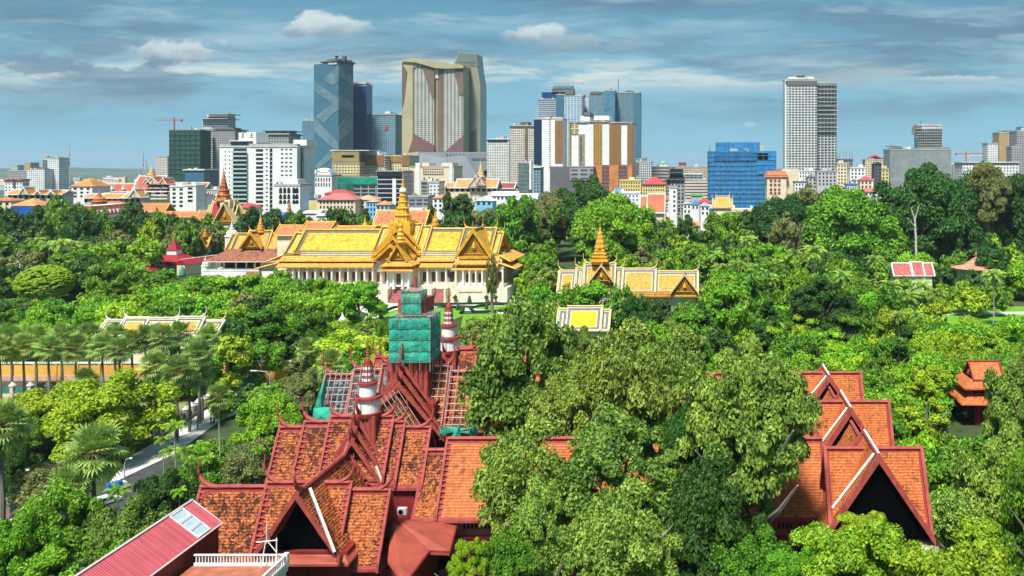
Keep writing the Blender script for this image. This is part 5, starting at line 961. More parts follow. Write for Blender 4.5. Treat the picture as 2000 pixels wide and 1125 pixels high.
# brown and white casino towers
t = bld('casino_tower', 'slim white tower with navy left strip and brown ribbed right side', 1043, 1099, 232, 1100, 34, WM['w'], [('face', 1043, 1058, 234, 322, mat('navy_panel', (.01, .03, .07), .3, .1)), ('face', 1084, 1099, 235, 318, FA['rib']), ('box', 1060, 1098, 229, 233, WM['w'])]); wins(t, 1071, 1077, 232, 330, 1100, 1, 22, .5, .45)
t = bld('casino_tower', 'massive white and brown ribbed casino tower with overhanging roof decks', 1112, 1235, 240, 1060, 60, WM['w'], [('face', 1112, 1116, 240, 322, FA['ribg']), ('face', 1159, 1176, 239, 322, FA['ribg']), ('face', 1190, 1213, 240, 322, FA['rib']), ('face', 1225, 1236, 242, 322, FA['rib']), ('face', 1130, 1142, 262, 322, mat('warm_recess', (.3, .27, .2), .7)), ('face', 1115, 1129, 241, 262, mat('mustard_squares', (.40, .34, .08), .5)),
     ('slab', 1112, 1148, 238, None, CONC), ('slab', 1150, 1190, 237, None, CONC), ('slab', 1196, 1228, 239, None, CONC), ('box', 1134, 1152, 226, 236, WM['w']), ('box', 1160, 1190, 226, 234, WM['w']), ('box', 1140, 1152, 219, 227, FA['slatep'])])
for pa, pb, pc, pd_ in ((1121.4, 1122.6, 240.5, 262.5), (1114.5, 1129.5, 251, 252.4)): q = MB(); q.box(X(pa, 1058), X(pb, 1058), 1058.6, 1059.05, Z(pd_, 1059), Z(pc, 1059)); q.build('white_cross_bar', WM['w'], t)
wins(t, 1133, 1137, 266, 320, 1059, 1, 22, .7, .5)
q = MB(); q.box(X(1074, 1040), X(1160, 1040), 1040, 1059, 0, Z(325, 1040)); o = q.build('podium', FA['slatep'], t); q = MB(); q.box(X(1113, 1040), X(1159, 1040), 1039, 1039.9, Z(352, 1040), Z(328, 1040)); q.build('slot_panel', FA['slot'], o); q = MB(); q.box(X(1160, 1050), X(1240, 1050), 1058.2, 1059.9, 0, Z(322, 1050)); o = q.build('podium', facade('maroon_slots', (.20, .10, .09), (.05, .03, .03), 7, 5, .8, .3), t)
for pa, pb, pz in ((1159, 1176, 366), (1190, 1208, 374), (1226, 1235, 356)): q = MB(); q.box(X(pa, 1057), X(pb, 1057), 1057.2, 1058.1, Z(pz+30, 1057), Z(322.4, 1057)); q.build('orange_panel', OR_, o)
bld('glass_block', 'dark grey-green glass block in front of the brown-trimmed tower', 1012, 1033, 318, 980, 22, facade('green_grey_glass', (.16, .21, .20), (.07, .11, .11), 3.5, 5, .9, .8, .4), [('face', 1034, 1038, 314, 370, WM['w'])]); bld('glass_block', 'small glass and white frame block left of the slate podium', 1042, 1056, 328, 960, 18, 'tglass', [('slab', 1041, 1057, 326, None, WM['w'])])
# teal glass cluster
bld('glass_tower', 'banded pale tower with dark stepped crown under the crane', 1050, 1086, 194, 1450, 30, 'balc', [('box', 1058, 1104, 180, 196, FA['dblue']), ('box', 1078, 1120, 173, 184, FA['slatep']), ('box', 1080, 1118, 167, 174, FA['tglass'])]); bld('glass_tower', 'flat-topped blue glass slab beside the banded pale tower', 1086, 1103, 185, 1440, 30, 'bglass')
bld('glass_tower', 'white and blue windowed tower in front of the crane', 1102, 1137, 188, 1430, 30, facade('white_blue', (.55, .60, .62), (.06, .18, .30), 5.5, 3.6, .7, .6, .5), [('box', 1128, 1140, 184, 189, CONC)]); bld('glass_tower', 'narrow pale grey tower edge left of the square teal tower', 1137, 1152, 188, 1470, 26, facade('pale_strips', (.48, .54, .58), (.12, .2, .3), 9, 60, .35, .98, .1))
bld('glass_tower', 'square teal glass tower with slim vertical fins', 1152, 1180, 179, 1400, 30, facade('teal_fins', (.16, .26, .30), (.05, .13, .18), 3, 4, .6, .7, .5), [('face', 1153, 1175, 179, 184, FA['slatep'])]); bld('glass_tower', 'plain deep teal slab between two teal towers', 1180, 1201, 177, 1395, 30, facade('plain_teal', (.06, .17, .24), (.05, .15, .22), 5, 4, .9, .9, .4)); bld('glass_tower', 'tall teal tower with antenna at the right of the cluster', 1201, 1250, 181, 1420, 34, facade('teal_grid', (.15, .24, .28), (.05, .12, .16), 4.2, 4, .6, .65, .5), [('face', 1238, 1250, 182, 307, mat('teal_side', (.07, .17, .23), .3, .1)), ('box', 1222, 1236, 177, 182, DKC), ('mast', 1206, 181, 153, .6)])
# --- right of centre, low city
bld('office_block', 'pale block with rooftop glass right of the casino tower', 1238, 1272, 316, 1250, 30, 'whiteg', [('box', 1240, 1262, 308, 317, FA['tglass']), ('face', 1238, 1247, 318, 340, FA['slatep'])])
t = bld('domed_building', 'long low building with a green dome on the horizon', 1268, 1320, 326, 1500, 30, facade('dark_long', (.40, .37, .33), (.06, .06, .08), 40, 6, .97, .5, .3), [('box', 1286, 1304, 321, 327, WM['c'])]); b = MB(); b.lathe(X(1295, 1510), 1512, [(8, Z(321, 1500)), (7.6, Z(318, 1500)), (5, Z(315, 1500)), (.1, Z(313.4, 1500))], 14); b.build('dome', mat('green_dome', (.16, .42, .36), .5), t)
bld('mall_building', 'long beige low building left of the blue netted block', 1318, 1386, 326, 1450, 30, 'beige', [('box', 1326, 1340, 317, 327, MR)]); bld('striped_car_park', 'low striped parking building with pink and white bands', 1332, 1384, 352, 1150, 30, 'stripe'); bld('market_hall', 'low grey hall with pale roof behind the black and white tower', 1330, 1372, 340, 1250, 30, 'greyb', pm=WR_)
t = bld('netted_tower', 'broad bright blue netted block under construction with stepped top', 1382, 1516, 297, 980, 34, 'blue', [('box', 1398, 1484, 278, 299, FA['blue']), ('box', 1484, 1492, 284, 299, CONC), ('mast', 1386, 297, 288, .5)], pm=mat('net_blue_trim', (.03, .25, .42), .7))
BP = mat('blue_net_pole', (.08, .22, .30), .7, .2)
for k in range(12): b = MB(); xx = X(1383+k*12, 979); b.tube([(xx, 978.9, 0), (xx, 978.9, Z(297, 980))], .28, 4); b.build('scaffold_pole', BP, t)
for k in range(11): b = MB(); zz = Z(304+k*9, 980); b.tube([(X(1382, 979), 978.8, zz), (X(1516, 979), 978.8, zz)], .28, 4); b.build('scaffold_rail', BP, t)
part(t, 980, 34, 'face', 1478, 1516, 298, 340, mat('plain_blue_net', (.02, .25, .60), .7, .25, .1), 'net_sheet'); part(t, 980, 34, 'face', 1396, 1500, 299, 313, mat('deep_blue_net', (.01, .14, .36), .7, .25, .1), 'net_sheet')
t = bld('white_black_tower', 'white and charcoal tower with dark stepped crown', 1307, 1322, 366, 700, 16, WM['w'], [('box', 1302, 1336, 345, 362, FA['slatep']), ('box', 1308, 1334, 330, 346, GLASS), ('slab', 1300, 1337, 349, None, DKC), ('slab', 1304, 1336, 336, None, DKC)]); q = MB(); q.box(X(1322, 700), X(1337, 700), 700.5, 714, 0, Z(350, 700)); q.build('dark_wing', FA['grey'], t); q = MB(); q.box(X(1307, 700), X(1322, 700), 700.3, 715, Z(368, 700), Z(350, 700)); q.build('dark_top', FA['slatep'], t); wins(t, 1315, 1319, 370, 416, 700, 1, 5, .9, .45); wins(t, 1323, 1336, 368, 416, 700.5, 2, 8, .6, .3)
khmer('temple_hall', 'brick-red temple roof with white edges beside the black and white tower', [(1250, 1266, 383, 'horn', 'none'), (1264, 1300, 379, 'none', 'none')], 640, 9, 416, dict(tile=mat('flat_brick_tile', (.45, .13, .06), .7, .12, .2), rings=[(.5, WHITE)], trim=WHITE, horn=2, teeth=0, bw=.6, bh=.9, ridge=.5, curl=0, recess=.5), p=WHITE)
khmer('temple_hall', 'orange temple roof with yellow edges in front of the blue netted block', [(1392, 1400, 390, 'horn', 'none'), (1399, 1424, 384, 'horn', 'horn'), (1423, 1430, 390, 'none', 'horn')], 640, 6.5, 406, dict(tile=ORT, rings=[(.6, BROWNL), (.4, IVORY)], trim=IVORY, horn=1.6, teeth=0, bw=.5, bh=.7, ridge=.45, curl=0, recess=.5), p=GOLDD)
house('school', 'yellow school block with red gabled roof left of the black and white tower', 1254, 1300, 360, 346, 850, 20, 'y', RR, 'hip', 9, 3); house('school', 'flat yellow block left of the red roofed school', 1210, 1252, 353, 351, 870, 20, 'y', WM['y'], 'flat', 8, 3)
house('shop_house', 'white shop building with blue windows at the tree edge', 1196, 1250, 378, 375, 760, 14, 'w', WR_, 'flat', 7, 2, win=mat('blue_window', (.03, .25, .45), .2)); b = MB(); b.box(X(1202, 755), X(1214, 755), 754, 756, Z(383, 755), Z(366, 755)); b.box(X(1206, 755), X(1209, 755), 754.4, 755.6, 0, Z(383, 755)); tag(b.build('billboard', mat('billboard_blue', (.02, .28, .62), .4, .4, .4, dark=(.5, .6, .65))), 'round-edged blue billboard above the white shop building', 'billboard')
house('green_roof_hall', 'green roofed market shed left of the blue netted block', 1350, 1372, 382, 379, 800, 12, 'g', mat('green_sheet', (.03, .35, .04), .5), 'gable', 0, 0)
for i, (c, lb, a, b_, e, r_) in enumerate(((RR, 'red and white striped tent roof near the orange temple roof', 1362, 1390, 396, 387), (BLU, 'blue tent roof left of the striped tent', 1350, 1366, 400, 391))): house('tent_roof_hall', lb, a, b_, e, r_, 680-i*10, 12, 'w', c, 'hip', 2, 1)
t = house('white_house', 'white gabled house with cross braces in front of the tents', 1368, 1386, 402, 396, 645, 10, 'w', WR_, 'gabley', 2, 2)
house('white_house', 'white house with a bright blue flat roof at the tree line', 1386, 1402, 411, 408, 640, 10, 'w', BLU, 'flat', 3, 2); house('white_house', 'small white block with grey hip roof right of the black and white tower', 1334, 1350, 398, 391, 620, 9, 'w', mat('grey_sheet', (.33, .36, .42), .6), 'hip', 2, 3); house('cream_hall', 'long cream hall with low pediment right of the blue roofed house', 1402, 1476, 414, 408, 650, 12, 'c', WM['c'], 'flat', 8, 2)
house('villa', 'orange roofed villa half hidden in the trees, with white gable', 1332, 1366, 441, 434, 600, 9, 'c', OR_, 'gable', 4, 1); house('villa', 'smaller orange roof right of the half hidden villa', 1380, 1398, 443, 435, 598, 8, 'c', OR_, 'hip', 2, 1)
t = house('hotel', 'cream hotel with arched windows and terracotta mansard roof', 1498, 1536, 342, 333, 900, 22, 'c', OR_, 'hip', 0, 0, 'hotel'); b = MB(); skirt(b, X(1500, 900), X(1534, 900), 902, 920, Z(334, 900), 3.4, 6.4); b.build('mansard', KT, t); q = MB(); q.box(X(1528, 905), X(1560, 905), 905, 922, 0, Z(330, 900)); q.build('rear_wing', WM['c'], t)
for a in (1506, 1514, 1522):
    for zz in (353, 361, 370, 377): b = MB(); xx, z_ = X(a, 899.8), Z(zz, 900); b.face([(xx-1.5, 899.8, z_-1.6), (xx+1.5, 899.8, z_-1.6), (xx+1.5, 899.8, z_+.6), (xx, 899.8, z_+1.9), (xx-1.5, 899.8, z_+.6)]); b.build('arched_window', MR, t)
t = bld('apartment_tower', 'tall white gridded apartment tower, the highest on the right', 1533, 1596, 155, 1300, 34, 'bw', [('face', 1534, 1596, 158, 166, FA['slatep']), ('box', 1540, 1590, 150, 156, WM['w']), ('box', 1556, 1572, 147, 151, DKC), ('face', 1533, 1536, 156, 330, WM['w'])]); 
t = bld('apartment_tower', 'darker balcony-banded tower joined to the right of the tall white gridded one', 1596, 1634, 163, 1310, 34, facade('dark_bands', (.50, .52, .52), (.03, .035, .04), 5.6, 4.4, .74, .66, .4), [('slab', 1594, 1635, 162)])
for k in range(12): q = MB(); zz = Z(166+k*8.2, 1310); q.box(X(1595, 1308), X(1637, 1308), 1306.5, 1309.9, zz-.9, zz+.3); q.build('balcony', CONC, t)
part(t, 1310, 34, 'face', 1597, 1628, 210, 224, FA['slatep'])
t = bld('half_built_tower', 'pale half-built round-edged tower on top of the wide grey block', 1794, 1840, 246, 1250, 26, 'whiteg', [('face', 1786, 1800, 245, 257, FA['slatep']), ('box', 1790, 1838, 242, 247, CONC), ('mast', 1802, 246, 235, .7), ('box', 1786, 1798, 246, 262, FA['whiteg'])])
for k in range(8): q = MB(); zz = Z(252+k*5.2, 1250); q.box(X(1788 if k < 4 else 1793, 1248), X(1843, 1248), 1247, 1249.9, zz-.4, zz+.4); q.build('balcony', CONC, t)
bld('netted_block', 'wide grey net-covered block with ragged top at right', 1738, 1858, 292, 1150, 40, facade('grey_net', (.25, .28, .28), (.16, .19, .20), 9, 4, .6, .35, .5), [('box', 1744, 1780, 288, 293, CONC), ('box', 1776, 1830, 289, 293, DKC), ('box', 1846, 1856, 288, 293, FA['tglass']), ('slab', 1742, 1764, 284)])
bld('office_block', 'grey block with white top just right of the wide grey netted block', 1858, 1880, 320, 1200, 24, 'grey', pm=WR_); bld('apartment_tower', 'small white tower with dark balconies left of the tan tower', 1929, 1949, 280, 1250, 24, 'white'); bld('apartment_tower', 'tan brown twin-bodied tower near the right edge', 1951, 1988, 259, 1350, 30, 'tan', [('box', 1964, 1978, 255, 260, PB2)]); bld('apartment_tower', 'grey tower cut by the right edge of the picture', 1986, 2020, 256, 1200, 30, 'grey', [('box', 1994, 2020, 247, 257, FA['tglass'])]); bld('apartment_block', 'grey-brown block below the tan tower', 1976, 1995, 287, 1150, 20, 'grey')
bld('white_hall', 'long white building with curved parapet behind the big dark trees', 1880, 1990, 320, 950, 30, 'white', [('slab', 1878, 1992, 316, None, WR_)])
t = bld('hotel', 'cream hotel with stacked red pagoda-like roofs on the horizon', 1690, 1734, 312, 1300, 24, 'cream')
for z0, z1, pa, pb in ((313, 308, 1689, 1735), (309, 305, 1698, 1726), (305.5, 301, 1703, 1720)): q = MB(); hiproof(q, X(pa, 1300), X(pb, 1300), 1302, 1324, Z(z0, 1300), Z(z1, 1300), 0, .5); q.build('roof', RR, t)
t = bld('unfinished_block', 'unfinished concrete frame with tall bare columns beside the white tower', 1638, 1666, 312, 1100, 20, 'greyb', pm=DKC)
for a in (1638, 1642, 1650, 1655, 1661, 1666): part(t, 1100, 20, 'mast', a, 314, 296 if a > 1645 else 300, .5, FA['greyp'], 'column')
for row in (('white_house', 'low white building with dark windows at the foot of the white tower', 1560, 1588, 334, 332, 950, 18, 'w', WR_, 'flat', 5, 3), ('white_house', 'white block with black windows half behind tree tops, left of the grey L-shaped house', 1552, 1578, 356, 354, 800, 14, 'w', DKC, 'flat', 4, 3), ('grey_house', 'grey house with recessed balcony and rooftop garden', 1596, 1635, 335, 333, 850, 16, 'g', CONC, 'flat', 5, 4), ('grey_house', 'dark grey narrow block left of the recessed balcony house', 1578, 1596, 347, 345, 860, 16, 'g', DKC, 'flat', 2, 3), ('apartment_house', 'pale apartment house with long windows right of the balcony house', 1635, 1654, 320, 318, 870, 16, 'c', CONC, 'flat', 3, 6), ('white_house', 'white stepped house with glass upper floor and tube rails', 1660, 1690, 328, 326, 850, 16, 'w', WR_, 'flat', 4, 5), ('dark_glass_house', 'dark green glazed house with curved canopy', 1708, 1722, 320, 316, 860, 14, 'd', mat('green_canopy', (.05, .1, .09), .5), 'gabley', 2, 5), ('white_house', 'white villa with cream roof edge between tree tops', 1672, 1706, 352, 350, 780, 14, 'w', WM['c'], 'flat', 6, 3), ('house', 'beige house with bright red hip roof in the right-hand quarter', 1680, 1704, 352, 344, 740, 12, 'c', RR, 'hip', 3, 3), ('house', 'white house with rose red slanting roof near the big dark trees', 1688, 1712, 374, 367, 700, 12, 'w', PR, 'gable', 3, 3), ('house', 'white house with light blue flat roof below the apartment house', 1654, 1674, 362, 359, 720, 12, 'w', BLU, 'flat', 4, 3), ('house', 'white many-storeyed house just left of the dark tree mass', 1706, 1722, 384, 382, 660, 10, 'w', WR_, 'flat', 3, 3), ('yellow_house', 'orange-yellow house wall right of the dark glazed house', 1722, 1736, 330, 328, 880, 12, 'y', CONC, 'flat', 2, 5),
            ('apartments', 'cream five-storey apartment house with rose hip roofs', 620, 694, 390, 378, 640, 18, 'c', PR, 'hip', 10, 4), ('house', 'small house with deep red roof behind the cream apartment house', 634, 682, 378, 371, 720, 14, 'w', RR, 'hip', 5, 1), ('house', 'ochre wall house with blue edge left of the cream apartments', 603, 620, 389, 387, 660, 14, 'y', BLU, 'flat', 0, 0), ('house', 'light blue house right of the cream apartment house', 715, 735, 394, 390, 620, 10, 'b', PK, 'hip', 3, 3), ('house', 'peach hip roofed cream house between apartments and blue house', 694, 732, 390, 382, 650, 12, 'c', PK, 'hip', 4, 2), ('house', 'house with orange-red roof and pale blue walls', 734, 760, 400, 392, 610, 10, 'b', OR_, 'hip', 3, 2), ('white_shed', 'white curved shed roof among trees below the ochre house', 592, 622, 416, 412, 560, 10, 'w', WR_, 'gable', 0, 0), ('white_shed', 'second white shed roof with blue shade right of the first', 618, 648, 421, 417, 540, 10, 'w', WR_, 'gable', 0, 0), ('blue_tarp_shed', 'shed with bright blue tarp roof before the white apartments', 525, 552, 420, 415, 560, 9, 'g', BLU, 'gable', 0, 0),
            ('orange_cap_house', 'square grey-white house capped by an orange hip roof', 845, 875, 387, 380, 640, 12, 'w', OR_, 'hip', 3, 3), ('villa', 'house with maroon double-gabled roof right of the orange cap house', 877, 912, 410, 398, 600, 12, 'w', MR, 'hip', 3, 1), ('blue_front_house', 'white house with light blue gabled front', 928, 962, 392, 383, 640, 12, 'b', WR_, 'gabley', 3, 1), ('white_house', 'pale low house left of the blue gabled front', 900, 930, 396, 393, 660, 12, 'c', CONC, 'flat', 4, 1), ('white_house', 'long white roof house right of the blue gabled front', 960, 1010, 382, 374, 700, 12, 'w', WR_, 'gable', 6, 1), ('white_house', 'white gabled annex at the tree edge under the slim casino tower', 1010, 1048, 390, 378, 680, 12, 'w', WR_, 'gable', 5, 2),
            ('white_house', 'modern white house with stacked open balconies', 332, 362, 365, 363, 720, 14, 'w', WM['w'], 'flat', 2, 5), ('white_house', 'taller white blank-walled wing right of the stacked balconies', 360, 383, 363, 361, 716, 14, 'w', WM['w'], 'flat', 1, 4), ('red_cap_house', 'small white house with crimson roof right of the modern white house', 383, 404, 381, 378, 730, 12, 'w', RR, 'hip', 3, 2), ('long_apartments', 'long white apartment rows with open corridors behind the temple gate', 404, 432, 372, 370, 760, 14, 'w', CONC, 'flat', 6, 4), ('red_wing', 'white annex with crimson tile roof right of the temple gate', 462, 498, 406, 397, 600, 10, 'w', RR, 'hip', 8, 1), ('hotel_wing', 'orange-tiled low roof left of the mansard hotel', 165, 190, 408, 400, 560, 9, 'w', OR_, 'hip', 0, 0), ('villa', 'orange gabled roof with red sides behind the mansard hotel', 168, 240, 404, 393, 620, 10, 'c', BR, 'hip', 0, 0), ('villa', 'orange roofed villa between trees left of the mansard hotel', 135, 168, 418, 410, 540, 9, 'c', OR_, 'hip', 0, 0), ('villa', 'pink-orange roof glimpsed through palms at left', 45, 90, 462, 448, 560, 12, 'w', PK, 'hip', 4, 1), ('villa', 'rose roof standing between coconut palms at left', 84, 112, 464, 452, 552, 10, 'w', PR, 'hip', 2, 1), ('villa', 'peach roof right of the rose roof among palms', 118, 160, 462, 448, 562, 12, 'w', PK, 'hip', 3, 1), ('villa', 'pale orange hip roof with white ridge tiles below the mansard hotel', 210, 268, 450, 434, 575, 16, 'c', PK, 'hip', 4, 1), ('villa', 'small orange double roof pavilion right of the pale hip roof', 248, 278, 438, 425, 590, 10, 'w', OR_, 'hip', 4, 1),
            ('netted_house', 'orange roofed house wrapped in deep blue net at far left', 22, 70, 402, 388, 560, 16, 'b', OR_, 'hip', 0, 0), ('netted_house', 'white roofed house wrapped in blue net next to the first netted one', 78, 136, 414, 403, 545, 14, 'b', WR_, 'hip', 0, 0), ('house', 'cream house with brown hip roof at far left edge', -20, 22, 392, 386, 600, 12, 'c', KT, 'hip', 3, 1),
            ('pink_roof_house', 'salmon roofed house in the courtyard left of the white court', 1440, 1470, 650, 628, 255, 10, 'w', PR, 'hip', 0, 0), ('white_tank_house', 'white wall and tank seen through the courtyard trees', 1268, 1300, 682, 668, 210, 5, 'w', PR, 'hip', 0, 0)):
    t = house(*row)
    if row[0] == 'netted_house':
        b = MB(); Y = row[6]-1.2; b.box(X(row[2]-1, Y), X(row[3]+1, Y), Y-.4, Y, 0, Z(row[4]+2, Y)); b.build('blue_net', mat('royal_blue_net', (.01, .10, .48), .7, .3, .15, dark=(.01, .04, .2)), t)
# white hotel with red mansard, set at an angle
t = thing('mansard_hotel', 'white hotel with red mansard roof and dormers, set at an angle', 'hotel', (X(222, 560), 565, 0)); A, B = Vector((X(188, 545), 545, 0)), Vector((X(257, 590), 590, 0)); d = B-A; T = Matrix.Translation(A) @ Matrix.Rotation(math.atan2(d.y, d.x), 4, 'Z'); L = d.length; ze = 26.5; zr = 33
q = MB(); q.M = T; q.box(0, L, 0, 12, 0, ze); q.build('wall', WM['w'], t); q = MB(); q.M = T; q.face([(0, -.4, ze), (L, -.4, ze), (L, 2.6, zr), (0, 2.6, zr)]); q.face([(0, 12.4, ze), (L, 12.4, ze), (L, 9.4, zr), (0, 9.4, zr)]); q.face([(0, 2.6, zr), (L, 2.6, zr), (L, 9.4, zr), (0, 9.4, zr)], 1); q.face([(L, -.4, ze), (L, 12.4, ze), (L, 9.4, zr), (L, 2.6, zr)]); q.face([(0, -.4, ze), (0, 12.4, ze), (0, 9.4, zr), (0, 2.6, zr)]); ro = q.build('roof', [BR, WR_], t)
for k in range(9): q = MB(); q.M = T; xx = L*(k+.5)/9; q.box(xx-.7, xx+.7, -.2, 2, ze+.8, ze+3.4); q.face([(xx-.9, -.4, ze+3.4), (xx+.9, -.4, ze+3.4), (xx, -.4, ze+4.6)]); q.build('dormer', WM['w'], ro)
for k in range(12):
    for j in range(3): q = MB(); q.M = T; xx = L*(k+.5)/12; q.box(xx-.6, xx+.6, -.15, -.02, ze-4.4-j*4, ze-2-j*4); q.build('window', GLASS, t)
# khmer roofed institution, left middle distance
KW = dict(tile=roofm('ochre_orange_tile', (.50, .22, .06)), rings=[(.5, WHITE)], trim=WHITEW, horn=1.4, teeth=0, bw=.6, bh=.8, ridge=.5, curl=0, recess=.4)
WG = WM['g']
khmer('institute_wing', 'long grey wing with orange roofs and white gables at far left', [(26, 60, 371, 'horn', 'horn'), (58, 135, 372, 'none', 'horn')], 760, 9, 380, KW, wm_=WG, porch=[(46, 37, 366, 380, 3), (74, 68, 372, 380, 3), (100, 94, 372, 380, 3)], p=WHITEW, nwin=10)
t = house('institute_tower', 'white square building with orange pyramid roof', 139, 180, 364, 348, 780, 24, 'w', KW['tile'], 'hip', 3, 3)
khmer('institute_wing', 'grey-white wing with orange roofs right of the pyramid roof', [(174, 205, 379, 'horn', 'none'), (205, 252, 378, 'none', 'none'), (250, 286, 377, 'horn', 'horn')], 740, 9, 387, KW, wm_=WG, porch=[(262, 250, 370, 386, 3)], p=WHITEW, nwin=10)
KR = dict(KW, tile=roofm('institute_red_tile', (.45, .09, .045)), horn=1.8)
t = khmer('grand_institute', 'large cream building with long red roofs, white gables and a gold needle', [(181, 283, 359, 'plain', 'none'), (325, 409, 357, 'none', 'plain'), (272, 326, 344, 'horn', 'horn')], 900, 12, 374, KR, wm_=WM['c'], porch=[(297, 283, 346, 360, 4), (286, 278, 348, 360, 4), (318, 310, 348, 360, 4)], spire=(296, 320, 346, 6, IVORY), p=WM['c'], nwin=14)
for px in (196, 219, 241, 264, 334, 354, 373, 392): q = MB(); yy = 889; q.ext([(X(px-3, yy), Z(370, yy)), (X(px+3, yy), Z(370, yy)), (X(px, yy), Z(361, yy))], yy-1, yy+4, 0, 'y'); q.build('dormer', WM['w'], t)
for k in range(4): q = MB(); z = Z(366+k*7, 888); q.box(X(282, 888), X(328, 888), 886.5, 889, z-1.2, z); q.build('floor_band', WM['w'], t)
khmer('brick_pagoda_hall', 'orange pagoda hall with white-edged gables and spire before the podium', [(872, 894, 357, 'horn', 'none'), (892, 975, 350, 'none', 'horn')], 820, 10, 367, dict(KW, tile=OR_), porch=[(929, 913, 343, 366, 3), (938, 930, 346, 362, 5)], spire=(939, 310, 350, 5.5, IVORY), p=WHITEW, nwin=10, wm_=WM['c'])
khmer('red_hall', 'maroon-red roofed hall right of the orange pagoda hall', [(975, 1008, 357, 'none', 'horn')], 830, 8, 368, dict(KW, tile=MR), p=WHITEW)
# far low buildings
LM = [(20, 340, 'the red-capped blocks'), (100, 330, 'the white tower'), (136, 305, 'the lattice mast'), (159, 350, 'the pyramid roof'), (230, 365, 'the institute roof'), (296, 330, 'the gold needle'), (360, 300, 'the green netted tower'), (420, 300, 'the ornate pale tower'), (515, 300, 'the white apartments'), (650, 250, 'the zigzag glass tower'), (750, 300, 'the balcony tower'), (860, 250, 'the beige twin residence'), (930, 340, 'the orange pagoda hall'), (1019, 290, 'the brown-trimmed tower'), (1170, 290, 'the massive casino tower'), (1295, 318, 'the green dome'), (1320, 370, 'the black-white tower'), (1448, 330, 'the blue netted block'), (1528, 350, 'the arched hotel'), (1590, 240, 'the white gridded tower'), (1652, 310, 'the bare columns'), (1712, 305, 'the pagoda-roofed hotel'), (1800, 310, 'the grey netted block'), (1888, 305, 'the small red crane'), (1970, 290, 'the tan tower')]
ORD = ['nearest', 'second nearest', 'third nearest', 'fourth nearest', 'fifth nearest', 'sixth nearest', 'seventh nearest', 'eighth nearest', 'ninth nearest', 'tenth nearest']
def autolabel(items, lms):
    """items: (object, description, px, py): names each by its look and the landmark it stands next to"""
    grp = {}
    for o, desc, px, py in items:
        l = min(lms, key=lambda q_: (q_[0]-px)**2+((q_[1]-py)*1.3)**2); side = 'left of' if px < l[0] else 'right of'; vert = ''
        if abs(px-l[0]) < 14: side = 'below' if py > l[1] else 'behind'
        grp.setdefault((desc, side, l[2]), []).append((math.hypot(px-l[0], py-l[1]), o))
    for (desc, side, nm), lst in grp.items():
        lst.sort(key=lambda q_: q_[0])
        for i, (_, o) in enumerate(lst): o['label'] = '%s %s %s' % (desc, side, nm) + ('' if len(lst) == 1 else ', ' + (ORD[i] if i < 10 else '%dth nearest' % (i+1)) + ' to it')
rg = random.Random(11); far = []
WKN = {'w': 'white', 'c': 'cream', 'g': 'grey', 'b': 'light blue', 'y': 'yellow'}; RKN = [(RR, 'crimson'), (PR, 'rose'), (OR_, 'orange'), (BR, 'brick red'), (WR_, 'white'), (WR_, 'white'), (PK, 'peach'), (BLU, 'blue'), (MR, 'maroon'), (CONC, 'concrete'), (CONC, 'concrete')]
def scatter(n, xr, yr, hr, wr, gapf=None):
    for _ in range(n):
        px = rg.uniform(*xr); Y = rg.uniform(*yr); h = rg.uniform(*hr); w_ = rg.uniform(*wr); wk = rg.choice('wwwcgcywgb' if Y < 1400 else 'wwcgcg'); rm, rn = rg.choice(RKN); fl = rg.random() < .45
        pe = CY+(H-h)*F/Y; pr = pe-(1.5 if fl else 4.5)*F/Y; dpx = w_*F/Y/2
        if gapf and gapf(px, pe): continue
        nz = max(1, min(4, int(h/4))); det = Y < 1100
        t = house('city_house', '', px-dpx, px+dpx, pe, pr, Y, rg.uniform(8, 16), wk, rm, 'flat' if fl else rg.choice(['hip', 'gable']), (4 if det else 0), (nz if det else 0), 'house', 'low houses of the city behind')
        far.append((t, ('small ' if w_ < 14 else 'wide ')+WKN[wk]+(' flat-topped house' if fl else ' house with %s roof' % rn), px, pe))
scatter(34, (0, 430), (900, 1350), (8, 17), (12, 28)); scatter(26, (0, 420), (620, 850), (8, 16), (12, 22)); scatter(22, (590, 1050), (680, 980), (9, 20), (10, 22)); scatter(26, (1200, 1740), (700, 1050), (10, 22), (10, 22)); scatter(20, (1240, 2000), (1000, 1500), (12, 34), (16, 36)); scatter(20, (1540, 1740), (640, 1000), (14, 30), (9, 16)); scatter(45, (0, 340), (1400, 3500), (6, 24), (20, 50)); scatter(14, (1240, 2000), (1600, 3200), (15, 40), (25, 60)); scatter(12, (1860, 2000), (620, 900), (10, 18), (10, 20))
autolabel(far, LM)
# ------------------------------------------------------------------ trees
LC = {'D': ((.014, .065, .010), (.075, .20, .025)), 'M': ((.04, .14, .008), (.20, .42, .022)), 'V': ((.07, .23, .008), (.32, .60, .025)), 'Y': ((.14, .28, .008), (.46, .64, .03)), 'O': ((.09, .12, .03), (.30, .33, .10)), 'A': ((.035, .11, .010), (.38, .54, .08)), 'P': ((.10, .20, .03), (.42, .56, .14)), 'K': ((.12, .28, .02), (.42, .60, .10)), 'U': ((.20, .38, .008), (.44, .62, .02))}
LMAT = {k: leafmat('foliage_'+n, *LC[k]) for k, n in (('D', 'dark'), ('M', 'mid_green'), ('V', 'vivid_green'), ('Y', 'yellow_green'), ('O', 'olive'), ('A', 'glossy_green'), ('P', 'fan_palm'), ('K', 'coconut_palm'), ('U', 'clipped_lime'))}
BARK = mat('grey_bark', (.27, .235, .19), .9, .35, 1.5, bump=.6, bs=6); BARKP = mat('palm_bark', (.22, .20, .17), .9, .3, 2.)
ICO = None
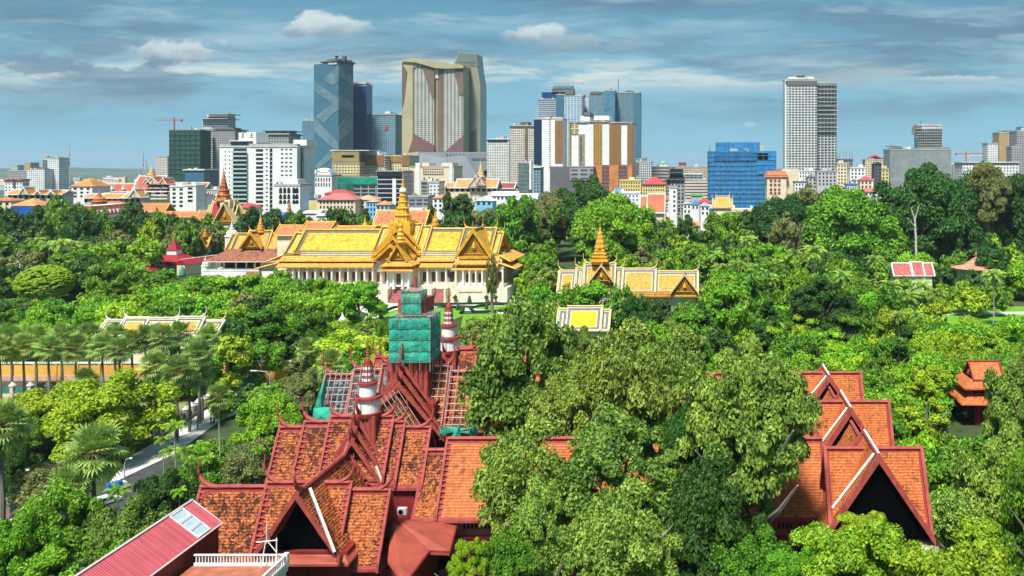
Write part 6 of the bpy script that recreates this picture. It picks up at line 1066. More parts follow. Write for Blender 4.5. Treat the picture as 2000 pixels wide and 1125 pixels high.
def icosa():
    p = (1+5**.5)/2; v_ = np.array([(-1, p, 0), (1, p, 0), (-1, -p, 0), (1, -p, 0), (0, -1, p), (0, 1, p), (0, -1, -p), (0, 1, -p), (p, 0, -1), (p, 0, 1), (-p, 0, -1), (-p, 0, 1)])/math.hypot(1, p)
    f_ = np.array([(0, 11, 5), (0, 5, 1), (0, 1, 7), (0, 7, 10), (0, 10, 11), (1, 5, 9), (5, 11, 4), (11, 10, 2), (10, 7, 6), (7, 1, 8), (3, 9, 4), (3, 4, 2), (3, 2, 6), (3, 6, 8), (3, 8, 9), (4, 9, 5), (2, 4, 11), (6, 2, 10), (8, 6, 7), (9, 8, 1)]); return v_, f_
def npmesh(name, V, Q, T, m):
    """mesh from vertices, quads and triangles (numpy arrays)"""
    me = bpy.data.meshes.new(name); nq, nt = len(Q), len(T); me.vertices.add(len(V)); me.vertices.foreach_set('co', V.astype(np.float32).ravel())
    li = np.concatenate([Q.ravel(), T.ravel()]).astype(np.int32); me.loops.add(len(li)); me.loops.foreach_set('vertex_index', li)
    me.polygons.add(nq+nt); st = np.concatenate([np.arange(nq)*4, nq*4+np.arange(nt)*3]).astype(np.int32); me.polygons.foreach_set('loop_start', st)
    me.materials.append(m); me.update(calc_edges=True); me.validate(); return me
def crown_mesh(name, seed, nc, nl, leaf, rc=.30, shape='round', core=.7, jit=.55, up=.25):
    r = np.random.default_rng(seed); C_ = []
    while len(C_) < nc:
        d = r.normal(size=3); d /= np.linalg.norm(d)
        if shape == 'dome' and d[2] < -.25: continue
        if d[2] < -.55 and r.random() < .6: continue
        k = (.91 if shape == 'smooth' else r.uniform(.45, .86)**.7*(1-rc*.55)); c = d*k
        if shape == 'cone': c[2] = r.uniform(-.85, .85); w_ = (1-(c[2]+.95)/2.0)**.75*(.85); a = r.uniform(0, 6.28); q = r.uniform(.5, 1)*w_; c[0], c[1] = math.cos(a)*q, math.sin(a)*q
        if shape == 'layer': c[2] = round(c[2]*2.2)/2.2+r.normal()*.04; c[:2] *= 1.1
        if shape == 'lump': c[2] = c[2]*.9; c[:2] *= 1+.18*math.sin(3*math.atan2(c[1], c[0])+seed)
        C_.append(c)
    C_ = np.array(C_); R_ = rc*r.uniform(.6, 1.25, nc)
    if shape == 'cone': R_ *= np.clip(1.15-.5*(C_[:, 2]+.85), .45, 1.1)
    ci = np.repeat(np.arange(nc), nl); n = len(ci)
    d = r.normal(size=(n, 3)); d /= np.linalg.norm(d, axis=1)[:, None]; d[:, 2] = np.where(d[:, 2] < -.35, -d[:, 2]*.6, d[:, 2])
    fl = np.array([1, 1, .62 if shape == 'layer' else .85]); pos = C_[ci]+d*fl*(R_[ci]*r.uniform(.72, 1.08, n)**1)[:, None]
    nr = d*.8+r.normal(size=(n, 3))*jit+np.array([0, 0, up]); nr /= np.linalg.norm(nr, axis=1)[:, None]
    a = r.normal(size=(n, 3)); t1 = np.cross(nr, a); t1 /= np.linalg.norm(t1, axis=1)[:, None]; t2 = np.cross(nr, t1)
    s = leaf*r.uniform(.6, 1.3, n)[:, None]; b_ = nr*s*.25
    V = np.stack([pos-t1*s, pos-t2*s*.55+b_, pos+t1*s, pos+t2*s*.55+b_], 1).reshape(-1, 3); Q = np.arange(n*4).reshape(-1, 4)
    iv, if_ = icosa(); cv = (C_[:, None, :]+iv[None]*r.uniform(.85, 1.1, (nc, 12, 1))*(R_*core)[:, None, None]*np.array([1, 1, .8])).reshape(-1, 3)
    T = (if_[None]+(np.arange(nc)*12)[:, None, None]).reshape(-1, 3)+len(V); A_ = np.concatenate([V, cv])
    for k in range(3): lo_, hi_ = np.percentile(A_[:, k], .4), np.percentile(A_[:, k], 99.6); A_[:, k] = (A_[:, k]-(lo_+hi_)/2)/((hi_-lo_)/2)
    return npmesh(name, A_, Q, T, LMAT['M'])
def trunk_mesh(seed, br=6, thick=.045):
    rg_ = random.Random(seed); b = MB(); b.tube([(0, 0, 0), (.01, .01, .3), (-.01, .02, .6), (.02, 0, .95)], [thick, thick*.75, thick*.6, thick*.25], 7)
    for k in range(br):
        a = k*2.4+rg_.random(); z = rg_.uniform(.35, .7); l = rg_.uniform(.18, .34); p1 = (math.cos(a)*l*.5, math.sin(a)*l*.5, z+.12); p2 = (math.cos(a)*l, math.sin(a)*l, z+.28)
        b.tube([(0, 0, z), p1, p2], [thick*.42, thick*.3, thick*.1], 5)
    return b.mesh('trunk', BARK, smooth=True)
TR = [trunk_mesh(i) for i in range(4)]
CR = {'near': [crown_mesh('crown', 100+i, 80, 400, .031, .19, 'lump', .45, .6, .3) for i in range(4)], 'nearv': [crown_mesh('crown', 120+i, 120, 380, .022, .15, 'round', .75, .5) for i in range(2)],
      'mid': [crown_mesh('crown', 200+i, 44, 120, .052, .25, ('lump', 'round', 'lump', 'dome')[i % 4]) for i in range(5)], 'cone': [crown_mesh('crown', 300+i, 70, 150, .042, .2, 'cone') for i in range(2)],
      'layer': [crown_mesh('crown', 400+i, 44, 120, .048, .25, 'layer', .55) for i in range(2)], 'dome': [crown_mesh('crown', 500, 900, 60, .017, .085, 'smooth', 1.0, .35)], 'airy': [crown_mesh('crown', 520+i, 60, 70, .06, .2, 'round', .3, .8) for i in range(2)]}
RT = random.Random(77); DIRECT = [False]; TREES = []; SPEC = []; NAMEK = {'D': 'dark green', 'M': 'mid green', 'V': 'bright green', 'Y': 'yellow green', 'O': 'olive grey', 'A': 'glossy green'}
FORM = {'near': 'large', 'nearv': 'dense', 'mid': 'rounded', 'cone': 'cone-shaped', 'layer': 'spreading', 'dome': 'clipped dome', 'airy': 'feathery'}
def tree(x, Y, zb, zt, rx, kind='M', form='mid', ry=None, name=None, lab=None, group='leafy trees of the palace and museum gardens'):
    if not lab and not DIRECT[0]: SPEC.append((x, Y, zb, zt, rx, kind, form)); return None
    name = name or {'layer': 'rain_tree', 'airy': 'casuarina_tree', 'cone': 'conical_tree'}.get(form, 'broadleaf_tree'); group = {'layer': 'flat-layered rain trees', 'airy': 'feathery casuarina trees', 'cone': 'conical trees'}.get(form, group)
    t = thing(name, lab or '', 'tree', (x, Y, 0), group); ms = CR[form]; m_ = RT.choice(ms)
    c = bpy.data.objects.new('crown', m_); COL.objects.link(c); c.parent = t; c.location = (0, 0, (zb+zt)/2); c.scale = (rx, ry or rx, (zt-zb)/2); c.rotation_euler = (0, 0, RT.uniform(0, 6.28) if abs((ry or rx)-rx) < .01 else 0)
    c.material_slots[0].link = 'OBJECT'; c.material_slots[0].material = LMAT[kind]
    k = bpy.data.objects.new('trunk', RT.choice(TR)); COL.objects.link(k); k.parent = t; hh = zb+(zt-zb)*.75; k.scale = (hh*.9, hh*.9, hh); k.rotation_euler = (0, 0, RT.uniform(0, 6.28))
    if not lab: TREES.append((t, '%s %s tree' % (FORM[form], NAMEK[kind]), CX+x/Y*F, CY+(H-(zb+zt)/2)*F/Y))
    return t
def tbox(p0, p1, q0, q1, Y, kind, form='near', lab=None, zmin=1.5):
    x = (X(p0, Y)+X(p1, Y))/2; rx = (X(p1, Y)-X(p0, Y))/2; zt = Z(q0, Y); zb = max(zmin, Z(q1, Y)); return tree(x, Y, zb, zt, rx, kind, form, rx*.85, lab=lab)
KEEP = [(490, 606, 706, 742, 216), (1428, 1472, 620, 672, 252), (298, 410, 792, 865, 168), (405, 475, 758, 832, 185), (44, 130, 520, 572, 352), (26, 52, 510, 555, 382), (275, 372, 498, 526, 430), (340, 425, 495, 516, 430), (655, 682, 606, 628, 284), (1740, 1820, 510, 540, 362), (1872, 1950, 495, 528, 375), (1870, 2010, 597, 614, 318), (745, 1000, 578, 612, 300), (215, 300, 475, 506, 420), (388, 412, 445, 490, 475)]
def ttop(px, py, wpx, h, kind, form='mid', sq=None):
    if form != 'layer' and 9 <= h <= 16: h *= 1.18
    Y = (H-h)*F/max(py-CY, 1.); tall = Y > 600 or h > 20
    if tall: Y = min(Y, 470+(px*7) % 90); h = Z(py, Y)
    rx = wpx*.43*Y/F
    chp_ = min(h*.85, rx*1.9)*F/Y
    for a, b_, c_, d_, e_ in KEEP:
        if px+wpx*.4 > a and px-wpx*.4 < b_ and py+chp_*.9 > c_ and py < d_ and Y < e_: return None
    ch = min(h*.88, max(rx*(sq or 1.9), min(h*.75, rx*2.7) if tall else 0)); return tree(X(px, Y), Y+rx*.3, h-ch, h, rx, kind, form)
# near trees, each with its box in the photo
for a in ((925, 1150, 598, 905, 137, 'A', 'near', 'tallest glossy tree left of the small yellow pavilion, rising from the museum court'), (1112, 1345, 646, 935, 133, 'A', 'near', 'big pale-topped tree in front of the small yellow pavilion'), (1240, 1420, 655, 890, 146, 'A', 'near', 'dark tree in the museum court between the two big pale-topped trees'),
          (1330, 1560, 672, 960, 108, 'A', 'near', 'giant tree with grey-green crown covering the museum wing, left half'), (1390, 1590, 700, 990, 106, 'A', 'near', 'giant tree touching the stacked right-hand gables, trunk in front of pink wall'), (930, 1150, 838, 1065, 107, 'A', 'near', 'bright-topped tree over the orange wing roof beside the low canopy'),
          (1110, 1330, 815, 1040, 105, 'A', 'near', 'deep green tree in the centre of the museum wing'), (1000, 1135, 960, 1150, 98, 'A', 'near', 'pale foliaged small tree at the bottom below the wing wall'), (1120, 1340, 960, 1190, 97, 'A', 'near', 'light-topped tree at bottom centre'), (1290, 1500, 900, 1180, 101, 'D', 'near', 'dark tree at bottom right of centre beside the thick trunk'),
          (1020, 1180, 730, 900, 126, 'A', 'near', 'pale leafy crown below the tallest glossy tree'), 
          (1290, 1400, 800, 960, 112, 'D', 'near', 'small dark crown filling the gap over the wing roof'), (1390, 1570, 1045, 1230, 92, 'M', 'near', 'mid green tree at the bottom left of the bright yellow-green crown'), (1510, 1800, 1022, 1300, 88, 'Y', 'nearv', 'wide bright yellow-green tree below the nearest dark gable'), (1700, 2010, 1060, 1360, 84, 'Y', 'nearv', 'second bright yellow-green tree in the bottom right corner'), (1480, 1620, 1070, 1260, 86, 'V', 'nearv', 'bright green tree at bottom just left of the wide yellow-green one'),
          (876, 958, 1052, 1180, 94, 'U', 'nearv', 'lime yellow bush-like tree at the bottom beside the low canopy'), (938, 1050, 1042, 1190, 95, 'M', 'near', 'green tree right of the lime yellow one at the bottom'), (1735, 1882, 738, 900, 150, 'Y', 'cone', 'yellow-green cone-shaped tree right of the stacked gables'), (1928, 2070, 690, 900, 142, 'A', 'near', 'glossy tree at the right edge beside the tall wooden pavilion'), (1868, 2060, 845, 1130, 116, 'A', 'near', 'large dense tree at the right edge above the bottom corner'),
          (1800, 1862, 880, 975, 138, 'D', 'near', 'small dark tree between the nearest dark gable and the little shrine'), (1950, 2090, 880, 1180, 104, 'M', 'near', 'green tree cut by the right edge low down'), (85, 312, 735, 898, 164, 'Y', 'near', 'broad yellow-green bushy tree in front of the dry lawn'), (10, 175, 755, 905, 172, 'Y', 'near', 'yellow-green tree behind the left edge palm'), (30, 200, 958, 1150, 108, 'M', 'near', 'green tree under the big fan palm at lower left'), (-40, 95, 1010, 1180, 98, 'V', 'near', 'bright green tree in the bottom left corner'),
          (150, 315, 985, 1150, 108, 'A', 'near', 'olive-topped tree left of the red shed roof'), (40, 170, 905, 1010, 132, 'O', 'near', 'brownish mixed tree left of the big fan palm'), (468, 585, 775, 900, 152, 'V', 'near', 'bright green round tree left of the museum horns'), (430, 560, 868, 968, 136, 'O', 'near', 'olive spreading tree behind the left museum ridge'), (545, 640, 725, 815, 172, 'O', 'near', 'drooping olive tree left of the teal netted roof'), (255, 372, 925, 1040, 124, 'D', 'near', 'dark tree above the red shed ridge'),
          (330, 470, 905, 1010, 134, 'M', 'near', 'green tree between tall slim palm and red shed'), (600, 765, 640, 735, 198, 'Y', 'layer', 'flat-layered yellow-green tree behind the stripped grey roof'), (985, 1030, 600, 690, 215, 'Y', 'mid', 'yellow-tipped tree between the palace lawn and the tallest glossy tree'), (900, 985, 622, 690, 200, 'A', 'mid', 'green tree just right of the far white spire'), (735, 775, 622, 710, 205, 'M', 'mid', 'small green tree touching the left side of the teal netted tower'),
          (0, 70, 870, 1000, 140, 'D', 'near', 'dark tree under the left edge palm'), (1620, 1745, 1000, 1120, 92, 'Y', 'nearv', 'small yellow-green crown directly under the tip of the nearest dark gable'), (-30, 60, 800, 900, 160, 'M', 'near', 'green tree low at the left edge behind the palm fronds'), (520, 600, 745, 800, 178, 'M', 'mid', 'green tree below the yellow wall near the turquoise hoarding'), (560, 640, 690, 760, 195, 'O', 'airy', 'drooping tree in front of the turquoise hoarding')):
    tbox(*a[:7], lab=a[7])
for a in ((1530, 1684, 545, 668, 262, 'D', 'nearv', 'big dark domed tree in the middle of the right-hand gardens'), (1462, 1545, 590, 712, 238, 'D', 'cone', 'dark cone-shaped tree left of the big dark domed tree'), (1712, 1892, 326, 500, 455, 'D', 'near', 'huge dark umbrella tree before the wide grey netted block'), (1830, 1965, 345, 510, 470, 'D', 'near', 'dark giant tree right of the huge umbrella tree'), (1885, 1968, 320, 450, 462, 'O', 'near', 'tallest sparse-topped tree before the long white hall'), (1935, 2060, 345, 520, 475, 'D', 'near', 'dark giant tree cut by the right edge below the tan tower'),
          (1575, 1765, 372, 540, 440, 'M', 'near', 'broad light-topped tree left of the huge umbrella tree'), (1470, 1600, 385, 500, 470, 'D', 'near', 'dark rounded tree below the cream arched hotel'), (1085, 1205, 348, 470, 500, 'D', 'near', 'big dark tree in front of the massive casino tower'), (1030, 1125, 372, 470, 510, 'O', 'near', 'olive tree left of the dark one at the casino tower'), (965, 1060, 385, 480, 500, 'M', 'near', 'mid green tree right of the blue gabled house'), (1120, 1275, 385, 520, 440, 'V', 'near', 'bright broad tree below the brick-red temple roof'), (1545, 1620, 360, 440, 480, 'O', 'airy', 'feathery pale tree top before the low white building'), (1500, 1575, 415, 520, 400, 'O', 'airy', 'brownish feathery tree left of the broad light-topped tree')):
    tbox(*a[:7], lab=a[7])
tbox(1092, 1172, 642, 730, 168, 'A', 'near', 'small glossy tree hiding the foot of the small yellow pavilion')
# clipped domes
tree(X(87, 350), 350, Z(585, 350), Z(519, 350), 46*350/F, 'U', 'dome', name='clipped_tree', lab='smooth lime green clipped dome tree at the left'); tree(X(-2, 360), 360, Z(590, 360), Z(533, 360), 40*360/F, 'U', 'dome', name='clipped_tree', lab='second lime clipped dome cut by the left edge')
# trees by crown top (px, py, width, height m, colour, form)
LST = [(25, 425, 90, 17, 'M'), (5, 455, 110, 18, 'D'), (60, 470, 80, 15, 'D'), (112, 383, 66, 14, 'M'), (138, 397, 50, 11, 'M'), (75, 415, 50, 12, 'D'), (112, 418, 50, 12, 'D'), (158, 415, 70, 15, 'D'), (200, 430, 60, 13, 'D'), (255, 392, 40, 18, 'D'), (170, 455, 120, 19, 'D'), (210, 447, 95, 18, 'D'), (128, 478, 90, 16, 'D'), (88, 482, 80, 14, 'M'), (238, 513, 92, 13, 'V'), (205, 540, 70, 12, 'M'), (288, 490, 60, 12, 'M', 'airy'), (335, 500, 72, 12, 'O'), (370, 512, 60, 10, 'M'), (20, 530, 70, 13, 'M'),
       (40, 570, 90, 13, 'V'), (150, 556, 80, 11, 'Y'), (190, 580, 90, 11, 'V'), (100, 585, 90, 12, 'M'), (245, 555, 70, 11, 'Y', 'layer'), (15, 610, 90, 12, 'M'), (70, 605, 90, 12, 'V'), (140, 612, 70, 11, 'V'), (260, 585, 80, 10, 'O', 'layer'), (230, 600, 80, 11, 'V'), (185, 620, 60, 10, 'M'), (300, 590, 70, 10, 'Y', 'layer'), (345, 585, 60, 10, 'V'),
       (325, 556, 80, 14, 'V'), (370, 545, 90, 14, 'V'), (415, 540, 80, 14, 'V'), (455, 540, 90, 14, 'V'), (500, 538, 90, 14, 'V'), (545, 528, 60, 13, 'M'), (545, 546, 90, 14, 'V'), (590, 548, 80, 14, 'M'), (630, 545, 80, 15, 'V'), (660, 560, 70, 13, 'V'), (695, 552, 90, 15, 'V'), (720, 575, 70, 12, 'V'), (340, 582, 80, 13, 'M'), (400, 580, 80, 13, 'V'), (600, 578, 90, 13, 'V'), (560, 575, 70, 13, 'V'), (735, 605, 44, 8, 'M'), (735, 585, 40, 8, 'V'),
       (480, 572, 70, 14, 'O'), (555, 590, 100, 17, 'M'), (515, 605, 90, 16, 'M'), (455, 600, 80, 14, 'Y'), (430, 620, 60, 13, 'Y'), (600, 610, 80, 15, 'M'), (640, 600, 60, 12, 'D'), (500, 640, 90, 17, 'D'), (560, 645, 100, 17, 'M'), (450, 655, 70, 14, 'Y'), (605, 650, 70, 14, 'D'), (660, 628, 70, 11, 'Y', 'layer'), (700, 640, 60, 11, 'O'), (720, 620, 50, 11, 'M'), (700, 600, 50, 11, 'D'), (655, 585, 60, 12, 'V'), (690, 660, 60, 10, 'Y', 'layer'), (470, 690, 70, 13, 'Y'),
       # behind the palace
       (470, 428, 60, 20, 'D'), (500, 420, 60, 20, 'D'), (520, 415, 50, 19, 'D'), (590, 425, 60, 18, 'D'), (630, 428, 60, 18, 'D'), (675, 415, 60, 20, 'D'), (700, 410, 60, 21, 'D'), (560, 430, 50, 18, 'D'), (330, 420, 60, 16, 'D'), (290, 425, 60, 16, 'D'), (360, 430, 60, 15, 'M'), (380, 425, 50, 15, 'D'), (400, 440, 50, 14, 'D'), (300, 455, 70, 15, 'O'), (340, 450, 60, 15, 'M'), (865, 412, 60, 20, 'D'), (900, 415, 60, 20, 'D'), (880, 375, 40, 14, 'D'), (905, 378, 40, 14, 'D'), (300, 412, 50, 15, 'M'),
       # right of the throne hall
       (950, 410, 90, 22, 'O'), (1005, 386, 110, 26, 'M'), (1050, 395, 100, 25, 'O'), (1180, 385, 120, 26, 'V'), (1230, 395, 110, 24, 'V'), (1130, 400, 110, 24, 'V'), (1290, 430, 90, 20, 'M'), (1250, 440, 90, 20, 'M'), (1200, 440, 100, 20, 'D'), (985, 440, 90, 19, 'M'), (1040, 435, 90, 20, 'M'), (1085, 430, 80, 20, 'V'), (1320, 460, 70, 16, 'Y'), (1350, 470, 70, 15, 'V'), (1040, 500, 80, 15, 'V'), (1030, 530, 60, 12, 'V'), (1060, 470, 70, 17, 'M'), (1250, 480, 80, 17, 'O', 'airy'), (1300, 490, 70, 15, 'M'), (1390, 478, 60, 14, 'M'),
       (1160, 555, 110, 21, 'V'), (1215, 560, 80, 20.5, 'M'), (1120, 560, 80, 20.5, 'M'), (1060, 560, 100, 21, 'M'), (1100, 600, 80, 14, 'M'), (1020, 575, 80, 17, 'D'), (1000, 600, 70, 15, 'M'), (1240, 583, 80, 20, 'D'), (1290, 588, 80, 20, 'D'), (1362, 590, 60, 19, 'D'), (1395, 572, 50, 11, 'Y'), (1250, 620, 90, 14, 'D'), (1300, 630, 70, 14, 'A'), (1210, 610, 60, 13, 'M'), (1365, 620, 60, 12, 'O', 'airy'), (1330, 640, 60, 12, 'A'), (1400, 640, 70, 13, 'D'), (1350, 655, 80, 13, 'A'),
       # big right-hand group
       (2000, 345, 80, 31, 'D'), (1740, 385, 110, 26, 'D'), (1690, 400, 100, 24, 'D'), (1650, 378, 90, 26, 'M'), (1625, 365, 60, 27, 'O', 'airy'), (1600, 385, 100, 24, 'M'), (1560, 395, 100, 22, 'M'), (1520, 388, 110, 23, 'D'), (1500, 405, 70, 20, 'D'), (1660, 405, 110, 26, 'M'), (1690, 410, 120, 26, 'V'), (1620, 415, 110, 25, 'M'), (1545, 415, 90, 24, 'O', 'airy'), (1520, 430, 90, 22, 'O', 'airy'), (1430, 415, 70, 16, 'V'), (1465, 412, 60, 16, 'D'), (1440, 440, 70, 16, 'D'), (1480, 450, 80, 17, 'M'),
       (1840, 400, 130, 28, 'D'), (1900, 390, 120, 28, 'D'), (1960, 400, 120, 27, 'D'), (1800, 430, 120, 25, 'D'), (1870, 440, 110, 23, 'D'), (1930, 450, 110, 22, 'M'), (1990, 440, 100, 22, 'D'), (1740, 440, 100, 24, 'M'), (1700, 450, 90, 22, 'M'), (1655, 440, 100, 24, 'M'), (1600, 450, 90, 22, 'M'), (1560, 460, 80, 20, 'M'), (1720, 480, 90, 18, 'M'), (1860, 450, 70, 20, 'O', 'cone'), (1835, 470, 60, 17, 'O', 'airy'), (1895, 475, 80, 16, 'D'), (1975, 480, 80, 15, 'V'), (1960, 505, 80, 13, 'Y'), (1990, 520, 70, 13, 'M'), (1680, 500, 80, 18, 'D'), (1640, 490, 80, 19, 'D'), (1840, 520, 60, 12, 'D'), (1910, 530, 70, 11, 'D'), (1600, 500, 60, 16, 'D'),
       (1500, 500, 60, 16, 'M'), (1450, 490, 60, 15, 'M'), (1490, 470, 70, 17, 'Y'), (1540, 490, 60, 16, 'V'), (1580, 478, 50, 15, 'Y'), (1425, 520, 60, 13, 'M'), (1560, 540, 70, 12, 'V'), (1625, 535, 60, 12, 'Y'), (1520, 545, 60, 11, 'M'), (1700, 575, 90, 14, 'V'), (1740, 590, 80, 12, 'M'), (1760, 535, 60, 11, 'Y'), (1790, 560, 60, 10, 'V'), (1830, 555, 60, 10, 'V'), (1880, 550, 60, 11, 'V'), (1910, 560, 60, 10, 'M'), (1945, 555, 60, 11, 'M'), (1985, 560, 60, 11, 'V'), (1660, 560, 60, 13, 'V')]
for a in LST: ttop(*a)
# crowns filling the green belt, kept clear of everything the photograph shows between them
PROT = [(560, 1005, 330, 548, 364), (745, 1000, 540, 612, 358), (400, 570, 405, 540, 425), (405, 470, 320, 450, 518), (188, 285, 400, 452, 540), (20, 420, 335, 402, 738), (1086, 1368, 435, 582, 292), (1090, 1195, 596, 640, 228), (205, 440, 600, 642, 228), (1738, 1822, 508, 540, 358), (1870, 1955, 490, 530, 372), (38, 136, 515, 580, 340), (28, 52, 508, 555, 375), (270, 420, 480, 526, 430), (735, 1010, 585, 628, 270), (1860, 2010, 592, 616, 318), (0, 280, 700, 770, 218), (478, 612, 700, 748, 212), (745, 870, 560, 720, 135), (610, 960, 640, 900, 128), (860, 905, 560, 700, 150), (540, 960, 760, 1130, 100), (1535, 1810, 712, 1080, 105), (280, 560, 745, 960, 140), (200, 340, 770, 850, 160), (1872, 1935, 700, 830, 205), (1425, 1475, 615, 690, 240), (640, 700, 600, 632, 280), (660, 1000, 395, 450, 372), (1240, 1480, 375, 430, 560), (1328, 1400, 430, 450, 590), (35, 165, 445, 468, 545), (1640, 1740, 345, 400, 600), (1310, 1460, 600, 720, 190), (160, 430, 545, 640, 235), (200, 320, 470, 512, 400)]
FOOT = [(-67, 33, 99, 184), (X(562, 372)-8, X(985, 372)+12, 354, 404), (-68, -44, 60, 104), (X(405, 434), X(570, 434), 418, 456), (X(1090, 300), X(1366, 300), 290, 308), (X(1090, 235), X(1195, 235), 228, 242), (X(205, 232), X(440, 232), 225, 240)]
def fill(n, xr, yr, hr, wr, kinds, forms=('mid',), sp=.55, seed=1):
    rr = random.Random(seed); done = []; tries = 0
    while len(done) < n and tries < n*30:
        tries += 1; px, py, h = rr.uniform(*xr), rr.uniform(*yr), rr.uniform(*hr); Y = (H-h)*F/(py-CY); sc_ = 220/Y; wp = rr.uniform(*wr)*F/Y; x = X(px, Y); rx = wp/2*Y/F
        chp = min(h*.82, rx*1.75)*F/Y
        if any(px+wp*.45 > a and px-wp*.45 < b_ and py+chp > c_ and py < d_ and Y < e_ for a, b_, c_, d_, e_ in PROT): continue
        if any(a-2 < x < b_+2 and c_-2 < Y < d_+2 for a, b_, c_, d_ in FOOT): continue
        if any(math.hypot(x-q_[0], Y-q_[1]) < sp*(rx+q_[2]) for q_ in done): continue
        done.append((x, Y, rx)); kd = rr.choice(kinds)
        if py > 535 and kd in 'DO' and rr.random() < .7: kd = rr.choice('VYM')
        ttop(px, py, wp, h, kd, rr.choice(forms))
    return len(done)
fill(60, (-20, 420), (430, 600), (10, 15), (13, 19), 'DMMMVOVY', seed=2, sp=.6); fill(60, (1380, 2020), (400, 560), (14, 24), (15, 24), 'DMMMVV', seed=3, sp=.6); fill(80, (1380, 2020), (560, 720), (9, 14), (11, 19), 'VVVYYMMD', ('mid', 'mid', 'layer', 'mid'), seed=4, sp=.55)
fill(45, (920, 1420), (420, 640), (11, 20), (12, 20), 'VMMDA', seed=5); fill(40, (300, 760), (545, 700), (10, 14), (11, 17), 'VVMMD', seed=6); fill(30, (-20, 480), (560, 640), (8, 11), (9, 15), 'VYVMO', ('mid', 'layer'), seed=7); fill(40, (1500, 2020), (690, 900), (9, 13), (8, 14), 'VMMVY', seed=8); fill(60, (-20, 1240), (400, 436), (13, 17), (14, 22), 'DDM', seed=9, sp=.8); fill(50, (1200, 1760), (400, 470), (13, 20), (14, 22), 'DMM', seed=10, sp=.7)
fill(24, (-20, 420), (1000, 1250), (6, 12), (7, 11), 'MVDA', seed=12); fill(18, (380, 560), (720, 980), (5, 9), (6, 9), 'MVD', seed=13); fill(20, (1620, 2020), (900, 1150), (6, 12), (7, 11), 'MAD', seed=14); fill(60, (-20, 420), (440, 520), (16, 22), (16, 22), 'DMMOV', seed=15, sp=.6)
# the trees that show largest become trees of their own; the many small ones beyond make one canopy
SPEC.sort(key=lambda q: -(q[4]/q[1])*(q[3]-q[2])/q[1]); DIRECT[0] = True; nb_ = 0; REST = []
for q in SPEC:
    if q[6] in ('layer', 'airy', 'cone'): tree(*q)
    elif nb_ < 252: nb_ += 1; tree(*q)
    else: REST.append(q)
lo = [crown_mesh('c', 700+i, 26, 46, .10, .34) for i in range(3)]; data = []
for me in lo:
    v_ = np.zeros(len(me.vertices)*3, np.float32); me.vertices.foreach_get('co', v_); ls = np.zeros(len(me.loops), np.int32); me.loops.foreach_get('vertex_index', ls); n_q = sum(1 for p in me.polygons if len(p.vertices) == 4); data.append((v_.reshape(-1, 3), ls[:n_q*4].reshape(-1, 4), ls[n_q*4:].reshape(-1, 3)))
VV, QQ, TT, MQ, MT = [], [], [], [], []; off = 0; ks = 'DMVYOA'
for i, (x, Y, zb, zt, rx, kind, form) in enumerate(REST):
    v_, q_, t_ = data[i % 3]; a = RT.uniform(0, 6.28); c, s_ = math.cos(a), math.sin(a); p = np.stack([(v_[:, 0]*c-v_[:, 1]*s_)*rx+x, (v_[:, 0]*s_+v_[:, 1]*c)*rx+Y, v_[:, 2]*(zt-zb)/2+(zt+zb)/2], 1)
    VV.append(p); QQ.append(q_+off); TT.append(t_+off); off += len(v_); MQ += [ks.index(kind)]*len(q_); MT += [ks.index(kind)]*len(t_)
if REST:
    me = npmesh('tree_canopy', np.concatenate(VV), np.concatenate(QQ), np.concatenate(TT), LMAT['D']); [me.materials.append(LMAT[k]) for k in ks[1:]]; me.polygons.foreach_set('material_index', np.array(MQ+MT, np.int32))
    tc_ = bpy.data.objects.new('tree_canopy', me); COL.objects.link(tc_); tag(tc_, 'far mass of small tree crowns filling the gaps between gardens and houses', 'tree canopy', kind='stuff')
print('trees', nb_, 'rest', len(REST), 'spec', len(SPEC))
# ------------------------------------------------------------------ palms
def fan_palm_mesh(seed, n=44):
    rr = random.Random(seed); b = MB()
    for k in range(n):
        a = k*2.399+rr.uniform(-.2, .2); el_ = R(85-150*(k/n)+rr.uniform(-10, 10)); d = Vector((math.cos(a)*math.cos(el_), math.sin(a)*math.cos(el_), math.sin(el_))); L1 = rr.uniform(.42, .62)
        p = d*L1; b.tube([(0, 0, 0), p], [.022, .014], 3, 1, cap=False)
        side = d.cross(Vector((0, 0, 1))).normalized() if abs(d.z) < .97 else Vector((1, 0, 0)); upv = side.cross(d).normalized(); q = rr.uniform(-.5, .5); side, upv = side*math.cos(q)+upv*math.sin(q), upv*math.cos(q)-side*math.sin(q)
        nb = 13; rr2 = rr.uniform(.40, .52)
        for j in range(nb):
            t0 = R(-115+230*j/(nb-1)); e = d*math.cos(t0)+side*math.sin(t0); tip = p+e*rr2*(1-.12*abs(math.sin(t0)))-Vector((0, 0, 1))*.10*(1 if el_ < .6 else .4)+upv*.05; w_ = (side*math.cos(t0)-d*math.sin(t0))*.035; md = p+e*rr2*.55+upv*.03
            b.face([p, md+w_, tip, md-w_], 0)
    return b
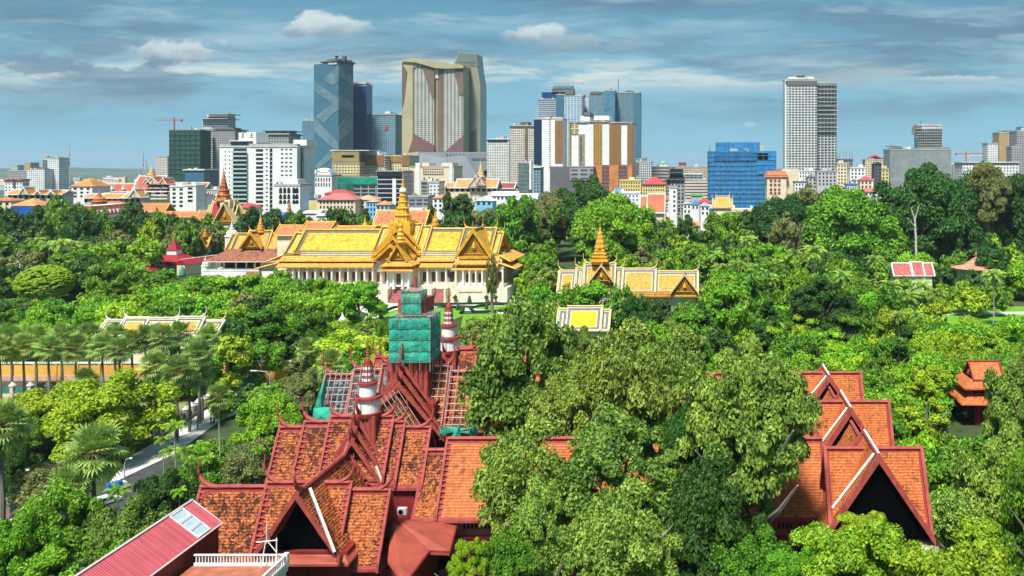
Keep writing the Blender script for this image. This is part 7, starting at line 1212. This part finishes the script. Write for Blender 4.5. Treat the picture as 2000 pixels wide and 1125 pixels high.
def palm_mesh(seed, n=20, droop=1.0, leaf=.16):
    rr = random.Random(seed); b = MB()
    for k in range(n):
        a = k*2.399+rr.uniform(-.2, .2); e0 = R(70-75*(k/n)+rr.uniform(-8, 8)); pts = []; p = Vector((0, 0, 0)); el_ = e0; L = rr.uniform(.85, 1.08)
        for s in range(9): pts.append(p.copy()); p = p+Vector((math.cos(a)*math.cos(el_), math.sin(a)*math.cos(el_), math.sin(el_)))*L/8; el_ -= droop*(.10+.045*s)
        b.tube(pts, [.014*(1-.09*i) for i in range(9)], 3, 1, cap=False); sd_ = Vector((-math.sin(a), math.cos(a), 0))
        for s in range(1, 25):
            f = s/24*7.9; i = int(f); c = pts[i].lerp(pts[min(8, i+1)], f-i); t_ = (pts[min(8, i+1)]-pts[i]).normalized(); ll = leaf*math.sin(math.pi*min(1, .18+.82*s/25))**.6*1.25
            for sg in (-1, 1): tip = c+sd_*sg*ll+t_*ll*.45-Vector((0, 0, ll*rr.uniform(.35, .8))); w_ = t_*.02; b.face([c-w_, (c+tip)/2+w_*1.4, tip, (c+tip)/2-w_*1.2+Vector((0, 0, -.01))], 0)
    return b
STALK = mat('palm_stalk', (.30, .26, .08), .6, .3)
FANM = [fan_palm_mesh(i).mesh('fronds', [LMAT['P'], STALK]) for i in (1, 2, 3)]; COCM = [palm_mesh(i).mesh('fronds', [LMAT['K'], STALK]) for i in (4, 5)]; ARM = [palm_mesh(i, 11, 1.2, .2).mesh('fronds', [LMAT['V'], STALK]) for i in (6, 7)]
sk_ = MB(); rr_ = random.Random(3)
for k in range(60): a = rr_.uniform(0, 6.28); r0 = rr_.uniform(.05, .34); sk_.face([(0, 0, rr_.uniform(-.2, .1)), (math.cos(a)*r0, math.sin(a)*r0, -.3), (math.cos(a+.1)*r0*1.1, math.sin(a+.1)*r0*1.1, rr_.uniform(-1.0, -.6)), (math.cos(a-.15)*r0*.9, math.sin(a-.15)*r0*.9, -.5)])
SKM = sk_.mesh('dead_skirt', mat('dead_fronds', (.20, .16, .10), .9, .4, 2))
tkm = MB(); tkm.tube([(0, 0, 0), (.015, 0, .35), (-.01, .01, .7), (0, 0, 1)], [.034, .024, .02, .018], 7); TKF = tkm.mesh('trunk', BARKP, smooth=True); tkm = MB(); tkm.tube([(0, 0, 0), (.02, .01, .4), (.01, 0, .75), (0, 0, 1)], [.018, .012, .010, .009], 6); TKS = tkm.mesh('trunk', mat('pale_palm_bark', (.38, .35, .31), .8, .2, 2), smooth=True)
def palm(kind, px, pc, Y, rpx, name, lab, group=None, slim=0, skirt_=True):
    """head centre at pixel (px, pc) at depth Y, radius in pixels"""
    x, zc, r_ = X(px, Y), Z(pc, Y), rpx*Y/F; t = thing(name, lab, 'palm tree', (x, Y, 0), group)
    ms, tk = {'fan': (FANM, TKF), 'coco': (COCM, TKS), 'areca': (ARM, TKS)}[kind]
    tk = TKS if slim else tk
    k = bpy.data.objects.new('trunk', tk); COL.objects.link(k); k.parent = t; k.scale = (max(zc, 6)*.9 if kind != 'areca' else max(zc, 6)*.7,)*2+(zc,)
    f = bpy.data.objects.new('fronds', RT.choice(ms)); COL.objects.link(f); f.parent = t; f.location = (0, 0, zc); f.scale = (r_, r_, r_); f.rotation_euler = (0, 0, RT.uniform(0, 6.28))
    if kind == 'fan' and skirt_: s_ = bpy.data.objects.new('dead_skirt', SKM); COL.objects.link(s_); s_.parent = t; s_.location = (0, 0, zc); s_.scale = (r_*.9,)*3
    if not lab: TREES.append((t, {'fan': 'grey-green fan palm', 'coco': 'arching coconut palm', 'areca': 'slim feather palm'}[kind], px, pc))
    return t
GP = 'sugar palms along the dry lawn'
for px, pc, Y, r_ in ((0, 684, 200, 32), (22, 662, 214, 32), (46, 678, 205, 31), (70, 660, 214, 32), (95, 680, 203, 32), (120, 658, 213, 32), (148, 682, 204, 32), (174, 656, 213, 33), (200, 676, 205, 32), (224, 658, 212, 32), (234, 684, 200, 30), (258, 670, 208, 31), (284, 660, 212, 32), (318, 662, 206, 34), (350, 654, 214, 32), (388, 694, 188, 38), (300, 714, 180, 36), (345, 726, 178, 38), (370, 742, 182, 28), (405, 660, 208, 30), (395, 728, 190, 28)): palm('fan', px, pc, Y, r_, 'sugar_palm', '', GP)
palm('fan', 183, 886, 122, 66, 'sugar_palm', 'largest fan palm in front of the yellow-green bushy tree, dead fronds underneath'); palm('fan', 2, 832, 128, 62, 'sugar_palm', 'big fan palm cut by the left edge'); palm('fan', 130, 950, 118, 46, 'sugar_palm', 'darker fan palm lower left of the largest one'); palm('areca', 75, 1050, 100, 34, 'feather_palm', 'light green feather palm at the bottom left'); palm('fan', 168, 745, 172, 30, 'sugar_palm', 'small fan palm poking above the yellow-green bushy tree')
palm('fan', 426, 775, 150, 30, 'tall_slim_palm', 'tall palm with long pale trunk beside the paved street', slim=1, skirt_=False); palm('areca', 341, 832, 132, 24, 'feather_palm', 'slim palm with yellow fruit cluster beside the street fence'); palm('fan', 598, 682, 190, 26, 'fan_palm', 'fan palm in front of the turquoise hoarding', skirt_=False); palm('fan', 645, 712, 172, 34, 'fan_palm', 'fan palm rising behind the grey stripped roof', skirt_=False)
for px, pc, Y, r_ in ((512, 760, 165, 22), (494, 772, 160, 20), (318, 858, 142, 20), (330, 882, 138, 22), (360, 880, 136, 24), (392, 872, 138, 24), (372, 900, 132, 22), (405, 895, 134, 20), (505, 878, 134, 18), (350, 960, 122, 20), (560, 745, 180, 16), (230, 960, 118, 30), (262, 990, 112, 22)): palm('areca', px, pc, Y, r_, 'feather_palm', '', 'slim feather palms beside the street')
for px, pc, Y, r_ in ((1590, 492, 330, 24), (1553, 497, 330, 18), (1512, 520, 320, 22), (1480, 528, 310, 22), (1440, 520, 310, 20), (1465, 550, 280, 24), (1445, 595, 262, 18), (1410, 525, 320, 20), (1500, 545, 300, 20), (1645, 540, 300, 20), (1740, 560, 285, 22), (1775, 580, 270, 24), (1800, 560, 290, 22), (1830, 575, 280, 22), (1700, 555, 290, 18), (1940, 540, 300, 24), (1790, 615, 250, 16), (1755, 618, 250, 18), (1460, 470, 360, 18), (1400, 500, 340, 16), (95, 480, 400, 18), (120, 478, 390, 20), (70, 472, 410, 16), (140, 480, 400, 16), (350, 448, 520, 12), (1710, 510, 330, 20)): palm('coco', px, pc, Y, r_*1.25, 'coconut_palm', '', 'coconut palms of the palace gardens')
# leaning pine by the double stair, bare white trunk, small garden shrubs
t = tree(X(962, 330), 330, Z(585, 330), Z(500, 330), 12*330/F, 'O', 'airy', lab='thin leaning casuarina in front of the right porch stair', name='casuarina_tree')
b = MB(); b.tube([(X(1790, 420), 420, 0), (X(1789, 420), 420, Z(470, 420)), (X(1787, 420), 420, Z(430, 420)), (X(1779, 420), 420, Z(405, 420))], [.8, .6, .5, .2], 6); b.tube([(X(1789, 420), 420, Z(445, 420)), (X(1772, 419), 419, Z(425, 420))], [.35, .12], 5); b.tube([(X(1787, 420), 420, Z(430, 420)), (X(1796, 419), 419, Z(398, 420))], [.35, .12], 5); tag(b.build('bare_trunk', mat('white_bark', (.55, .52, .46), .8, .3, 1)), 'pale bare branching trunk standing before the dark tree mass', 'tree')
TOPI = mat('topiary_green', (.02, .10, .03), .8, .4, 3)
def topi(px, pb, h, lab, m=TOPI): x, Y, _ = G(px, pb); r = h*.28; b = MB(); b.lathe(x, Y, [(r*.3, 0), (r, h*.12), (r*.95, h*.35), (r*.6, h*.7), (.02, h)], 9, 0); tag(b.build('topiary', m), lab, 'shrub', 'cone-clipped shrubs in the palace garden')
for a in ((886, 588, 3.4, 'cone topiary under the left end of the double stair'), (917, 592, 3.6, 'cone topiary on the lawn edge below the double stair'), (894, 606, 3, 'small cone topiary right of the far white spire'), (950, 604, 3, 'cone topiary on the right garden lawn'), (753, 612, 4, 'cone topiary left of the teal netted tower'), (741, 640, 4, 'lower cone topiary left of the teal netted tower')): topi(*a)
BLG = mat('blue_green_topiary', (.10, .30, .24), .8, .3, 3)
for a in ((112, 634, 6, 'blue-green conical shrub left of the two by the white garden wall'), (136, 622, 6.5, 'blue-green conical shrub right of its twin by the white garden wall'), (356, 540, 6, 'blue-green conical shrub near the red galleries'), (310, 552, 5, 'blue-green conical shrub below the red gallery left end')): topi(*a, m=BLG)
HG = mat('hedge_green', (.012, .05, .012), .9, .4, 2)
def hedge(lab, pts, w_=.6, h=.9):
    b = MB(); q = [Vector(G(*p)) for p in pts]
    for i in range(len(q)-1):
        d = (q[i+1]-q[i]).normalized(); s_ = Vector((-d.y, d.x, 0))*w_; u_ = Vector((0, 0, h)); A_, B_ = q[i], q[i+1]
        b.face([A_-s_, B_-s_, B_-s_+u_, A_-s_+u_]); b.face([A_+s_, B_+s_, B_+s_+u_, A_+s_+u_]); b.face([A_-s_+u_, B_-s_+u_, B_+s_+u_, A_+s_+u_])
    tag(b.build('hedge', HG), lab, 'hedge')
hedge('dark clipped hedge edging the lawn left of the netted tower', [(742, 640), (744, 612), (770, 602), (800, 598)]); hedge('dark hedge along the front of the forecourt lawn', [(850, 598), (905, 603), (900, 614)]); hedge('dark hedge loop round the right garden lawn', [(1000, 596), (950, 597), (918, 603), (925, 611), (1000, 609)]); hedge('hedge along the far edge of the garden path', [(838, 596), (960, 594), (990, 595)])
for px, pb, r_, lab in ((1840, 600, 2.2, 'young tree left of the pair of small trees on the right lawn'), (1945, 600, 2.6, 'small light green tree in a bed on the right lawn'), (1918, 600, 2.4, 'small light tree left of the other on the right lawn'), (1968, 598, 2.4, 'slender young conifer on the right lawn')): x, Y, _ = G(px, pb); tree(x, Y, 1, r_*2.6, r_, 'K' if False else 'V', 'mid', lab=lab)
TLM = [(87, 550, 'the clipped dome'), (220, 420, 'the mansard hotel'), (110, 460, 'the rose roof'), (50, 405, 'the blue netted houses'), (330, 505, 'the red galleries'), (485, 500, 'the open pavilion'), (437, 420, 'the temple gate'), (325, 630, 'the curved-ridge garden pavilion'), (669, 618, 'the white garden stupa'), (140, 730, 'the long yellow wall'), (470, 700, 'the street lamp'), (545, 730, 'the short yellow wall'), (808, 640, 'the teal netted tower'), (600, 560, 'the palace colonnade'), (700, 430, 'the golden roof'), (1010, 480, 'the throne hall end'), (1140, 620, 'the small yellow pavilion'), (1170, 480, 'the golden tiered spire'), (1325, 550, 'the small golden gable'), (1350, 445, 'the half hidden villa'), (1150, 370, 'the massive casino tower'), (1320, 385, 'the black and white tower'), (1448, 370, 'the blue netted block'), (1590, 340, 'the tall white tower'), (1655, 370, 'the red hip roof'), (1790, 450, 'the pale bare trunk'), (1780, 525, 'the red roof pavilion'), (1912, 515, 'the round hall'), (1930, 605, 'the right lawn'), (1455, 650, 'the salmon roofed house'), (1900, 750, 'the wooden pavilion'), (1612, 740, 'the farthest right gable'), (1715, 960, 'the nearest right gable'), (1850, 930, 'the little shrine'), (590, 1020, 'the museum porch gable'), (300, 1050, 'the red shed'), (380, 850, 'the paved street'), (183, 900, 'the largest fan palm'), (1605, 600, 'the dark domed tree'), (1970, 370, 'the white hall'), (20, 1030, 'the bottom left corner')]
autolabel(TREES, TLM)
# ------------------------------------------------------------------ people, vehicles, lamps
SKIN = mat('skin', (.42, .25, .17), .6, .05); HAIR = mat('black_hair', (.012, .01, .01), .6, 0)
def skinmesh(name, J, E, Rr, m, sub=1):
    me = bpy.data.meshes.new(name); me.from_pydata(J, E, []); o = bpy.data.objects.new(name, me); COL.objects.link(o); md = o.modifiers.new('s', 'SKIN')
    for i, r in enumerate(Rr): me.skin_vertices[0].data[i].radius = (r, r)
    me.skin_vertices[0].data[0].use_root = True; sb = o.modifiers.new('b', 'SUBSURF'); sb.levels = sub; sb.render_levels = sub
    bpy.context.view_layer.update(); out = bpy.data.meshes.new_from_object(o.evaluated_get(bpy.context.evaluated_depsgraph_get())); bpy.data.objects.remove(o); out.materials.clear(); out.materials.append(m); out.name = name
    out.polygons.foreach_set('use_smooth', [True]*len(out.polygons)); return out
def bodyJ(st):
    a = .22*st
    J = [(0, 0, .93), (0, 0, 1.15), (0, 0, 1.38), (0, 0, 1.50), (0, -.01, 1.62), (0, 0, 1.70), (-.17, 0, 1.40), (-.24, -a*.4, 1.14), (-.25, -a-.05, .90), (-.25, -a-.07, .82), (.17, 0, 1.40), (.24, a*.4, 1.14), (.25, a-.05, .90), (.25, a-.07, .82), (-.09, 0, .88), (-.10, a, .50), (-.10, a+.05*st, .09), (-.10, a-.12, .04), (.09, 0, .88), (.10, -a, .50), (.10, -a*1.5, .09), (.10, -a*1.5-.14, .04), (0, -.12, 1.60)]
    E = [(0, 1), (1, 2), (2, 3), (3, 4), (4, 5), (2, 6), (6, 7), (7, 8), (8, 9), (2, 10), (10, 11), (11, 12), (12, 13), (0, 14), (14, 15), (15, 16), (16, 17), (0, 18), (18, 19), (19, 20), (20, 21), (4, 22)]
    Rr = [.13, .12, .14, .055, .095, .07, .06, .045, .035, .03, .06, .045, .035, .03, .09, .06, .04, .035, .09, .06, .04, .035, .03]; return J, E, Rr
BODY = {}
for st in (0, 1, -1):
    J, E, Rr = bodyJ(st); BODY[st] = skinmesh('body', J, E, Rr, SKIN); 
def person(px, py, st, shirt, trouser, lab, rot=0., z=.15):
    x, y, _ = G(px, py, z); t = thing('person', lab, 'person', (x, y, z), 'people on the paved street'); J, E, Rr = bodyJ(st)
    def lk_(nm, me): o = bpy.data.objects.new(nm, me); COL.objects.link(o); o.parent = t; o.rotation_euler = (0, 0, rot); return o
    bd = lk_('body', BODY[st])
    sm = mat('cloth_%s' % shirt[0], shirt[1], .8, .1); tm = mat('cloth_%s' % trouser[0], trouser[1], .8, .1)
    k = (st, 'shirt', shirt[0])
    if k not in BODY: ii = [0, 1, 2, 6, 7, 10, 11]; BODY[k] = skinmesh('shirt', [J[i] for i in ii], [(0, 1), (1, 2), (2, 3), (3, 4), (2, 5), (5, 6)], [Rr[i]+.022 for i in ii], sm)
    lk_('shirt', BODY[k]); k = (st, 'tr', trouser[0])
    if k not in BODY: ii = [0, 14, 15, 16, 18, 19, 20]; BODY[k] = skinmesh('trousers', [J[i] for i in ii], [(0, 1), (1, 2), (2, 3), (0, 4), (4, 5), (5, 6)], [Rr[i]+.02 for i in ii], tm)
    lk_('trousers', BODY[k])
    if 'hair' not in BODY: b = MB(); b.lathe(0, .015, [(.0, 1.80), (.07, 1.785), (.112, 1.73), (.118, 1.66), (.10, 1.58)], 10); BODY['hair'] = b.mesh('hair', HAIR, smooth=True)
    lk_('hair', BODY['hair'])
WS, DS, RS, BS = ('white', (.75, .75, .74)), ('dark', (.03, .03, .04)), ('red', (.6, .05, .05)), ('blue', (.10, .18, .35))
for a in ((386, 838, 1, WS, DS, 'walker in white top and dark trousers alone mid-street'), (346, 866, -1, RS, DS, 'person in red top near the street fence'), (412, 828, 0, DS, DS, 'person in dark clothes left of a pair by the tall palm'), (418, 829, 0, BS, DS, 'person in blue top beside the tall palm trunk'), (461, 780, 0, WS, DS, 'person in white standing at the street corner group, leftmost'), (466, 778, 1, DS, DS, 'dark-clothed person in the middle of the corner group'), (471, 780, 0, WS, BS, 'person in white top and blue trousers at the corner group'), (478, 777, -1, BS, DS, 'blue-topped person at the right of the corner group'), (336, 874, 1, WS, BS, 'person in white top near the bend of the street'), (16, 1008, 0, DS, DS, 'dark-clothed person by the left edge fence')): person(*a, rot=R(20*a[2]))
for px, lab in ((843, 'visitor in white near the carpet stair of the throne hall'), (812, 'visitor in dark clothes on the forecourt left of the far spire'), (912, 'visitor standing before the double stair')): person(px, 586 if px != 812 else 592, 0, WS if px == 843 else DS, DS, lab, z=.03)
RUB = mat('tyre_rubber', (.015, .015, .015), .8, 0); CHR = mat('wheel_rim', (.4, .4, .42), .3, .05, 1, .8)
def wheel(t, x, y, r, w_): b = MB(); b.tube([(x, y-w_/2, r), (x, y+w_/2, r)], r, 14); o = b.build('wheel', RUB, t); b = MB(); b.tube([(x, y-w_/2-.02, r), (x, y+w_/2+.02, r)], r*.55, 10); b.build('rim', CHR, o)
def vehicle(px, py, rot, lab, name, cat, colr, kind='car', z=.04):
    x, y, _ = G(px, py, z); t = thing(name, lab, cat, (0, 0, 0)); pm = mat('paint_'+colr[0], colr[1], .25, .05, spec=.6)
    if kind == 'car':
        b = MB(); b.ext([(-2.2, .3), (2.2, .3), (2.25, .75), (1.3, .92), (.65, 1.42), (-1.2, 1.45), (-1.9, .98), (-2.25, .9)], -.85, .85); b.build('body', pm, t)
        for sg in (-1, 1): b = MB(); b.ext([(1.15, .95), (.6, 1.36), (-1.15, 1.38), (-1.7, .98)], min(sg*.86, sg*.88), max(sg*.86, sg*.88)); b.build('side_window', GLASS, t)
        b = MB(); b.face([(1.32, -.72, .96), (1.32, .72, .96), (.70, .66, 1.42), (.70, -.66, 1.42)]); b.build('windscreen', GLASS, t)
        for sg in (-1, 1): b = MB(); b.box(2.2, 2.28, sg*.62-.18, sg*.62+.18, .6, .76); b.build('headlight', WHITE, t)
        wh = ((-1.35, .33), (1.35, .33))
    elif kind == 'truck':
        b = MB(); b.box(-2.6, 1.0, -1, 1, .6, 2.7); b.build('cargo_box', pm, t); b = MB(); b.ext([(1.1, .4), (2.6, .4), (2.65, 1.2), (2.2, 2.1), (1.1, 2.15)], -.95, .95); b.build('cab', WHITE, t); b = MB(); b.face([(2.68, -.8, 1.25), (2.68, .8, 1.25), (2.26, .75, 2.0), (2.26, -.75, 2.0)]); b.build('windscreen', GLASS, t); wh = ((-1.7, .42), (1.8, .42))
    else:
        b = MB(); b.ext([(-.75, .55), (-.3, .5), (.1, .35), (.45, .4), (.62, .95), (.5, 1.0), (.3, .62), (-.1, .72), (-.8, .78)], -.14, .14); b.build('body', pm, t); b = MB(); b.box(-.75, 0, -.16, .16, .76, .86); b.build('seat', BLACK, t); b = MB(); b.tube([(.52, -.33, 1.06), (.5, 0, 1.0), (.52, .33, 1.06)], .025, 5); b.build('handlebar', BLACK, t); wh = ((-.62, .28), (.66, .28))
    for wx_, r in wh:
        for sg in ((-1, 1) if kind != 'bike' else (0,)): wheel(t, wx_, sg*.8, r, .2 if kind != 'bike' else .1)
    t.location = (x, y, z); t.rotation_euler = (0, 0, rot); return t
BLP = ('blue', (.02, .16, .55)); WHP = ('white', (.75, .75, .75)); SVP = ('silver', (.4, .42, .44)); BKP = ('black', (.02, .02, .02)); TUP = ('turquoise', (.03, .45, .5))
vv_ = vehicle(229, 958, R(60), 'blue box truck on the asphalt behind the largest fan palm', 'delivery_truck', 'truck', BLP, 'truck'); vv_.scale = (.62,)*3; vehicle(100, 985, R(20), 'white car parked under the trees, left of the two', 'parked_car', 'car', WHP); vehicle(118, 1003, R(25), 'silver car parked lower right beside the white car', 'parked_car', 'car', SVP); vehicle(205, 985, R(60), 'white car on the asphalt below the blue truck', 'parked_car', 'car', WHP)
vehicle(484, 758, R(10), 'turquoise three-wheeler van at the street corner', 'small_van', 'van', TUP, 'truck'); vehicle(1832, 1020, R(30), 'black motorbike parked right of the nearest dark gable, upper one', 'motorbike', 'motorbike', BKP, 'bike', .06); vehicle(1841, 1030, R(40), 'white motorbike next to the black one by the gable', 'motorbike', 'motorbike', WHP, 'bike', .06); vehicle(1822, 1008, R(20), 'silver motorbike farthest back in the yard by the gable', 'motorbike', 'motorbike', SVP, 'bike', .06); vehicle(1752, 628, R(5), 'white car in the garden below the red roof pavilion', 'parked_car', 'car', WHP)
for k, (px, py) in enumerate(((240, 497), (252, 490), (268, 500), (282, 492), (232, 508), (262, 510))): vehicle(px, py, R(10*k), ['white car at the top left of the palace parking', 'silver car in the middle back row of the palace parking', 'white car in the middle of the palace parking', 'dark car at the right end of the palace parking', 'silver car nearest the big dark trees in the parking', 'white car at the front of the palace parking'][k], 'parked_car', 'car', (WHP, SVP, WHP, BKP, SVP, WHP)[k], z=.06)
LAMPM = mat('galvanised_pole', (.55, .56, .57), .4, .1, 1, .3)
def lamp(px, py, ptop, arm, lab):
    x, y, _ = G(px, py); z = Z(ptop, y); t = thing('street_lamp', lab, 'street lamp', (x, y, 0), 'street lamps'); b = MB(); b.tube([(x, y, 0), (x, y, z-1.2), (x+arm*.3, y, z-.2), (x+arm, y, z)], [.16, .1, .08, .06], 6); b.build('pole', LAMPM, t); b = MB(); b.box(x+min(arm, arm*1.5), x+max(arm, arm*1.5), y-.15, y+.15, z-.1, z+.1); b.build('lamp_head', WHITE, t)
lamp(470, 765, 676, 1.6, 'tall curved street lamp at the corner by the yellow wall'); lamp(527, 790, 724, -3.2, 'long-armed street lamp leaning over the street, right of the corner'); lamp(243, 935, 895, 1.0, 'dark lamp pole at the bend of the street')
def flagpole(px, py, ptop, lab, flag=None):
    x, y, _ = G(px, py); z = Z(ptop, y); t = thing('flagpole', lab, 'flagpole', (x, y, 0), 'poles in the gardens'); b = MB(); b.tube([(x, y, 0), (x, y, z)], [.14, .07], 6); b.build('pole', LAMPM, t)
    if flag: b = MB(); b.ext([(x+.1, z-.4), (x+1.1, z-1.2), (x+1.5, z-4.2), (x+.9, z-4.6), (x+.1, z-3.4)], y-.03, y+.03); b.build('flag', flag, t)
flagpole(873, 590, 523, 'flagpole with drooping dark blue flag before the throne hall', mat('navy_flag', (.015, .03, .10), .8)); flagpole(410, 985, 880, 'short white pole among the slim palms'); flagpole(1136, 640, 563, 'thin pale pole above the small yellow pavilion'); flagpole(851, 586, 550, 'thin pole left of the navy flag'); flagpole(839, 588, 552, 'second thin pole left of the navy flag'); flagpole(236, 510, 480, 'white pole at the left of the palace parking'); flagpole(290, 505, 476, 'white pole at the right of the palace parking')
# haze over the plain
hz = MB(); hz.box(-19000, 19000, -70, 19000, -1.7, 310); HM = bpy.data.materials.new('haze'); HM.use_nodes = True; n = NT(HM.node_tree); n.n.clear(); pv_ = n.new('ShaderNodeVolumePrincipled'); pv_.inputs['Density'].default_value = HAZE; pv_.inputs['Color'].default_value = (.62, .78, .9, 1)
oo = n.new('ShaderNodeOutputMaterial'); n.l.new(pv_.outputs[0], oo.inputs['Volume']); ho = hz.build('haze', HM); ho['kind'] = 'stuff'; ho['label'] = 'thin pale haze over the distant city'
bpy.context.view_layer.update()
